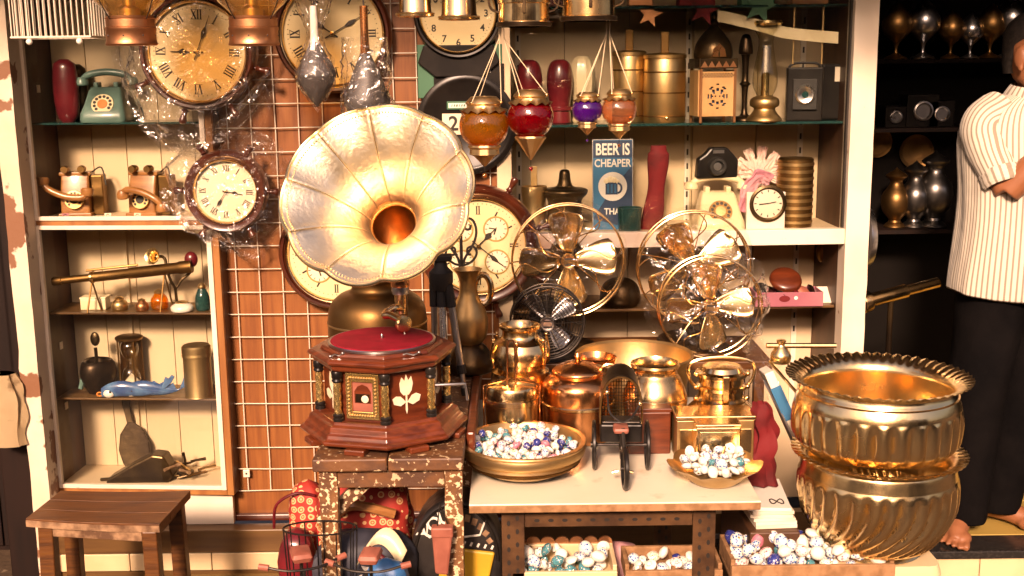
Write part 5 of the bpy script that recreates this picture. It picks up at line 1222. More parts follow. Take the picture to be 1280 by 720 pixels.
for i in range(9): mb().lathe([(21.5*k,(4+i*9)*k),(22.8*k,(5+i*9)*k),(22.8*k,(8+i*9)*k),(21.5*k,(9+i*9)*k)], 28, cap=False).build('ring', 'brass_dull', o)
# ---- lower shelf: pink tray of odds and ends, bell, paper
k = mpp(3.76, 370)
p = rp(982, zL, .10); Tb = thing('pink_tray', 'shallow pink box of old lids on the lower shelf', 'tray', p)
hw = 42*k
b = MB(); b.bx(-hw,hw,-.05,-.046,0,18*k).bx(-hw,hw,.046,.05,0,18*k).bx(-hw,-hw+.004,-.046,.046,0,18*k).bx(hw-.004,hw,-.046,.046,0,18*k).bx(-hw+.004,hw-.004,-.046,.046,0,.004); b.build('box', 'pink_paper', Tb, smooth=0, bevel=.001)
mb(tr(-6*k,-.0512,10*k) @ RY @ Matrix.Diagonal((1.7,1,1,1))).lathe([(0,0),(4*k,0)], 20, cap=False).build('oval_mark', 'red_cloth', Tb)
mb(tr(8*k,-.0512,11*k) @ RY).lathe([(0,0),(2.4*k,0)], 12, cap=False).build('white_dot', 'print_white', Tb)
o = mb(rotm('X', 38)).lathe(prof([(0,-.004),(18*k,-.004),(20*k,0),(16*k,.012),(0,.02)]), 28, cap=False).build('oval_lid', 'mahogany'); tag(at(o, p+Vector((0,.01,30*k))), 'polished brown oval lid propped up in the pink box', 'lid')
for i, (x, y, z, r, mt) in enumerate(((-32,-.01,24,10,'black_plastic'), (-22,.02,20,8,'bronze_dark'), (22,.0,18,10,'brick_leather'), (-8,-.03,16,8,'black_plastic'), (12,-.03,15,8,'maroon'), (33,.02,18,8,'bronze_dark'))):
    o = mb(rotm('X', 30*((-1)**i)) @ rotm('Y', 14*i)).lathe(prof([(0,-.003),(r*k*.9,-.003),(r*k,0),(r*k*.7,.008),(0,.01)]), 18, cap=False).build('tin_disc', mt); at(o, p+Vector((x*k,y,z*k-.008)))
    tag(o, ('black round lid at the end of the pink box', 'dark bronze lid behind the black lid', 'reddish leather lid in the pink box', 'black lid at the front of the pink box', 'dark red lid at the front of the pink box', 'dark bronze lid at the paper end of the pink box')[i], 'lid', 'old lids in the pink box')
p = rp(1030, zL, .12); o = mb(rotm('X', -50)).bx(-14*k,14*k,-.001,.001,0,26*k).build('paper_sheet', 'paper', smooth=0); tag(at(o, p+Vector((.004,-.02,.0))), 'white paper sheet propped beside the pink box', 'paper')
p = rp(1030, zL, .24); b = MB(); b.lathe(prof([(0,0),(12*k,0),(11*k,8*k),(6*k,14*k),(6*k,40*k),(10*k,46*k),(12*k,60*k),(4*k,70*k),(0,72*k)]), 18, cap=False); o = b.build('brass_bell', 'brass_old'); tag(at(o, p), 'dark brass handbell at the back of the lower shelf', 'bell')
p = rp(775, zL, .12); o = MB().lathe(prof([(0,0),(20*k,0),(26*k,10*k),(22*k,26*k),(12*k,34*k),(0,36*k)]), 24, cap=False).build('round_box', 'bronze_dark'); tag(at(o, p), 'dark round box behind the large brass fan', 'box')
# ================================================================ WHITE TABLE AND BENCH
WZ = .59
wx0, wx1 = W(586, 626, 2.45).x, W(952, 632, 2.45).x
WT = thing('white_table', 'white laminate table on slotted angle iron legs', 'table', (0,0,0))
mb().bx(wx0, wx1, 2.455, 3.28, WZ-.004, WZ).build('laminate_top', 'laminate', WT, smooth=0, bevel=.0015)
mb().bx(wx0, wx1, 2.457, 3.28, WZ-.022, WZ-.0042).build('board', 'chip_edge', WT, smooth=0, bevel=.002)
def slotted(name, T, L, flip=1):
    """one angle-iron bar along local z with rows of punched slots in its front face"""
    w_ = .052; t_ = .003
    b = mb(T); b.bx(0, w_, 0, t_, 0, L); b.bx(0 if flip > 0 else w_-t_, t_ if flip > 0 else w_, t_, .035, 0, L)
    o = b.build(name, 'angle_iron', WT, smooth=0, bevel=.001)
    h = mb(T); n = int(L/.032)
    for i in range(n):
        z = .016+i*.032
        for x, off in ((.016, 0), (.036, .012)):
            T0 = h.T; h.T = T @ tr(x, -.0006, z+off) @ RY @ Matrix.Diagonal((.8,1.25,1,1)); h.lathe([(0,0),(.0052,0)], 10, cap=False); h.T = T0
    h.build('slots', 'ink', o, smooth=0); return o
xl, xr_ = W(627, 660, 2.50).x, W(866, 660, 2.50).x
slotted('leg', tr(xl, 2.50, GZ), WZ-.022-GZ); slotted('leg', tr(xr_, 2.50, GZ), WZ-.022-GZ, -1)
slotted('leg', tr(xl, 3.2, GZ), WZ-.022-GZ); slotted('leg', tr(xr_, 3.2, GZ), WZ-.022-GZ, -1)
slotted('apron', tr(xl+.053, 2.502, WZ-.0225) @ rotm('Y', 90), xr_-xl-.054)
BZ = .69
bn = thing('rear_bench', 'low wooden bench at the back carrying the fans', 'bench', (0,0,0))
bx0, bx1 = W(628, 480, 3.3).x, W(965, 480, 3.3).x
mb().bx(bx0, bx1, 3.30, 3.63, BZ-.025, BZ).build('top', 'bench_wood', bn, smooth=0, bevel=.003)
for x in (bx0+.02, bx1-.05):
    for y in (3.31, 3.585): mb().bx(x, x+.03, y, y+.03, GZ, BZ-.025).build('leg', 'bench_wood', bn, smooth=0, bevel=.003)

# ================================================================ FANS
def fan(label, px, py, rp_, Y, zbase, nb, cage, blade, hubm, ph=0.0, wavy=True, nw=8, base='bronze_dark', badge=True, blw=.5, tilt=0):
    c = W(px, py, Y); r = rp_*mpp(Y, py)
    F = thing('desk_fan', label, 'fan', c, group='antique desk fans', rot=(rad(tilt), 0, 0))
    rear = .055
    b = MB(); b.tube(circ(r, 64, -.02), .0034, 8, closed=True); b.build('front_ring', cage, F)
    b = MB(); b.tube(circ(r*1.0, 64, rear*.5), .0030, 8, closed=True); b.build('rear_ring', cage, F)
    b = MB()
    for i in range(nw):
        a = ph+2*PI*i/nw; b.tube([(r*cos(a), -.02, r*sin(a)), (r*cos(a), rear*.5, r*sin(a))], .0018, 5)
        b.tube([(r*cos(a), rear*.5, r*sin(a)), (r*.6*cos(a), rear, r*.6*sin(a)), (.03*cos(a), rear, .03*sin(a))], .0018, 5)
    b.build('rear_guard', cage, F)
    for i in range(nw):
        a = ph+.2+2*PI*i/nw; pts = []
        for j in range(17):
            t = j/16; q = .022+(r-.022)*t; aa = a+(.26*sin(t*2*PI*1.0)*(1-.25*t) if wavy else 0)
            pts.append((q*cos(aa), -.030+.010*t*t, q*sin(aa)))
        mb().tube(pts, .0019 if wavy else .0012, 6).build('guard_wire', cage, F)
    if not wavy:
        for q in [.22,.30,.38,.46,.54,.62,.70,.78,.86,.94]:
            mb().tube(circ(r*q, 48, -.030+.010*q*q), .0011, 5, closed=True).build('guard_wire', cage, F)
    # blades: broad, pitched paddles
    for i in range(nb):
        a = ph+2*PI*i/nb; b = MB(); vs = []; fs = []; n, m = 12, 6
        for ii in range(n+1):
            t = ii/n; q = r*(.14+.74*t); ww = r*blw*(.25+.85*math.sin(PI*min(.5+.5*t, 1)*.0+t*1.9)) if 0 else r*blw*(.30+.75*sin(min(t*1.75, 1.62)))*(1 if t < .8 else math.sqrt(max(.02, 1-((t-.8)/.2)**2)))
            for jj in range(m+1):
                s_ = jj/m-.5
                vs.append((q*cos(a)-s_*ww*sin(a)*.9, .006+s_*ww*.55+.010*cos(s_*PI), q*sin(a)+s_*ww*cos(a)*.9))
        for ii in range(n):
            for jj in range(m): o_ = ii*(m+1)+jj; fs.append((o_, o_+1, o_+m+2, o_+m+1))
        b.add(vs, fs); o = b.build('blade', blade, F, smooth=60); so = o.modifiers.new('t', 'SOLIDIFY'); so.thickness = .0014
        if not wavy:
            for t in (.3,.45,.6,.75): 
                q = r*(.14+.74*t); ww = r*blw*.8
                mb().tube([(q*cos(a)+s_*ww*sin(a)*-.9, .004+s_*ww*.55+.010*cos(s_*PI)-.002, q*sin(a)+s_*ww*cos(a)*.9) for s_ in (-.4,-.2,0,.2,.4)], .0016, 5).build('rib', hubm, o)
    mb(tr(0,-.032,0) @ RY).lathe([(0,.004),(.012,.004),(.014,.002),(.019,.003),(.021,0),(.019,-.006),(0,-.006)], 28, cap=False).build('badge', hubm, F)
    if badge:
        b = MB(); b.bar((-.012,.0085),(.012,.0085),.0045,-.0366); b.bar((-.012,-.0085),(.012,-.0085),.0045,-.0366); b.build('badge_bands', 'ink', F, smooth=0)
    mb(tr(0,-.004,0) @ RY).lathe([(0,.022),(.016,.022),(.02,.012),(.02,-.02),(0,-.02)], 20, cap=False).build('hub', hubm, F)
    mb(tr(0,rear+.002,0) @ RY).lathe(prof([(0,-.115),(.030,-.112),(.048,-.09),(.052,-.04),(.05,-.004),(.03,0),(0,0)],3), 28, cap=False).build('motor', base, F)
    zb = zbase-c.z
    mb(tr(0,rear+.05,0)).lathe([(.016,zb+.03),(.013,zb+.05),(.012,-.045),(.018,-.038),(.018,-.03)], 16, cap=False).build('neck', base, F)
    mb(tr(0,rear+.05,zb)).lathe(prof([(0,0),(.088,0),(.092,.006),(.085,.014),(.05,.026),(.024,.034),(.016,.045),(0,.046)],3), 36, cap=False).build('base', base, F)
    return F, c, r
F1, c1, r1 = fan('large brass caged desk fan with four broad pale blades behind the brass cans', 710, 325, 70, 3.40, BZ, 4, 'brass', 'brass_pale', 'brass', .06, blw=.66)
fan('small black desk fan with ribbed grey blades in front of the brass fan', 684, 402, 46, 3.30, BZ, 4, 'iron', 'steel', 'steel', .62, wavy=False, nw=16, base='black_plastic', blw=.50)
F2, c2, r2 = fan('brass caged desk fan half hidden behind the plastic wrapped fan', 867, 334, 70, 3.47, BZ, 4, 'brass', 'brass_pale', 'brass', .55, blw=.66)
F3, c3, r3 = fan('brass caged desk fan wrapped in crumpled clear plastic above the samovar', 887, 383, 64, 3.34, BZ, 4, 'brass', 'brass_pale', 'brass', .12, blw=.64)
def RF(r, s_, e=.10): return lambda a: (r*(1.22+e*noise.noise(Vector((cos(a)*2.2, sin(a)*2.2, s_)))), .0)
film('plastic_wrap', 'clear plastic bag over the large brass fan', c1+Vector((0,-.045,0)), RF(r1*.90, 4, .05), .012, .075, 14, 'film_light', crum=.009)
film('plastic_wrap', 'clear plastic bag over the half hidden brass fan', c2+Vector((0,-.045,0)), RF(r2*.92, 9, .06), .012, .075, 19, 'film_light', crum=.010)
film('plastic_wrap', 'crumpled clear plastic bag over the fan above the samovar', c3+Vector((0,-.045,0)), RF(r3*1.0, 12, .12), .016, .075, 27, 'film', crum=.018)
b = MB(); b.add(*streamer([W(930,420,3.2), W(945,440,3.12), W(955,470,3.05), W(962,500,3.0)], .06, 13)); b.add(*streamer([W(935,425,3.18), W(965,450,3.08), W(985,440,3.05)], .05, 17))
o = b.build('plastic_sheet', 'film', smooth=28); tag(o, 'gathered tail of clear plastic hanging beside the big brass pots', 'plastic wrap', 'clear plastic wraps')

# ================================================================ BRASS VESSELS ON THE WHITE TABLE
def zof(py, Y, px=700): return W(px, py, Y).z
def vessel(name, label, cat, px, Y, zb, P, mat, n=40, pname='body', mod=None, group=None):
    """P: list of (pixel radius, pixel y) profile from bottom up, first z clamped to zb"""
    k = mpp(Y, P[-1][1]); T = thing(name, label, cat, (W(px, P[0][1], Y).x, Y, zb), group=group)
    pr = [(r*k, max(0, zof(py, Y, px)-zb)) for r, py in P]
    return T, k, lambda py: zof(py, Y, px)-zb
# front can with wire bail
Y = 2.86; px = 640
T, k, zz = vessel('milk_can', 'brass milk can with wire carrying frame behind the bowl of knobs', 'can', px, Y, WZ, [(33, 540), (33, 470)], 'brass')
h = zz(478); r = 33*k
mb().lathe([(0,0),(r*.95,0),(r,.004),(r,h*.70),(r*1.03,h*.71),(r*1.03,h*.78),(r,h*.79),(r*.99,h*.93),(r*.94,h*.97),(r*.5,h*1.0),(r*.2,h*1.01),(0,h*1.01)], 44, cap=False).build('body', 'brass', T)
for s_ in (-1, 1): mb().tube([(s_*r*1.06,-r*.2,.01),(s_*r*1.06,-r*.2,h*.98),(s_*r*.35,-r*.25,h*1.05)], .0022, 6).build('frame_wire', 'copper', T)
mb().tube(cr([(-r*.16,-r*.3,h*1.02),(-r*.14,-r*.3,zz(430)),(0,-r*.3,zz(424)),(r*.14,-r*.3,zz(430)),(r*.16,-r*.3,h*1.02)], 4), .0028, 6).build('bail', 'copper', T)
for s_ in (-1, 1): mb().tube([(s_*r*.35,-r*.25,h*1.05),(s_*r*.05,-r*.28,h*1.10)], .0022, 6).build('frame_wire', 'copper', T)
# tall can behind with clamps
Y = 3.02; px = 651
T, k, zz = vessel('milk_churn', 'polished brass churn with clamped shoulder and open collar', 'churn', px, Y, WZ, [(37, 520), (24, 410)], 'brass')
r = 37*k
mb().lathe(prof([(0,0),(r*.98,0),(r,.01),(r,zz(470)),(r*.96,zz(462))],2)+[(r*.80,zz(458)),(r*.80,zz(452)),(r*1.0,zz(450)),(r*1.02,zz(444)),(r*1.0,zz(436)),(r*.95,zz(432)),(r*.90,zz(427)),(r*.66,zz(422)),(r*.60,zz(418)),(r*.60,zz(412)),(r*.70,zz(409)),(r*.71,zz(406)),(r*.64,zz(405)),(r*.56,zz(409)),(r*.54,zz(420))], 48, cap=False).build('body', 'brass', T)
for i in range(6):
    a = i*PI/3+.4; q = r*.98
    mb().tube([(q*cos(a),q*sin(a),zz(456)),(q*1.08*cos(a),q*1.08*sin(a),zz(440)),(q*1.0*cos(a),q*1.0*sin(a),zz(424))], .004, 8).build('clamp', 'brass', T)
    mb().sph((q*1.0*cos(a),q*1.0*sin(a),zz(421)), .0055, 10, 8).build('clamp_knob', 'brass', T)
# copper kettle pot with lid
Y = 2.93; px = 722
T, k, zz = vessel('copper_pot', 'reddish copper lidded pot with side ring handle', 'pot', px, Y, WZ, [(46, 530), (40, 460)], 'copper')
r = 44*k
mb().lathe(prof([(0,0),(r*.9,0),(r*1.0,.02),(r*1.02,zz(495)),(r*.98,zz(478)),(r*.82,zz(470)),(r*.66,zz(466))],3), 44, cap=False).build('body', 'copper', T)
mb().lathe(prof([(r*.70,zz(467)),(r*.73,zz(464)),(r*.66,zz(460)),(r*.4,zz(454)),(r*.12,zz(451))],3)+[(r*.06,zz(449)),(r*.10,zz(445)),(r*.06,zz(441)),(0,zz(440))], 40, cap=False).build('lid', 'copper', T)
b = MB(); b.tube([(r*.9+.022*cos(a), -.01, zz(462)+.016*sin(a)+.0) for a in [2*PI*i/20 for i in range(20)]], .005, 8, closed=True); b.build('ring_handle', 'copper', T)
mb().lathe([(r*1.0,zz(505)),(r*1.05,zz(503)),(r*1.05,zz(500)),(r*1.0,zz(498))], 44, cap=False).build('band', 'brass', T)
mb().bx(-r*1.05, r*1.25, -r*.95, r*.9, -.0, .0).build('tray_foot', 'brass', T) if 0 else None
# second copper pot behind right
Y = 3.08; px = 745
T, k, zz = vessel('copper_pot', 'small copper pan with rolled rim behind the lidded copper pot', 'pot', px, Y, WZ, [(26, 520), (22, 445)], 'copper')
r = 24*k
mb().lathe(prof([(0,0),(r*.9,0),(r,.02),(r*1.0,zz(470)),(r*.96,zz(455))],3)+[(r*1.06,zz(450)),(r*1.08,zz(446)),(r*1.0,zz(445)),(r*.9,zz(452))], 36, cap=False).build('body', 'copper', T)
# huge shallow pan
Y = 3.14; px = 792
T, k, zz = vessel('brass_pan', 'wide dull brass cooking pan standing in front of the fans', 'pan', px, Y, WZ, [(73, 500), (73, 435)], 'brass_dull')
r = 73*k
mb().lathe(prof([(0,0),(r*.60,0),(r*.78,.02),(r*.92,zz(475)),(r*.97,zz(450))],3)+[(r*1.0,zz(446)),(r*1.02,zz(443)),(r*1.0,zz(441)),(r*.96,zz(444)),(r*.90,zz(475)),(r*.75,zz(500)),(0,zz(505))], 56, cap=False).build('body', 'brass_dull', T)
# round bellied pot
Y = 2.90; px = 818
T, k, zz = vessel('brass_pot', 'round bellied brass water pot with wide dark mouth', 'pot', px, Y, WZ, [(40, 535), (30, 455)], 'brass_dull')
r = 40*k
mb().lathe(prof([(0,0),(r*.5,0),(r*.78,.015),(r*1.0,zz(506)),(r*.98,zz(490)),(r*.82,zz(474)),(r*.70,zz(466)),(r*.68,zz(461))],4)+[(r*.74,zz(459)),(r*.78,zz(456)),(r*.76,zz(453)),(r*.70,zz(452)),(r*.64,zz(458)),(r*.62,zz(470)),(r*.8,zz(490))], 48, cap=False).build('body', 'brass', T)
mb().lathe([(r*.985,zz(497)),(r*1.01,zz(496)),(r*1.01,zz(493)),(r*.985,zz(492))], 48, cap=False).build('band', 'brass', T)
# wooden box behind the rickshaw
p0, p1 = W(786, 560, 2.78), W(838, 560, 2.78)
o = mb().bx(p0.x, p1.x, 2.78, 2.85, WZ, zof(517, 2.78)).build('wooden_box', 'mahogany_h', smooth=0, bevel=.003); tag(o, 'small mahogany box standing behind the toy rickshaw', 'box')
mb().bx(p0.x-.002, p1.x+.002, 2.778, 2.852, zof(517, 2.78)+.0005, zof(517, 2.78)+.010).build('lid', 'mahogany_h', o, smooth=0, bevel=.002)
p0, p1 = W(795, 560, 2.74), W(836, 560, 2.74)
# brass lantern/samovar with kettle handle
Y = 2.90; px = 900
T, k, zz = vessel('brass_samovar', 'bright brass samovar with looped handle beneath the wrapped fan', 'samovar', px, Y, WZ, [(47, 540), (30, 450)], 'brass')
r = 46*k
mb().lathe(prof([(0,0),(r*.95,0),(r*1.02,.006),(r*1.0,zz(535)),(r*.96,zz(522)),(r*.98,zz(514)),(r*.82,zz(506)),(r*.66,zz(500))],3), 48, cap=False).build('kettle_body', 'brass', T)
mb().lathe([(r*.66,zz(501)),(r*.70,zz(497)),(r*.62,zz(494)),(r*.60,zz(486)),(r*.68,zz(484)),(r*.68,zz(480)),(r*.60,zz(478)),(r*.60,zz(470)),(r*.70,zz(468)),(r*.70,zz(464)),(r*.58,zz(462)),(r*.52,zz(457)),(r*.2,zz(455)),(0,zz(455))], 44, cap=False).build('chimney', 'brass', T)
mb().tube(cr([(-r*.66,-.0,zz(486)),(-r*.88,0,zz(470)),(-r*.80,0,zz(452)),(0,0,zz(446)),(r*.80,0,zz(452)),(r*.88,0,zz(470)),(r*.66,0,zz(486))], 6), .0045, 8).build('handle', 'brass', T)
b = mb(tr(0,-r*.66,0)); b.bx(-.008,.008,-.012,.006,zz(500),zz(462)); b.build('tap_plate', 'brass', T, smooth=0, bevel=.002)
b = MB(); b.tube(cr([(-r*.95,0,zz(520)),(-r*1.15,0,zz(512)),(-r*1.22,0,zz(502))], 5), [.009]*6+[.008]*4+[.006], 10) if 0 else b.tube(cr([(-r*.92,0,zz(522)),(-r*1.12,0,zz(514)),(-r*1.25,0,zz(500))], 5), .007, 10); b.build('spout', 'brass', T)
for s_ in (-1, 1):
    for pyy in (466, 482, 496): mb().sph((s_*r*.70,-.01,zz(pyy)), .007, 10, 8).build('stud', 'brass', T)
# brass box with coffered front
p0, p1 = W(846, 560, 2.72), W(942, 560, 2.72); zt_ = zof(528, 2.72)
Bx = thing('brass_box', 'brass sheathed box with square panels behind the scalloped bowl', 'box', (p0.x, 2.72, WZ))
wd = p1.x-p0.x; hb = zt_-WZ
mb().bx(0, wd, 0, .085, 0, hb).build('case', 'brass_dull', Bx, smooth=0, bevel=.002)
mb().bx(-.004, wd+.004, -.004, .089, hb, hb+.012).build('lid', 'brass', Bx, smooth=0, bevel=.003)
for i in range(4): mb().bx(wd*(i+.12)/4, wd*(i+.88)/4, -.003, 0, hb*.2, hb*.8).build('panel', 'brass', Bx, smooth=0, bevel=.002)
p0, p1 = W(868, 540, 2.69), W(923, 540, 2.69)
Bt = thing('brass_casket', 'small bright brass casket leaning in front of the samovar', 'casket', (p0.x, 2.66, WZ)); wd = p1.x-p0.x; hb = zof(537, 2.66)-WZ
mb().bx(0, wd, 0, .05, 0, hb).build('case', 'brass', Bt, smooth=0, bevel=.003); mb().bx(wd*.08, wd*.92, -.002, 0, hb*.45, hb*.9).build('panel', 'brass_pale', Bt, smooth=0, bevel=.001); mb().bx(-.002, wd+.002, -.002, .052, hb, hb+.008).build('lid', 'brass', Bt, smooth=0, bevel=.003)

# ================================================================ TOY CYCLE RICKSHAW
def wheel(par, T, r, w_, nsp=10, tm='black_plastic', rimm='iron', name='wheel'):
    """axis along local x"""
    TT = T @ rotm('Y', 90)
    o = mb(TT).lathe([(r-w_,-w_/2),(r-w_*.3,-w_/2),(r,-w_*.25),(r,w_*.25),(r-w_*.3,w_/2),(r-w_,w_/2),(r-w_,-w_/2)], 36, cap=False).build(name, tm, par)
    b = mb(TT); b.lathe([(0,-w_*.9),(r*.12,-w_*.9),(r*.12,w_*.9),(0,w_*.9)], 12, cap=False)
    for i in range(nsp): a = 2*PI*i/nsp; b.tube([(r*.08*cos(a),r*.08*sin(a),0),((r-w_*.8)*cos(a),(r-w_*.8)*sin(a),0)], .0013, 5)
    b.build('spokes', rimm, o); return o
fw = Wz(778, 622, WZ); rkx, rky = fw.x, fw.y
RK = thing('toy_rickshaw', 'black metal toy cycle rickshaw with hooped hood on the white table', 'rickshaw', (W(776, 585, 2.66).x, 2.66, WZ), rad(-3))
fy = fw.y-2.66
wheel(RK, tr(0.004, fy+.052, .050) @ rotm('Z', 4), .050, .011)
for s_ in (-1, 1): wheel(RK, tr(s_*.064, .02, .060), .060, .009)
kz = lambda py: zof(py, 2.66)-WZ
mb().tube([(-.066,.02,.060),(.066,.02,.060)], .0035, 8).build('axle', 'iron', RK)
b = MB(); b.tube(cr([(.004,fy+.052,.050),(.002,fy+.062,.10),(0,fy+.074,kz(520))], 4), .0045, 8); b.build('fork', 'iron', RK)
b = MB(); b.tube(cr([(0,fy+.066,.095),(0,-.06,.07),(0,.0,.062),(0,.02,.060)], 4), .005, 8); b.build('frame', 'iron', RK)
b = MB(); b.tube(cr([(-.036,fy+.098,kz(473)+.0),(-.032,fy+.088,kz(500)),(-.018,fy+.074,kz(508)),(0,fy+.072,kz(512)),(.018,fy+.074,kz(508)),(.030,fy+.088,kz(502)),(.040,fy+.098,kz(494))], 4), .0025, 8); b.build('handlebar', 'iron', RK)
for p in ((-.036,fy+.098,kz(480)),(.040,fy+.098,kz(494))): mb().sph(p, .006, 10, 8).build('grip', 'brass', RK)
b = MB(); b.loft([rrect(.016,.022,0,0,0), rrect(.018,.024,.006,0,0), rrect(.016,.022,.011,0,0)]); o = b.build('saddle', 'brick_leather', RK, smooth=40); o.location = (-.004, -.082, kz(530)+.008)
b = MB(); b.tube([(-.004,-.082,kz(530)+.008),(-.002,-.07,.07)], .004, 8); b.build('saddle_post', 'iron', RK)
# passenger seat box, hood
mb().bx(-.050,.050,-.012,.050,kz(552),kz(530)).build('seat_box', 'black_plastic', RK, smooth=0, bevel=.004)
mb().bx(-.046,.046,-.006,.046,kz(530),kz(527)).build('seat', 'iron', RK, smooth=0, bevel=.003)
vs = []; fs = []; n, m = 16, 7; b = MB(); h0, h1 = kz(530), kz(463)
for j in range(m+1):
    y = .0+.055*j/m; sc = .86+.14*j/m
    for i in range(n+1):
        a = PI*i/n; vs.append((.050*cos(a), y, h0+(h1-h0)*sc*sin(a)**.55))
for j in range(m):
    for i in range(n): o_ = j*(n+1)+i; fs.append((o_, o_+1, o_+n+2, o_+n+1))
b.add(vs, fs); o = b.build('hood', 'bronze_dark', RK, smooth=50); so = o.modifiers.new('t', 'SOLIDIFY'); so.thickness = .0016
b = MB()
for i in range(14):
    x = -.045+i*.0069; b.tube([(x,.056,h0),(x*.9,.056,h0+(h1-h0)*.9)], .0009, 4); b.tube([(-.048,.055,h0+i*(h1-h0)*.066),(.048,.055,h0+i*(h1-h0)*.066)], .0009, 4)
b.build('hood_lattice', 'bronze_dark', RK)
b = MB(); b.tube([(.05*cos(PI*i/20), -.001, h0+(h1-h0)*.86*sin(PI*i/20)**.55) for i in range(21)], .0026, 6); b.build('hood_hoop', 'brass_old', RK)
for s_ in (-1, 1):
    mb().tube([(s_*.024,fy+.075,.032),(s_*.010,fy+.075,.036)], .004, 8).build('pedal', 'brass', RK)
b = mb(tr(0,-.01,.055) @ rotm('Y', 90)); b.lathe([(0,-.003),(.020,-.003),(.020,.003),(0,.003)], 18, cap=False); b.build('chain_wheel', 'iron', RK)

# ================================================================ BOWLS, TRAYS AND PAINTED KNOBS
def knob_mat(name, base, c1, c2, scale, kind):
    m = bpy.data.materials.new(name); m.use_nodes = True; n = m.node_tree.nodes; L = m.node_tree.links; b = n['Principled BSDF']
    b.inputs['Roughness'].default_value = .16; b.inputs['Coat Weight'].default_value = .5
    tc = n.new('ShaderNodeTexCoord'); oi = n.new('ShaderNodeObjectInfo'); mp = n.new('ShaderNodeMapping')
    mu = n.new('ShaderNodeMath'); mu.operation = 'MULTIPLY'; mu.inputs[1].default_value = 11; L.new(oi.outputs['Random'], mu.inputs[0])
    L.new(tc.outputs['Object'], mp.inputs[0]); L.new(mu.outputs[0], mp.inputs['Location'])
    if kind == 'petal':
        v = n.new('ShaderNodeTexVoronoi'); v.inputs['Scale'].default_value = scale; out = v.outputs['Distance']
    else:
        v = n.new('ShaderNodeTexNoise'); v.inputs['Scale'].default_value = scale; v.inputs['Distortion'].default_value = 1.5; out = v.outputs[0]
    L.new(mp.outputs[0], v.inputs['Vector'])
    r = n.new('ShaderNodeValToRGB'); r.color_ramp.interpolation = 'CONSTANT'; e = r.color_ramp.elements
    e[0].position = 0; e[0].color = (*c1, 1)
    pos = (.26, .42) if kind == 'petal' else (.36, .42)
    e[1].position = pos[0]; e[1].color = (*c2, 1); x = e.new(pos[1]); x.color = (*base, 1)
    L.new(out, r.inputs[0]); L.new(r.outputs[0], b.inputs['Base Color']); MT[name] = m
WHT = (.80,.76,.68)
KN = [('knob_blue', WHT, (.03,.07,.30), (.15,.28,.52), 2.4, 'petal', 'white ceramic knob painted with blue petals'),
      ('knob_pink', WHT, (.55,.10,.16), (.72,.40,.42), 2.4, 'petal', 'white ceramic knob painted with pink petals'),
      ('knob_teal', (.05,.24,.28), (.75,.72,.60), (.03,.15,.20), 2.6, 'petal', 'teal glazed ceramic knob with pale dots'),
      ('knob_plain', (.82,.78,.70), (.80,.74,.62), (.82,.78,.70), 1.0, 'noise', 'plain white ceramic knob'),
      ('knob_navy', (.025,.035,.20), (.70,.66,.58), (.03,.05,.26), 1.9, 'noise', 'dark blue ceramic knob with white flecks'),
      ('knob_rose', (.62,.20,.26), (.78,.52,.48), (.55,.12,.20), 1.6, 'noise', 'rose pink ceramic knob'),
      ('knob_green', WHT, (.10,.24,.10), (.34,.42,.20), 1.9, 'noise', 'white ceramic knob with green leaves'),
      ('knob_black', WHT, (.02,.02,.02), (.30,.24,.20), 1.9, 'noise', 'white ceramic knob with black scrollwork')]
for a in KN: knob_mat(*a[:6])
def knob_meshes():
    out = []
    prs = [prof([(0,-.9),(.45,-.85),(.9,-.45),(1.0,.0),(.85,.5),(.4,.82),(0,.9)],3), prof([(0,-.95),(.35,-.9),(.45,-.5),(.95,-.25),(1.0,.15),(.8,.55),(.35,.72),(0,.75)],3), prof([(0,-.8),(.6,-.75),(1.0,-.2),(1.0,.2),(.6,.7),(.2,.8),(0,.82)],3)]
    for i, p in enumerate(prs):
        b = MB(); b.lathe(p, 16, mod=(lambda a, r, z: r*(1+.07*cos(a*6))) if i == 2 else None, cap=False)
        o = b.build('k', 'knob_plain', smooth=60); me = o.data; bpy.data.objects.remove(o); me.name = 'knob'; out.append(me)
    return out
KME = knob_meshes()
CAPB = MB(); CAPB.lathe([(.22,.74),(.24,.82),(.12,.92),(0,.95)], 10, cap=False); _c = CAPB.build('c', 'brass'); CAPM = _c.data; bpy.data.objects.remove(_c)
def drop_knobs(n, cx, cy, floor, inside, r, wts, where, group, squeeze=1.0, tries=14):
    """drop balls one by one to the lowest resting place; floor(x,y) gives the container's surface"""
    P = []
    for i in range(n):
        best = None
        for _ in range(tries):
            x, y = inside(); rr = r*random.uniform(.86, 1.14)
            z = floor(x, y)+rr*.9
            for (a, b_, c, q) in P:
                d2 = (a-x)**2+(b_-y)**2; s_ = (rr+q)*.90
                if d2 < s_*s_: z = max(z, c+math.sqrt(s_*s_-d2))
            if best is None or z < best[2]: best = (x, y, z, rr)
        P.append(best)
    for (x, y, z, rr) in P:
        t = random.choices(range(len(KN)), wts)[0]
        o = bpy.data.objects.new('ceramic_knob', random.choice(KME)); COL.objects.link(o)  # one painted ceramic drawer knob
        o.location = (cx+x, cy+y, z); o.scale = (rr*random.uniform(.85,1.1), rr*random.uniform(.8,1.1), rr*random.uniform(.62,1.0)); o.rotation_euler = (random.gauss(-.5, .7), random.gauss(0, .8), random.uniform(0, 6.3))
        o.material_slots[0].link = 'OBJECT'; o.material_slots[0].material = MT[KN[t][0]]
        tag(o, KN[t][6]+' '+where, 'bauble', group)
        if random.random() < .45:
            c = bpy.data.objects.new('brass_cap', CAPM); COL.objects.link(c); c.parent = o
    return P
random.seed(21)
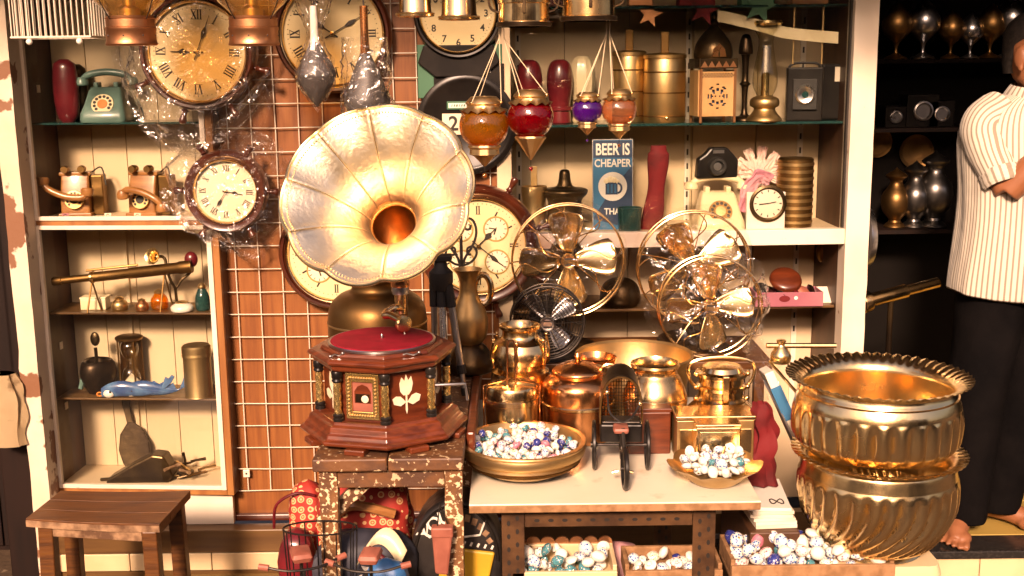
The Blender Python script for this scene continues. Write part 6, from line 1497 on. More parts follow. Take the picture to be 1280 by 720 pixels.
# bowl 1: wide shallow bronze bowl
bc = W(655, 600, 2.66); bc.z = WZ; k = mpp(2.66, 555); Rb = 78*k
Bw = thing('brass_bowl', 'wide shallow brass bowl heaped with small painted knobs', 'bowl', (bc.x, 2.66, WZ))
hz = zof(549, 2.66)-WZ
mb().lathe(prof([(0,0),(Rb*.36,0),(Rb*.50,.003),(Rb*.72,hz*.22),(Rb*.93,hz*.50)],3)+[(Rb*.90,hz*.56),(Rb*.91,hz*.60),(Rb*.98,hz*.66),(Rb*1.0,hz*.80),(Rb*.985,hz*.90),(Rb*1.01,hz*.97),(Rb*1.0,hz*1.0),(Rb*.93,hz*1.0),(Rb*.90,hz*.93),(Rb*.86,hz*.72),(Rb*.5,hz*.60),(0,hz*.58)], 64, cap=False).build('body', 'brass_dull', Bw)
for t in (.30, .40): mb().lathe([(Rb*(.60+t*.75)*.99,hz*t),(Rb*(.60+t*.75)*1.012,hz*t+.001),(Rb*(.60+t*.75)*1.012,hz*t+.003),(Rb*(.60+t*.75)*.99,hz*t+.004)], 64, cap=False).build('turned_line', 'brass_old', Bw)
def in_disc(R_):
    def f():
        a = random.uniform(0, 2*PI); q = R_*math.sqrt(random.random()); return q*cos(a), q*sin(a)
    return f
drop_knobs(116, bc.x, 2.66, lambda x, y: WZ+hz*(.585+.15*(math.hypot(x, y)/(Rb*.86))**2), in_disc(Rb*.82), .0118, (5,2.6,2.4,4.5,2,2,2,1), 'in the wide brass bowl', 'painted knobs in the wide brass bowl')
# bowl 2: scalloped
b2 = Wz(893, 614, WZ); k = mpp(2.58, 590); R2_ = 56*k; y2 = 2.58; x2 = W(893, 600, 2.58).x
B2 = thing('scalloped_bowl', 'scalloped brass bowl of painted shells and knobs at the table edge', 'bowl', (x2, y2, WZ)); hz = zof(582, y2)-WZ
def sc8(a, r, z): 
    t = max(0, z/hz-.35)/.65; f = abs(cos(a*4+.3)); return (r*(1+.10*t*(f-.3)), z+.012*t*(f-.5))
mb().lathe([(0,0),(R2_*.44,0),(R2_*.50,.003),(R2_*.62,hz*.3),(R2_*.70,hz*.5),(R2_*.88,hz*.82),(R2_*1.0,hz*1.0),(R2_*.99,hz*1.02),(R2_*.84,hz*.82),(R2_*.66,hz*.50),(R2_*.40,hz*.42),(0,hz*.42)], 64, mod=sc8, cap=False).build('body', 'brass_dull', B2)
drop_knobs(52, x2, y2, lambda x, y: WZ+hz*(.44+.5*(math.hypot(x, y)/(R2_*.8))**2), in_disc(R2_*.72), .0128, (2,.3,.1,6,.4,.1,.3,2), 'in the scalloped bowl', 'painted knobs in the scalloped bowl')
for a, L in ((.4, .06), (2.2, .05), (1.2, .07)):
    o = mb(rotm('Z', math.degrees(a)) @ rotm('Y', -18)).tube([(0,0,0),(L,0,0)], .0022, 6).build('brass_pin', 'brass'); at(o, (x2+.02*cos(a), y2-.02, WZ+hz*1.1)); o.rotation_euler = (0,0,0)
    tag(o, ('thin brass pin lying across the scalloped bowl rim', 'short brass pin standing among the shells', 'long brass pin among the shells')[int(a*1.3) % 3], 'pin', 'brass pins in the scalloped bowl')
# trays at the bottom
def tray(label, pxa, pxb, pyt, Y, dep, mt, hz=.045):
    a, b_ = W(pxa, pyt, Y), W(pxb, pyt, Y); zt_ = a.z; z0 = zt_-hz
    T = thing('wooden_tray', label, 'tray', (a.x, Y, z0)); wd = b_.x-a.x
    mb().bx(0,wd,0,dep,0,.008).build('bottom', mt, T, smooth=0)
    mb().bx(0,wd,0,.010,.008,hz-.012).build('side', mt, T, smooth=0, bevel=.002); mb().bx(0,wd,dep-.010,dep,.008,hz).build('side', mt, T, smooth=0, bevel=.002)
    for x in (0, wd-.010): mb().bx(x,x+.010,.0102,dep-.0102,.008,hz).build('side', mt, T, smooth=0, bevel=.002)
    return T, a.x, wd, z0
STD = []
def stand_under(T, x, wd, Y, dep, z0, lab):
    o = thing('low_bench', lab, 'bench', (x, Y, GZ))
    mb().bx(.01, wd-.01, .01, dep-.01, z0-GZ-.03, z0-GZ-.001).build('top', 'bench_wood', o, smooth=0, bevel=.003)
    for xx in (.02, wd-.05):
        for yy in (.02, dep-.05): mb().bx(xx, xx+.03, yy, yy+.03, 0, z0-GZ-.03).build('leg', 'bench_wood', o, smooth=0, bevel=.003)
def inrect(wd, dep):
    return lambda: (random.uniform(.022, wd-.022), random.uniform(.020, dep-.02))
T1, x, wd, z0 = tray('wooden tray piled with blue and white knobs under the doorway pots', 915, 1120, 702, 2.50, .16, 'chip_edge', .05); stand_under(T1, x, wd, 2.50, .16, z0, 'low bench under the tray of blue and white knobs')
drop_knobs(80, x, 2.50, lambda xx, yy: z0+.008, inrect(wd, .16), .0180, (8,2.2,.7,3,1.6,.5,.6,1), 'piled in the large tray', 'painted knobs in the large tray')
T2, x, wd, z0 = tray('small partitioned wooden tray with a few knobs below the white table', 782, 904, 708, 2.52, .12, 'chip_edge', .04); stand_under(T2, x, wd, 2.52, .12, z0, 'low bench under the partitioned tray')
mb().bx(wd*.5-.004, wd*.5+.004, .0102, .1098, .008, .034).build('partition', 'chip_edge', T2, smooth=0)
drop_knobs(16, x, 2.52, lambda xx, yy: z0+.008, inrect(wd, .12), .017, (3,1,1,4,.5,.3,1,4), 'in the partitioned tray', 'painted knobs in the partitioned tray')
T3, x, wd, z0 = tray('scallop backed tray of glass and ceramic knobs below the white table', 640, 772, 710, 2.50, .14, 'cream_tile', .045); stand_under(T3, x, wd, 2.50, .14, z0, 'low bench under the scallop backed tray')
for i in range(7): mb(tr(wd*(i+.5)/7, .142, .045) @ RY).lathe([(0,0),(wd/14,0),(wd/14,.006),(0,.006)][::-1], 16, cap=False).build('scallop', 'copper_dull', T3)
drop_knobs(35, x, 2.50, lambda xx, yy: z0+.008, inrect(wd, .14), .0165, (5,.5,3,5,.5,.2,1,2), 'in the scallop backed tray', 'painted knobs in the scallop backed tray')

# ================================================================ THE TWO BIG POTS
def big_pot(label, px, Y, zb, Pt, lobes, mat):
    k = mpp(Y, 560); T = thing('brass_planter', label, 'planter', (W(px, 560, Y).x, Y, zb), group='big fluted brass planters')
    return T, k
Y = 2.62; pxp = 1094
zA = zof(684, 2.62, pxp)       # foot of lower pot
zB = zof(563, 2.62, pxp)       # joint
zC = zof(470, 2.62, pxp)       # upper rim plane
k = mpp(Y, 560)
def fl(lobes, amt, z0, z1, twist=0.0):
    def f(a, r, z):
        t = (z-z0)/(z1-z0)
        if 0 < t < 1:
            e = sin(PI*t)**.5; q = abs(cos((a+twist*(1-t)**3+.02*noise.noise(Vector((a*3, z0, 1))))*lobes/2)); return r*(1+amt*e*(1+.35*noise.noise(Vector((a*5, t*2, z0*9))))*(q**.6-.7)+.006*noise.noise(Vector((cos(a)*3, sin(a)*3, z*12))))
        return r*(1+.004*noise.noise(Vector((cos(a)*3, sin(a)*3, z*12))))
    return f
def frill(a, r, z, n=54, rr=None): return r
T = thing('brass_planter', 'lower of the two stacked brass planters, tapering with swirled flutes', 'planter', (W(pxp, 640, Y).x, Y, zA), group='big fluted brass planters')
h = zB-zA; R0 = 97*k
P = prof([(R0*.55,.012),(R0*.74,h*.13),(R0*.88,h*.30),(R0*.97,h*.50),(R0*1.0,h*.72)],6)+prof([(R0*1.0,h*.72),(R0*1.0,h*.78)],2)+prof([(R0*.985,h*.80),(R0*.97,h*.86),(R0*.95,h*.93),(R0*.93,h*.95)],3)
mb().lathe(P, 192, mod=fl(30, .10, .012, h*.775, .8), cap=False).build('body', 'brass_pot', T, smooth=60)
mb().lathe([(0,0),(R0*.58,0),(R0*.60,.004),(R0*.56,.013),(0,.014)], 40, cap=False).build('foot', 'brass_pot', T)
def rimwave(n, amt): return lambda a, r, z: (r*(1+amt*cos(a*n)), z+amt*.35*r*cos(a*n))
mb().lathe([(R0*.92,h*.945),(R0*.99,h*.975),(R0*1.09,h*1.0),(R0*1.10,h*1.01),(R0*.98,h*1.0),(R0*.90,h*.96),(R0*.86,h*.90),(R0*.84,h*.6)], 540, mod=lambda a, r, z: (r*(1+.004*cos(a*54)*(1 if r > R0*.97 else .2)), z+(.0022*cos(a*54) if r > R0*1.05 else 0)), cap=False).build('frilled_rim', 'brass_pot', T, smooth=60)
zB2 = zA+h*1.0+.004
T = thing('brass_planter', 'upper of the two stacked brass planters, straight sided with wide frilled rim', 'planter', (W(pxp, 540, Y).x, Y, zB2), group='big fluted brass planters')
h = zC-zB2; R1_ = 100*k
P = [(0,0),(R1_*.80,0),(R1_*.86,.004),(R1_*.90,h*.06)]+prof([(R1_*.93,h*.10),(R1_*.985,h*.2),(R1_*1.0,h*.38),(R1_*1.0,h*.62)],5)+prof([(R1_*.995,h*.64),(R1_*.985,h*.70),(R1_*.95,h*.80),(R1_*.92,h*.86),(R1_*.91,h*.9)],3)
mb().lathe(P, 192, mod=fl(28, .085, h*.10, h*.63, 0.0), cap=False).build('body', 'brass_pot', T, smooth=60)
mb().lathe([(R1_*.905,h*.895),(R1_*.95,h*.93),(R1_*1.04,h*.985),(R1_*1.10,h*1.02),(R1_*1.115,h*1.02),(R1_*1.03,h*1.0),(R1_*.93,h*.94),(R1_*.885,h*.89),(R1_*.87,h*.80),(R1_*.9,h*.5),(R1_*.88,h*.1),(0,h*.04)], 540, mod=lambda a, r, z: (r*(1+.004*cos(a*54)*(1 if r > R1_*.96 else 0)), z+(.0022*cos(a*54) if r > R1_*.95 else 0)), cap=False).build('frilled_rim', 'brass_pot', T, smooth=60)
mb().lathe([(R1_*.945,h*.80),(R1_*.965,h*.805),(R1_*.965,h*.815),(R1_*.945,h*.82)], 96, cap=False).build('band', 'brass_pot', T)
pb = thing('stone_block', 'grey stone block the stacked planters stand on', 'block', (W(pxp, 700, Y).x, Y, GZ))
b = MB(); b.loft([rrect(.13,.12,0), rrect(.125,.115,zA-GZ-.02), rrect(.12,.11,zA-GZ-.0005)]); b.build('block', 'granite' if 0 else 'cream_tile', pb, smooth=30)

# ================================================================ BETWEEN TABLE AND POTS
# magazines, red cloth, wrapped parcel
a, b_ = W(905, 645, 2.66), W(975, 645, 2.66); z0 = zof(652, 2.66); 
cr_ = thing('crate', 'dark wooden crate under the stack of magazines', 'crate', (0,0,0))
mb().bx(wx1+.004, b_.x+.03, 2.58, 2.95, GZ, z0-.0005).build('box', 'dark_board', cr_, smooth=0, bevel=.004)
for i in range(6):
    o = mb(rotm('Z', random.uniform(-4, 4))).bx(-.05,.05,-.10,.10,0,.0085).build('magazine', 'paper' if i != 5 else 'print_white', smooth=0, bevel=.001)
    at(o, ((wx1+.004+b_.x+.03)/2+random.uniform(-.004,.004), 2.70, z0+i*.0088), random.uniform(-.05,.05)); tag(o, ('lowest', 'second', 'third', 'fourth', 'fifth', 'topmost')[i]+' magazine of the stack beside the white table', 'magazine', 'stack of magazines')
    if i == 5:
        b = MB(); b.tube([(.02+.012*cos(t), .0+.0, .009) if 0 else (.018+.016*cos(t*1.0), -.06+.016*sin(t*2), .0092) for t in [j*.45 for j in range(15)]], .0018, 5); b.build('ink_mark', 'ink', o)
zst = z0+6*.0088
b = MB(); vs = []; fs = []; n, m = 22, 26
ax, bx_ = W(938, 560, 2.76), W(975, 560, 2.76)
for i in range(m+1):
    t = i/m; z = zst+.004+(zof(505, 2.78)-zst)*t
    for j in range(n):
        a_ = 2*PI*j/n; q = (.050-.030*t)*(1+.75*noise.noise(Vector((cos(a_)*1.5, sin(a_)*1.5, t*3)))+.45*noise.noise(Vector((cos(a_)*4, sin(a_)*4, t*1.6))))
        vs.append(((ax.x+bx_.x)/2+q*cos(a_)-.018*t+.022*noise.noise(Vector((t*4,3,1))), 2.76+q*.7*sin(a_), z))
for i in range(m):
    for j in range(n): l = (j+1) % n; fs.append((i*n+j, i*n+l, (i+1)*n+l, (i+1)*n+j))
b.add(vs, fs); o = b.build('red_cloth_bundle', 'red_cloth', smooth=50); tag(o, 'bunched bright red cloth between samovar and brass planters', 'cloth')
# parcel of blue print paper in film, with brass rods leaning
pa = W(985, 470, 2.86); 
b = MB(); b.T = tr(W(983, 520, 2.84)) @ rotm('Y', -24) @ rotm('X', -8); b.bx(-.012,.012,-.05,.05,-.10,.13)
o = b.build('print_packet', 'paper', smooth=0, bevel=.003); tag(o, 'packet with blue printing wedged beside the brass planters', 'packet')
b = MB(); b.T = tr(W(983, 520, 2.84)) @ rotm('Y', -24) @ rotm('X', -8); b.bx(-.0135,.0135,-.052,-.0505,.0,.09); b.build('blue_print', 'sign_blue', o, smooth=0)
for i, (A0, A1, mt, rr) in enumerate((((958,432,2.9),(1045,432,2.9),'brass',.007), ((962,452,2.88),(1004,500,2.72),'brass_pale',.004), ((955,475,2.85),(998,560,2.74),'steel',.0035))):
    o = mb().tube([W(*A0), W(*A1)], rr, 8).build('metal_rod', mt); tag(o, ('thick brass rod lying behind the frilled planter rim', 'thin pale brass rod leaning on the planters', 'thin steel rod leaning on the planters')[i], 'rod')
p = W(976, 444, 2.9); o = mb().lathe(prof([(0,-.02),(.022,-.02),(.026,0),(.018,.016),(.010,.028),(.012,.04),(0,.042)]), 20, cap=False).build('brass_finial', 'brass_pale'); o.location = p; tag(o, 'pale brass finial behind the plastic tail', 'finial')
# ================================================================ STOOL
sz = .33
SB = thing('wooden_stool', 'worn brown wooden stool with square legs beside the glass cabinet', 'stool', (0,0,0))
c = [Wz(32, 648, sz), Wz(199, 655, sz), Wz(238, 613, sz), Wz(76, 613, sz)]
np_ = 3; 
for i in range(np_):
    t0, t1 = i/np_+.001, (i+1)/np_-.001
    f0, f1 = c[0].lerp(c[3], t0), c[1].lerp(c[2], t0); g0, g1 = c[0].lerp(c[3], t1), c[1].lerp(c[2], t1)
    b = MB(); n = 16; rg = []
    for j in range(n+1):
        u = j/n; a_, b_ = f0.lerp(f1, u), g0.lerp(g1, u); w_ = noise.noise(Vector((u*6, i*3, 2)))*.003 if i == 0 else 0; sag = -.004*sin(PI*u)
        a_ = a_+Vector((0, w_, sag)); b_ = b_+Vector((0, 0, sag))
        rg.append([tuple(a_-Vector((0,0,.024))), tuple(a_), tuple(b_), tuple(b_-Vector((0,0,.024)))])
    b.loft(rg); b.build('seat_plank', 'bench_wood', SB, smooth=0, bevel=.0015)
b = MB(); rg = []
for j in range(17):
    u = j/16; a_ = c[0].lerp(c[1], u); rg.append([(a_.x, a_.y-.0015-.002*abs(noise.noise(Vector((u*30,1,0)))), sz-.005-.004*sin(PI*u)+noise.noise(Vector((u*25,0,0)))*.002), (a_.x, a_.y-.0005, sz-.005-.004*sin(PI*u)), (a_.x, a_.y-.0005, sz-.024-.004*sin(PI*u)), (a_.x, a_.y-.0015-.002*abs(noise.noise(Vector((u*30,5,0)))), sz-.024-.004*sin(PI*u))])
b.loft(rg); b.build('raw_edge', 'edge_wood', SB, smooth=0)
def inset(i, d):
    cen = sum(c, Vector())/4; v = c[i]-cen; return c[i]-v.normalized()*d
LP = [inset(0, .055), inset(1, .040), inset(2, .045), inset(3, .045)]
sp = [(-.010,-.006), (.004,-.006), (.006,.004), (-.008,.004)]
for p, s_ in zip(LP, sp):
    h = .021; b = MB(); rg = []
    for z, o_ in ((GZ, 1.0), (.1, .5), (sz-.024, 0)):
        rg.append([(p.x+s_[0]*o_-h, p.y+s_[1]*o_-h, z), (p.x+s_[0]*o_+h, p.y+s_[1]*o_-h, z), (p.x+s_[0]*o_+h, p.y+s_[1]*o_+h, z), (p.x+s_[0]*o_-h, p.y+s_[1]*o_+h, z)])
    b.loft(rg); b.build('leg', 'bench_wood', SB, smooth=0, bevel=.004)
def rail(a, b_, z0, z1, t, mt, name):
    d = (b_-a); L = Vector((d.x, d.y, 0)).length; b = mb(tr(a.x, a.y, 0) @ Matrix.Rotation(math.atan2(d.y, d.x), 4, 'Z')); b.bx(.022, L-.022, -t, t, z0, z1); b.build(name, mt, SB, smooth=0, bevel=.002)
rail(LP[0]-Vector((0,.008,0)), LP[1]-Vector((0,.008,0)), sz-.056, sz-.026, .009, 'edge_wood', 'apron')
for i, j in ((1,2), (2,3), (3,0)): rail(LP[i], LP[j], sz-.06, sz-.026, .009, 'bench_wood', 'apron')
for i, j in ((1,2), (2,3), (3,0)): rail(LP[i], LP[j], .02, .055, .010, 'bench_wood', 'stretcher')
p = Wz(115, 715, .0)
# rag on the stretcher / handle tool on the board
o = thing('iron_bail', 'pinkish metal bail rod lying on the street board', 'bail', Vector((W(312, 704, 3.3).x, 3.3, -.085+.012)))
mb().tube(cr([(0,0,.012),(.0,0,.0),(.02,0,-.006),(.09,0,-.006)], 5), .006, 8).build('rod', 'copper_dull', o)
mb().tube(cr([(0,.0,.012),(.02,0,.014),(.09,0,.012)], 5), .004, 8).build('rod', 'copper_dull', o); mb().sph((0,0,.016), .010, 10, 8).build('knob', 'pink_cloth', o)
# loose rubble by the left post
random.seed(3)
for i in range(14):
    p = Wz(random.uniform(28, 62), random.uniform(668, 712), GZ); r = random.uniform(.007, .018)
    b = MB(); b.sph((0,0,0), r, 7, 5, (1, random.uniform(.7,1.2), .6)); b.v = [v*(1+.35*noise.noise(v*90+Vector((i,0,0)))) for v in b.v]
    o = b.build('stone', 'cream_tile' if i % 2 else 'ground', smooth=0); o.location = p+Vector((0,0,r*.4)); tag(o, ('small pale broken stone', 'small brown stone')[0 if i % 2 else 1]+' on the ground by the peeling post', 'stone', 'rubble by the peeling post')

# ================================================================ BAGS UNDER THE GRAMOPHONE TABLE
def dots_mat(name, base, a, b_, scale):
    m = bpy.data.materials.new(name); m.use_nodes = True; n = m.node_tree.nodes; L = m.node_tree.links; p = n['Principled BSDF']; p.inputs['Roughness'].default_value = .7
    tc = n.new('ShaderNodeTexCoord'); v = n.new('ShaderNodeTexVoronoi'); v.inputs['Scale'].default_value = scale; v.inputs['Randomness'].default_value = .25
    r = n.new('ShaderNodeValToRGB'); r.color_ramp.interpolation = 'CONSTANT'; e = r.color_ramp.elements
    e[0].position = 0; e[0].color = (*a, 1); e[1].position = .16; e[1].color = (*b_, 1)
    for q, col in ((.26, a), (.40, base)): x = e.new(q); x.color = (*col, 1)
    L.new(tc.outputs['Object'], v.inputs['Vector']); L.new(v.outputs['Distance'], r.inputs[0]); L.new(r.outputs[0], p.inputs['Base Color']); MT[name] = m
dots_mat('dotted_red', (.36,.028,.018), (.70,.42,.20), (.50,.09,.03), 46)
PZ = .16
pl = thing('low_platform', 'dark low platform under the bags', 'platform', (0,0,0))
mb().bx(W(360,700,2.5).x, W(624,700,2.5).x, 2.40, 3.1, PZ-.03, PZ).build('top', 'dark_board', pl, smooth=0)
for x in (W(366,700,2.5).x, W(612,700,2.5).x):
    for y in (2.42, 3.04): mb().bx(x, x+.04, y, y+.04, GZ, PZ-.03).build('leg', 'dark_board', pl, smooth=0)
def sack(name, label, pxa, pxb, pyt, Y, dep, mt, seed, lean=0.0, pw=2.6, cat='bag'):
    a, b_ = W(pxa, 680, Y), W(pxb, 680, Y); zt_ = zof(pyt, Y, pxa); cx = (a.x+b_.x)/2; hw = (b_.x-a.x)/2; H = zt_-PZ
    o = thing(name, label, cat, (cx, Y, PZ)); b = MB(); rg = []; n = 28
    for i in range(19):
        t = i/18; e = (1-abs(2*t-1)**3.2)**(1/3.2) if t > .5 else 1-.12*(1-2*t)**2
        e = max(e, .10)
        ring = []
        for j in range(n):
            q = 2*PI*j/n; cx_, sx_ = cos(q), sin(q); d = (abs(cx_)**pw+abs(sx_)**pw)**(-1/pw)
            nv = Vector((cx_*1.7+seed, sx_*1.7, t*3.0)); f = 1+.17*noise.noise(nv)+.11*noise.noise(nv*2.7)+.05*abs(noise.noise(nv*6.0))
            ring.append((hw*e*d*cx_*f+lean*H*t, dep*e*d*sx_*f, H*t))
        rg.append(ring)
    b.loft(rg); b.build('body', mt, o, smooth=50); return o, hw, H
o, hw, H = sack('patterned_bag', 'red bag printed with ringed dots behind the table leg', 402, 516, 588, 2.72, .07, 'dotted_red', 1)
mb().tube(cr([(-hw*.9,-.05,H*.7),(-hw*.2,-.09,H*.86),(hw*.7,-.08,H*.8)], 6), .012, 8).build('strap', 'tan_wood', o)
o, hw, H = sack('patterned_bag', 'small red and pale printed bag slumped left of the table leg', 360, 404, 600, 2.85, .05, 'dotted_red', 4, .03)
b = MB(); b.tube(cr([(-hw*1.6,-.03,H*.66),(-hw*1.3,-.05,H*.86),(-hw*.2,-.05,H*.95),(hw*.8,-.04,H*.92)], 6), .004, 8); b.build('strap', 'maroon', o)
o, hw, H = sack('duffel_bag', 'dark navy duffel bag with pale triangles under the table', 392, 514, 662, 2.58, .07, 'navy_cloth', 7, .02, 4.5)
bb = MB(); vs = []; fs = []
for i in range(15):
    t = i/14; x = hw*(.05+.85*t); z = H*(.80+.25*sin(PI*(.15+.70*t))); y0 = -.075+.03*sin(PI*t)
    vs += [(x-.010, y0-.012, z-.030), (x+.008, y0+.004, z+.004)]
for i in range(14): fs.append((2*i, 2*i+2, 2*i+3, 2*i+1))
bb.add(vs, fs); q = bb.build('band', 'ivory', o, smooth=40); so = q.modifiers.new('t', 'SOLIDIFY'); so.thickness = .003
for i, (x, z) in enumerate(((-.60,.66),(-.30,.78),(-.02,.90),(-.45,.50))):
    b = MB(); b.prism([(0,0),(.034,.014),(.014,.036)], -.002, .001); q = b.build('triangle_patch', 'print_white', o, smooth=0); q.location = (hw*x+.01, -.090, H*z-.02); q.rotation_euler = (0, i*.7, 0)
b = MB(); b.tube(cr([(hw*.2,-.07,H*.95),(hw*.7,-.085,H*.8),(hw*.95,-.08,H*.45)], 6), .006, 8); b.build('piping', 'maroon', o)
o, hw, H = sack('fabric_bag', 'red lined dark bag slumped behind the wire basket', 350, 394, 660, 2.70, .05, 'maroon', 11)
# black rucksack with flat lettered front
Y = 2.60; a, b_ = W(512, 680, Y), W(628, 680, Y); zt_ = zof(626, Y, 560); wd = b_.x-a.x; H = zt_-PZ
RS_ = thing('rucksack', 'black rucksack with white lettering and yellow lower panel', 'rucksack', ((a.x+b_.x)/2, Y, PZ))
pl_ = [(-wd*.5,0),(wd*.5,0),(wd*.5,H*.62)]+[(wd*.5*cos(t), H*.62+H*.38*sin(t)) for t in [PI*i/14 for i in range(1, 14)]]+[(-wd*.5,H*.62)]
MB().prism(pl_, 0, .12).build('body', 'black_nylon', RS_, smooth=40, bevel=.018, bseg=4)
b = MB(); b.tube(cr([(x*.9, -.001, z*.96+.004) for x, z in pl_[2:]], 3), .004, 6); b.build('zip', 'black_plastic', RS_)
L_ = MB()
for i, ch in enumerate('YOU'):
    t = PI*(.80-.105*i); text_to(L_, ch, .046, wd*.40*cos(t), H*.62+H*.28*sin(t), -.0015, 1.0, t-PI/2)
L_.build('lettering', 'print_white', RS_, smooth=0)
L2 = MB()
for i in range(6):
    t = PI*(.46-.065*i); q0, q1 = .255, .305
    L2.bar((wd*.40*cos(t)*.93, H*.62+H*q0*sin(t)), (wd*.40*cos(t)*1.06, H*.62+H*q1*sin(t)), .013, -.0015)
L2.build('worn_print', 'edge_wood', RS_, smooth=0); L2 = MB()
for i in range(9):
    L2.bar((wd*(-.22+.075*i), H*.710-.012*abs(i-4)/4), (wd*(-.20+.075*i), H*.735-.012*abs(i-4)/4), .005, -.0018)
L2.build('small_print', 'print_white', RS_, smooth=0)['kind'] = 'stuff'
b = MB(); b.tube([(-wd*.30,-.002,H*.84),(-wd*.31,-.002,H*.775),(-wd*.1,-.002,H*.75),(wd*.26,-.002,H*.775),(wd*.32,-.002,H*.87)], .0028, 6); b.build('white_trim', 'print_white', RS_)
b = MB(); b.prism([(-wd*.20,H*.40),(wd*.30,H*.36),(wd*.42,H*.665),(wd*.10,H*.69),(-wd*.18,H*.665)], -.012, -.0005); b.build('yellow_panel', 'yellow_nylon', RS_, smooth=0, bevel=.005)
o, hw, H = sack('nylon_pouch', 'bright blue nylon pouch in front of the navy duffel bag', 452, 512, 698, 2.46, .035, 'blue_nylon', 23)
# black wire basket
c0 = W(400, 660, 2.42); Rw = 46*mpp(2.42, 660)
Bk = thing('wire_basket', 'round black wire basket in front of the table leg', 'basket', (c0.x, 2.42, PZ))
hb = c0.z-PZ
for zz_, q in ((hb, 1.0), (hb*.55, .92), (.004, .8)): mb().tube([(Rw*q*cos(2*PI*i/40), Rw*q*.5*sin(2*PI*i/40), zz_) for i in range(40)], .0022, 6, closed=True).build('hoop', 'iron', Bk)
for i in range(12): a_ = 2*PI*i/12; mb().tube([(Rw*.8*cos(a_),Rw*.4*sin(a_),.004),(Rw*cos(a_),Rw*.5*sin(a_),hb)], .0016, 5).build('stave', 'iron', Bk)
# little iron tricycles with leather saddles
def trike(label, px, py, Y, rz, s_=1.0):
    p = W(px, py, Y); T = thing('toy_tricycle', label, 'tricycle', (p.x, Y, PZ), rz, 'small iron tricycles under the table'); H = p.z-PZ
    b = MB(); b.loft([rrect(.018*s_,.026*s_,H-.014), rrect(.022*s_,.030*s_,H-.004), rrect(.019*s_,.027*s_,H+.004), rrect(.012*s_,.02*s_,H+.007)]); b.build('saddle', 'brick_leather', T, smooth=40)
    mb().tube([(0,0,H-.013),(0,.01,.10)], .004, 8).build('saddle_post', 'iron', T)
    b = MB(); b.tube(cr([(-.075*s_,-.03,H-.012),(-.03*s_,-.045,H-.02),(.03*s_,-.045,H-.02),(.075*s_,-.03,H-.012)], 5), .003, 8); b.build('handlebar', 'iron', T)
    for sx in (-1, 1): mb().tube([(sx*.072*s_,-.031,H-.013),(sx*.092*s_,-.024,H-.010)], .007, 10).build('grip', 'brick_leather', T)
    mb().tube([(0,-.045,H-.02),(0,-.05,.055)], .004, 8).build('fork', 'iron', T); mb().tube([(0,-.048,.11),(0,.05,.06)], .004, 8).build('frame', 'iron', T)
    wheel(T, tr(0,-.05,.055), .055, .010)
    for sx in (-1, 1): wheel(T, tr(sx*.045,.05,.05), .05, .010)
    mb().tube([(-.045,.05,.05),(.045,.05,.05)], .003, 8).build('axle', 'iron', T)
trike('small iron tricycle with brick red saddle beside the street board', 376, 690, 2.34, .3)
trike('small iron tricycle with brick red saddle in front of the duffel bag', 463, 692, 2.34, -.1)
p = W(551, 668, 2.40); zt_ = p.z
Bk2 = thing('leather_holster', 'brick coloured leather holster hanging on the table leg', 'holster', (p.x, 2.44, zof(715, 2.44, 551)))
b = MB(); hh_ = zt_-zof(715, 2.44, 551); b.prism([(-.017,0),(.012,-.004),(.024,hh_*.85),(.022,hh_),(-.018,hh_),(-.022,hh_*.85)], -.012, .012); b.build('pouch', 'brick_leather', Bk2, smooth=0, bevel=.005)
mb().bx(-.0235,.0255,-.0135,.0135,hh_*.80,hh_*1.03).build('flap', 'brick_leather', Bk2, smooth=0, bevel=.004)
mb().tube([(-.01,.002,hh_*1.03),(-.004,.010,hh_+.05),(.012,.012,hh_*1.03)], .002, 6).build('loop', 'iron', Bk2)
# crumpled pink bag below the white table
o, hw, H = sack('crumpled_bag', 'crumpled pink plastic bag below the white table', 738, 806, 678, 2.75, .05, 'pink_cloth', 31)

# ================================================================ THE SHOPKEEPER
mx, my = W(1271, 400, 3.72).x, 3.72
PSN = thing('person', 'standing man in striped shirt and black trousers, hand raised to chin, barefoot', 'person', (mx, my, .002), rad(4))
B = MB()
def limb(P, R_): B.tube(cr(P, 4), [r for r in [x[0] for x in cr([(r,0) for r in R_], 4)]], 14)
HT = rotm('Z', 30)            # head turned to his left
hc = Vector((-.008, -.03, 1.560))
B.T = tr(hc) @ HT
rg = []
for z, wx_, wy, oy in ((-.115,.045,.05,-.045),(-.10,.055,.07,-.03),(-.07,.064,.085,-.012),(-.03,.070,.094,0),(.02,.076,.098,.004),(.06,.076,.097,.006),(.095,.064,.082,.008),(.118,.042,.055,.008),(.130,.015,.02,.008)):
    rg.append([(wx_*cos(a), oy+wy*sin(a), z) for a in [2*PI*i/22 for i in range(22)]])
B.loft(rg)
B.add(*(lambda q: (q.v, q.f))(MB().loft([[(-.012,-.085,.0),(.012,-.085,.0),(.012,-.08,.03),(-.012,-.08,.03)], [(-.016,-.112,-.022),(.016,-.112,-.022),(.010,-.090,.028),(-.010,-.090,.028)], [(-.014,-.088,-.034),(.014,-.088,-.034),(.012,-.085,-.028),(-.012,-.085,-.028)]])))
B.sph((0,-.082,-.062), .02, 10, 8, (1.2,.6,.45)); B.sph((0,-.080,-.10), .024, 10, 8, (1.1,.8,.8))
for s_ in (-1, 1):
    B.sph((s_*.028,-.080,.026), .018, 10, 8, (1.2,.7,.5))
    B.sph((s_*.082,.010,-.006), .033, 12, 10, (.34,.66,1.0)); B.sph((s_*.085,.004,-.036), .013, 8, 6, (.5,.8,1))
B.T = Matrix.Identity(4)
limb([(0,.005,1.40),(0,-.005,1.46),(.006,-.02,1.52)], [.062,.054,.058])
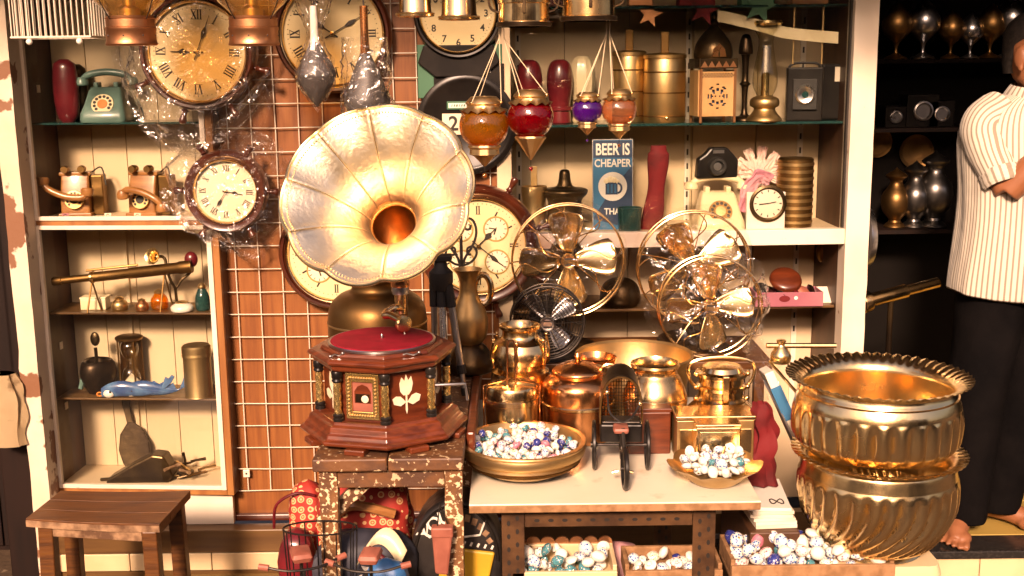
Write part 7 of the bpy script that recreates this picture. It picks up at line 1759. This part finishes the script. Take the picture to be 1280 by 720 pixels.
limb([(0,0,.93),(0,.005,1.08),(0,.005,1.25),(0,.005,1.37)], [.12,.115,.125,.08])
limb([(-.17,0,1.36),(0,.005,1.385),(.17,0,1.36)], [.045,.06,.045])
# right arm raised to the chin, left arm hanging
E = Vector((-.128,-.125,1.145)); Wr = Vector((.022,-.195,1.345))
limb([(-.160,0,1.355),(-.160,-.05,1.27),tuple(E)], [.052,.045,.038])
limb([tuple(E),tuple(E.lerp(Wr,.35)),tuple(E.lerp(Wr,.75)),tuple(Wr)], [.041,.043,.032,.027])
limb([(.195,0,1.375),(.245,.02,1.24),(.27,.01,1.10)], [.055,.047,.039]); limb([(.27,.01,1.10),(.275,-.02,1.0),(.27,-.05,.86)], [.039,.04,.027])
def hand_at(o_, fw_, up_, side):
    fw_, up_ = Vector(fw_).normalized(), Vector(up_).normalized(); sd = fw_.cross(up_).normalized()*side
    for i in range(4):
        b0 = o_+fw_*.03+sd*(.028-.019*i); L = (.072,.080,.074,.058)[i]
        B.tube([o_+sd*(.016-.010*i), b0+fw_*.04, b0+fw_*(.04+L*.5)-up_*.012, b0+fw_*(.04+L*.8)-up_*.034], [.016,.0115,.010,.008], 8)
    B.tube([o_+sd*.02, o_+sd*.046+fw_*.035, o_+sd*.050+fw_*.065-up_*.01], [.014,.0115,.009], 8)
hand_at(Wr, (.02,.35,1), (-.3,-1,.2), 1); hand_at(Vector((.27,-.05,.86)), (0,-.1,-1), (1,0,0), -1)
# legs and bare feet, toes out
for s_, fx, fy, an in ((-1, -.205, -.10, -32), (1, .02, -.02, 42)):
    hipx = -.05+s_*.085 if s_ < 0 else .04
    A_ = Vector((fx+.035*(1 if s_ < 0 else -1), fy+.05, .085))
    limb([(s_*.085,0,.93),(s_*.09-.02,-.01,.70),((s_*.09-.02+A_.x)/2,A_.y*.5-.015,.48),tuple((Vector(((s_*.09-.02+A_.x)/2,A_.y*.5,.48))*.4+A_*.6)),tuple(A_)], [.085,.078,.056,.054,.037])
    F = tr(A_.x, A_.y, 0) @ rotm('Z', an); 
    B.T = F
    B.tube([(0,.045,.034),(0,.01,.048),(0,-.05,.046),(0,-.11,.030),(0,-.15,.022)], [.030,.038,.036,.032,.016], 14)
    B.sph((0,.05,.03), .032, 12, 8, (1,1,.9)); B.sph((-s_*.02,-.12,.024), .030, 12, 8, (1,1.2,.75)); B.sph((s_*.018,-.10,.02), .028, 12, 8, (1,1.4,.7))
    for i in range(5):
        x = -s_*(.036-.0180*i); L = (.165,.170,.163,.152,.138)[i]; r = (.0125,.0082,.0080,.0078,.0075)[i]
        B.tube([(x*.9,-.125+.006*i,.020),(x*1.05,-L,.014),(x*1.08,-L-.014,.0115)], [r*1.05,r,r*.8], 8)
    B.T = Matrix.Identity(4)
body = B.build('body', 'skin', PSN, smooth=60)
rm_ = body.modifiers.new('fuse', 'REMESH'); rm_.mode = 'VOXEL'; rm_.voxel_size = .0046; rm_.use_smooth_shade = True
sm = body.modifiers.new('soft', 'SMOOTH'); sm.iterations = 2; sm.factor = .4
# hair
b = MB(); b.T = tr(hc) @ HT; rg = []
for z, wx_, wy, oy in ((-.055,.056,.038,.068),(-.02,.066,.048,.062),(.03,.071,.066,.048),(.065,.084,.103,.012),(.10,.073,.094,.006),(.127,.050,.064,.004),(.142,.018,.024,.004)):
    rg.append([(wx_*cos(a)*(1+.03*noise.noise(Vector((a*5,z*40,0)))), oy+wy*sin(a)*(1+.03*noise.noise(Vector((a*6,z*30,4)))), z) for a in [2*PI*i/26 for i in range(26)]])
b.loft(rg); b.build('hair', 'hair', PSN, smooth=60)
b = MB(); b.T = tr(hc) @ HT
for s_ in (-1, 1): b.sph((s_*.028,-.092,.024), .009, 8, 6)
b.build('eyes', 'white_glaze', PSN)
b = MB(); b.T = tr(hc) @ HT
for s_ in (-1, 1): b.tube([(s_*.048,-.088,.048),(s_*.03,-.096,.054),(s_*.012,-.098,.048)], .004, 6)
b.build('eyebrows', 'hair', PSN)
# shirt: striped cotton
m = bpy.data.materials.new('striped_cotton'); m.use_nodes = True; n = m.node_tree.nodes; L = m.node_tree.links; pr = n['Principled BSDF']; pr.inputs['Roughness'].default_value = .8; pr.inputs['Sheen Weight'].default_value = .2
uvn = n.new('ShaderNodeAttribute'); uvn.attribute_name = 'around'; 
mu = n.new('ShaderNodeMath'); mu.operation = 'FRACT'; L.new(uvn.outputs['Fac'], mu.inputs[0])
r = n.new('ShaderNodeValToRGB'); r.color_ramp.elements[0].position = .30; r.color_ramp.elements[0].color = (.26,.22,.165,1); r.color_ramp.elements[1].position = .40; r.color_ramp.elements[1].color = (.60,.55,.46,1)
L.new(mu.outputs[0], r.inputs[0]); L.new(r.outputs[0], pr.inputs['Base Color'])
tc = n.new('ShaderNodeTexCoord'); nz = n.new('ShaderNodeTexNoise'); nz.inputs['Scale'].default_value = 14; bp = n.new('ShaderNodeBump'); bp.inputs['Strength'].default_value = .5; bp.inputs['Distance'].default_value = .012
L.new(tc.outputs['Object'], nz.inputs['Vector']); L.new(nz.outputs[0], bp.inputs['Height']); L.new(bp.outputs[0], pr.inputs['Normal']); MT['striped_cotton'] = m
def cloth_loft(name, rings, stripes, mat='striped_cotton', thick=.003):
    n_ = len(rings[0]); b = MB(); b.loft(rings, cap=False); o = b.build(name, mat, PSN, smooth=70)
    at_ = o.data.attributes.new('around', 'FLOAT', 'POINT')
    for i, d in enumerate(at_.data): d.value = (abs(((i % n_)/n_)*2-1))*stripes if 1 else 0
    so = o.modifiers.new('t', 'SOLIDIFY'); so.thickness = thick; so.offset = 1
    ss = o.modifiers.new('s', 'SUBSURF'); ss.levels = 1; ss.render_levels = 1
    return o
rg = []; n_ = 64
for z, hx, hy, oy in ((.80,.225,.150,.0),(.86,.222,.150,0),(.95,.212,.146,0),(1.05,.205,.140,0),(1.15,.208,.140,0),(1.25,.218,.140,.0),(1.32,.222,.132,.004),(1.38,.200,.112,.008),(1.415,.145,.088,.010),(1.44,.085,.070,.008)):
    ring = []
    for i in range(n_):
        a = 2*PI*i/n_; d = (abs(cos(a))**2.5+abs(sin(a))**2.5)**(-1/2.5)
        f = 1+.05*noise.noise(Vector((cos(a)*3, sin(a)*3, z*6)))+.035*noise.noise(Vector((cos(a)*7, sin(a)*7, z*3.5)))
        ring.append((hx*d*cos(a)*f, oy+hy*d*sin(a)*f, z+(.012*cos(2*a) if z < .82 else 0)))
    rg.append(ring)
cloth_loft('shirt', rg, 40)
def sleeve(P, R_, name='sleeve', stripes=13):
    P = cr(P, 5); R_ = [x[0] for x in cr([(r, 0) for r in R_], 5)]; rg = []; up = Vector((0,0,1))
    for i, p in enumerate(P):
        t = (P[min(i+1, len(P)-1)]-P[max(i-1, 0)]).normalized(); a = (Vector((0,1,0))-t*t.y).normalized(); b_ = t.cross(a)
        rg.append([tuple(p+(a*cos(q)+b_*sin(q))*R_[i]*(1+.07*noise.noise(Vector((cos(q)*2, sin(q)*2, i*.6))))) for q in [2*PI*j/24 for j in range(24)]])
    return cloth_loft(name, rg, stripes)
SH_ = Vector((-.160,-.015,1.34))
sleeve([(-.10,.008,1.375),tuple(SH_),tuple(SH_.lerp(E,.3)+Vector((-.012,0,0))),tuple(SH_.lerp(E,.6)+Vector((-.008,0,0))),tuple(SH_.lerp(E,.84))], [.080,.072,.066,.060,.055])
sleeve([tuple(SH_.lerp(E,.68)),tuple(SH_.lerp(E,.74)),tuple(SH_.lerp(E,.84)),tuple(SH_.lerp(E,.90))], [.063,.065,.063,.058], 'rolled_cuff', 9)
sleeve([(.10,.008,1.385),(.19,0,1.365),(.25,.02,1.24),(.275,.01,1.09)], [.085,.080,.068,.058])
sleeve([(.275,.01,1.10),(.277,.0,1.06),(.278,-.005,1.02)], [.062,.062,.058], 'rolled_cuff', 9)
rg = []
for z, s_, oy in ((1.425,.088,.008),(1.455,.074,.0),(1.475,.070,-.006),(1.455,.082,-.002),(1.432,.094,.004)): rg.append([(s_*cos(2*PI*i/32), oy+s_*.95*sin(2*PI*i/32)-.006, z+.010*sin(2*PI*i/32)) for i in range(32)])
cloth_loft('collar', rg, 14, thick=.002)
# trousers
for s_, fx, fy in ((-1, -.205, -.10), (1, .02, -.02)):
    A_ = Vector((fx+.035*(1 if s_ < 0 else -1), fy+.05, .05)); rg = []
    K_ = Vector(((s_*.09-.02+A_.x)/2, A_.y*.5-.015, .48))
    Pp = cr([(s_*.085,.0,.98),(s_*.09,-.0,.84),((s_*.09-.01),-.005,.70),tuple(K_),tuple(K_*.45+A_*.55),tuple(A_)], 5); Rr = [x[0] for x in cr([(q,0) for q in (.105,.118,.114,.098,.090,.084)], 5)]
    for i, p in enumerate(Pp): rg.append([(p.x+Rr[i]*.92*cos(q)*(1+.07*noise.noise(Vector((cos(q)*2, sin(q)*2, p.z*7+s_)))), p.y+Rr[i]*1.08*sin(q)*(1+.07*noise.noise(Vector((cos(q)*2, sin(q)*2, p.z*6+3)))), p.z) for q in [2*PI*j/28 for j in range(28)]])
    cloth_loft('trouser_leg', rg, 1, 'trouser')

# ================================================================ DIM SHELVES BEHIND THE DOORWAY
Yd = 4.62
DS = thing('interior_shelves', 'dark wooden shelves in the dim shop behind the man', 'shelves', (0,0,0))
sx0, sx1 = XR+.0, 2.6
dz = {}
for key, py in (('a', 74), ('b', 160), ('c', 287)):
    z = W(1150, py, Yd-.14).z; dz[key] = z; mb().bx(sx0, sx1, Yd-.15, Yd+.10, z-.015, z).build('shelf', 'black_wood', DS, smooth=0)
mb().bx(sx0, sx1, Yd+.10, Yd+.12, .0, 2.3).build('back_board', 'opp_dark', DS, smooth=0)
for x in (sx0, (sx0+sx1)/2+.35, sx1): mb().bx(x, x+.02, Yd-.16, Yd+.12, .0, 2.3).build('upright', 'black_wood', DS, smooth=0)
k = mpp(Yd, 100)
def dim(name, lab, cat, px, key, P, mt, dy=-.04, g=None, n=24):
    o = MB().lathe(prof([(r*k, z*k) for r, z in P], 3), n, cap=False).build(name, mt); o.location = (W(px, 200, Yd+dy).x, Yd+dy, dz[key]); return tag(o, lab, cat, g)
gob = [(0,0),(13,0),(12,3),(3,8),(3,18),(8,24),(17,34),(18,46),(12,58),(5,66),(0,70)]
for i, (px, s_, lab) in enumerate(((1113, 1.0, 'silver lidded goblet nearest the white post in the dim shop'), (1146, 1.05, 'second silver lidded goblet from the white post in the dim shop'), (1180, .85, 'small silver lidded goblet in the middle of the dim shelf'), (1204, .8, 'smallest silver lidded goblet on the dim shelf'), (1228, .95, 'silver goblet just beside the man in the dim shop'), (1252, 1.1, 'tall silver goblet above the shoulder of the man'))):
    dim('goblet', lab, 'goblet', px, 'a', [(r*s_, z*s_) for r, z in gob], 'steel' if i % 2 else 'brass_old', -.06, 'goblets in the dim shop')
for px, r, lab in ((1112, 13, 'dark round camera lens box on the dim shelf'), (1145, 20, 'square black box camera on the dim shelf'), (1168, 16, 'small black bellows camera on the dim shelf')):
    o = mb().bx(-r*k, r*k, -.05, .05, 0, r*2*k).build('box_camera', 'black_plastic', smooth=0, bevel=.004); at(o, (W(px, 200, Yd-.05).x, Yd-.05, dz['b'])); tag(o, lab, 'camera')
    mb(tr(0,-.05,r*k) @ RY).lathe([(0,.004),(r*.4*k,.004),(r*.5*k,.010),(r*.6*k,.008),(r*.62*k,0)], 20, cap=False).build('lens', 'steel', o)
for px, s_, mt, lab in ((1146, 1.0, 'steel_shaded', 'silver jug on the lit edge shelf in the dim shop'), (1170, 1.15, 'steel_shaded', 'tall silver samovar on the lit edge shelf'), (1122, .9, 'brass_old', 'dark brass vase on the lit edge shelf')):
    dim('dim_vessel', lab, 'vessel', px, 'c', [(0,0),(14*s_,0),(13*s_,4*s_),(8*s_,10*s_),(18*s_,24*s_),(19*s_,44*s_),(10*s_,58*s_),(9*s_,66*s_),(15*s_,72*s_),(4*s_,80*s_),(0,84*s_)], mt, -.06)
for px, py, r, lab in ((1148, 190, 22, 'dark round tray hanging in the dim shop'), (1098, 178, 20, 'dark pan hanging next to the white post')):
    c = W(px, py, Yd+.06); o = mb(RY).lathe([(0,.004),(r*.7*k,.004),(r*.85*k,.010),(r*k,.014),(r*k,.010),(0,-.001)], 32, cap=False).build('hanging_tray', 'brass_old'); o.location = (c.x, Yd+.094, c.z); tag(o, lab, 'tray')
# steel drum and brass telescope just inside the doorway
c = W(1086, 296, 3.80); k = mpp(3.8, 300); o = thing('steel_drum', 'shiny steel round drum edge peeping past the white post', 'drum', (XR+.012, 3.80, c.z))
mb(rotm('Y', 90)).lathe([(0,-.004),(38*k,-.004),(40*k,.002),(39*k,.010),(36*k,.024),(0,.030)], 36, cap=False).build('body', 'steel', o)
a, b_ = W(1082, 377, 3.86), W(1172, 353, 3.95)
TL = thing('brass_telescope', 'brass telescope lying on a stand just inside the doorway', 'telescope', a); dv = b_-a; Tm = dv.to_track_quat('Z', 'Y').to_matrix().to_4x4(); L = dv.length
mb(Tm).lathe([(0,-.02),(.036,-.02),(.038,-.014),(.036,.012),(.024,.016),(.024,L*.55),(.018,L*.57),(.018,L),(0,L)], 28, cap=False).build('tube', 'brass', TL)
mb().tube([dv*.35, (dv.x*.35, dv.y*.35, -a.z+.0)], .010, 10).build('stand_post', 'bronze_dark', TL)
mb(tr(dv.x*.35, dv.y*.35, -a.z)).lathe(prof([(0,0),(.10,0),(.10,.01),(.03,.02),(.012,.04),(0,.05)]), 24, cap=False).build('stand_foot', 'bronze_dark', TL)
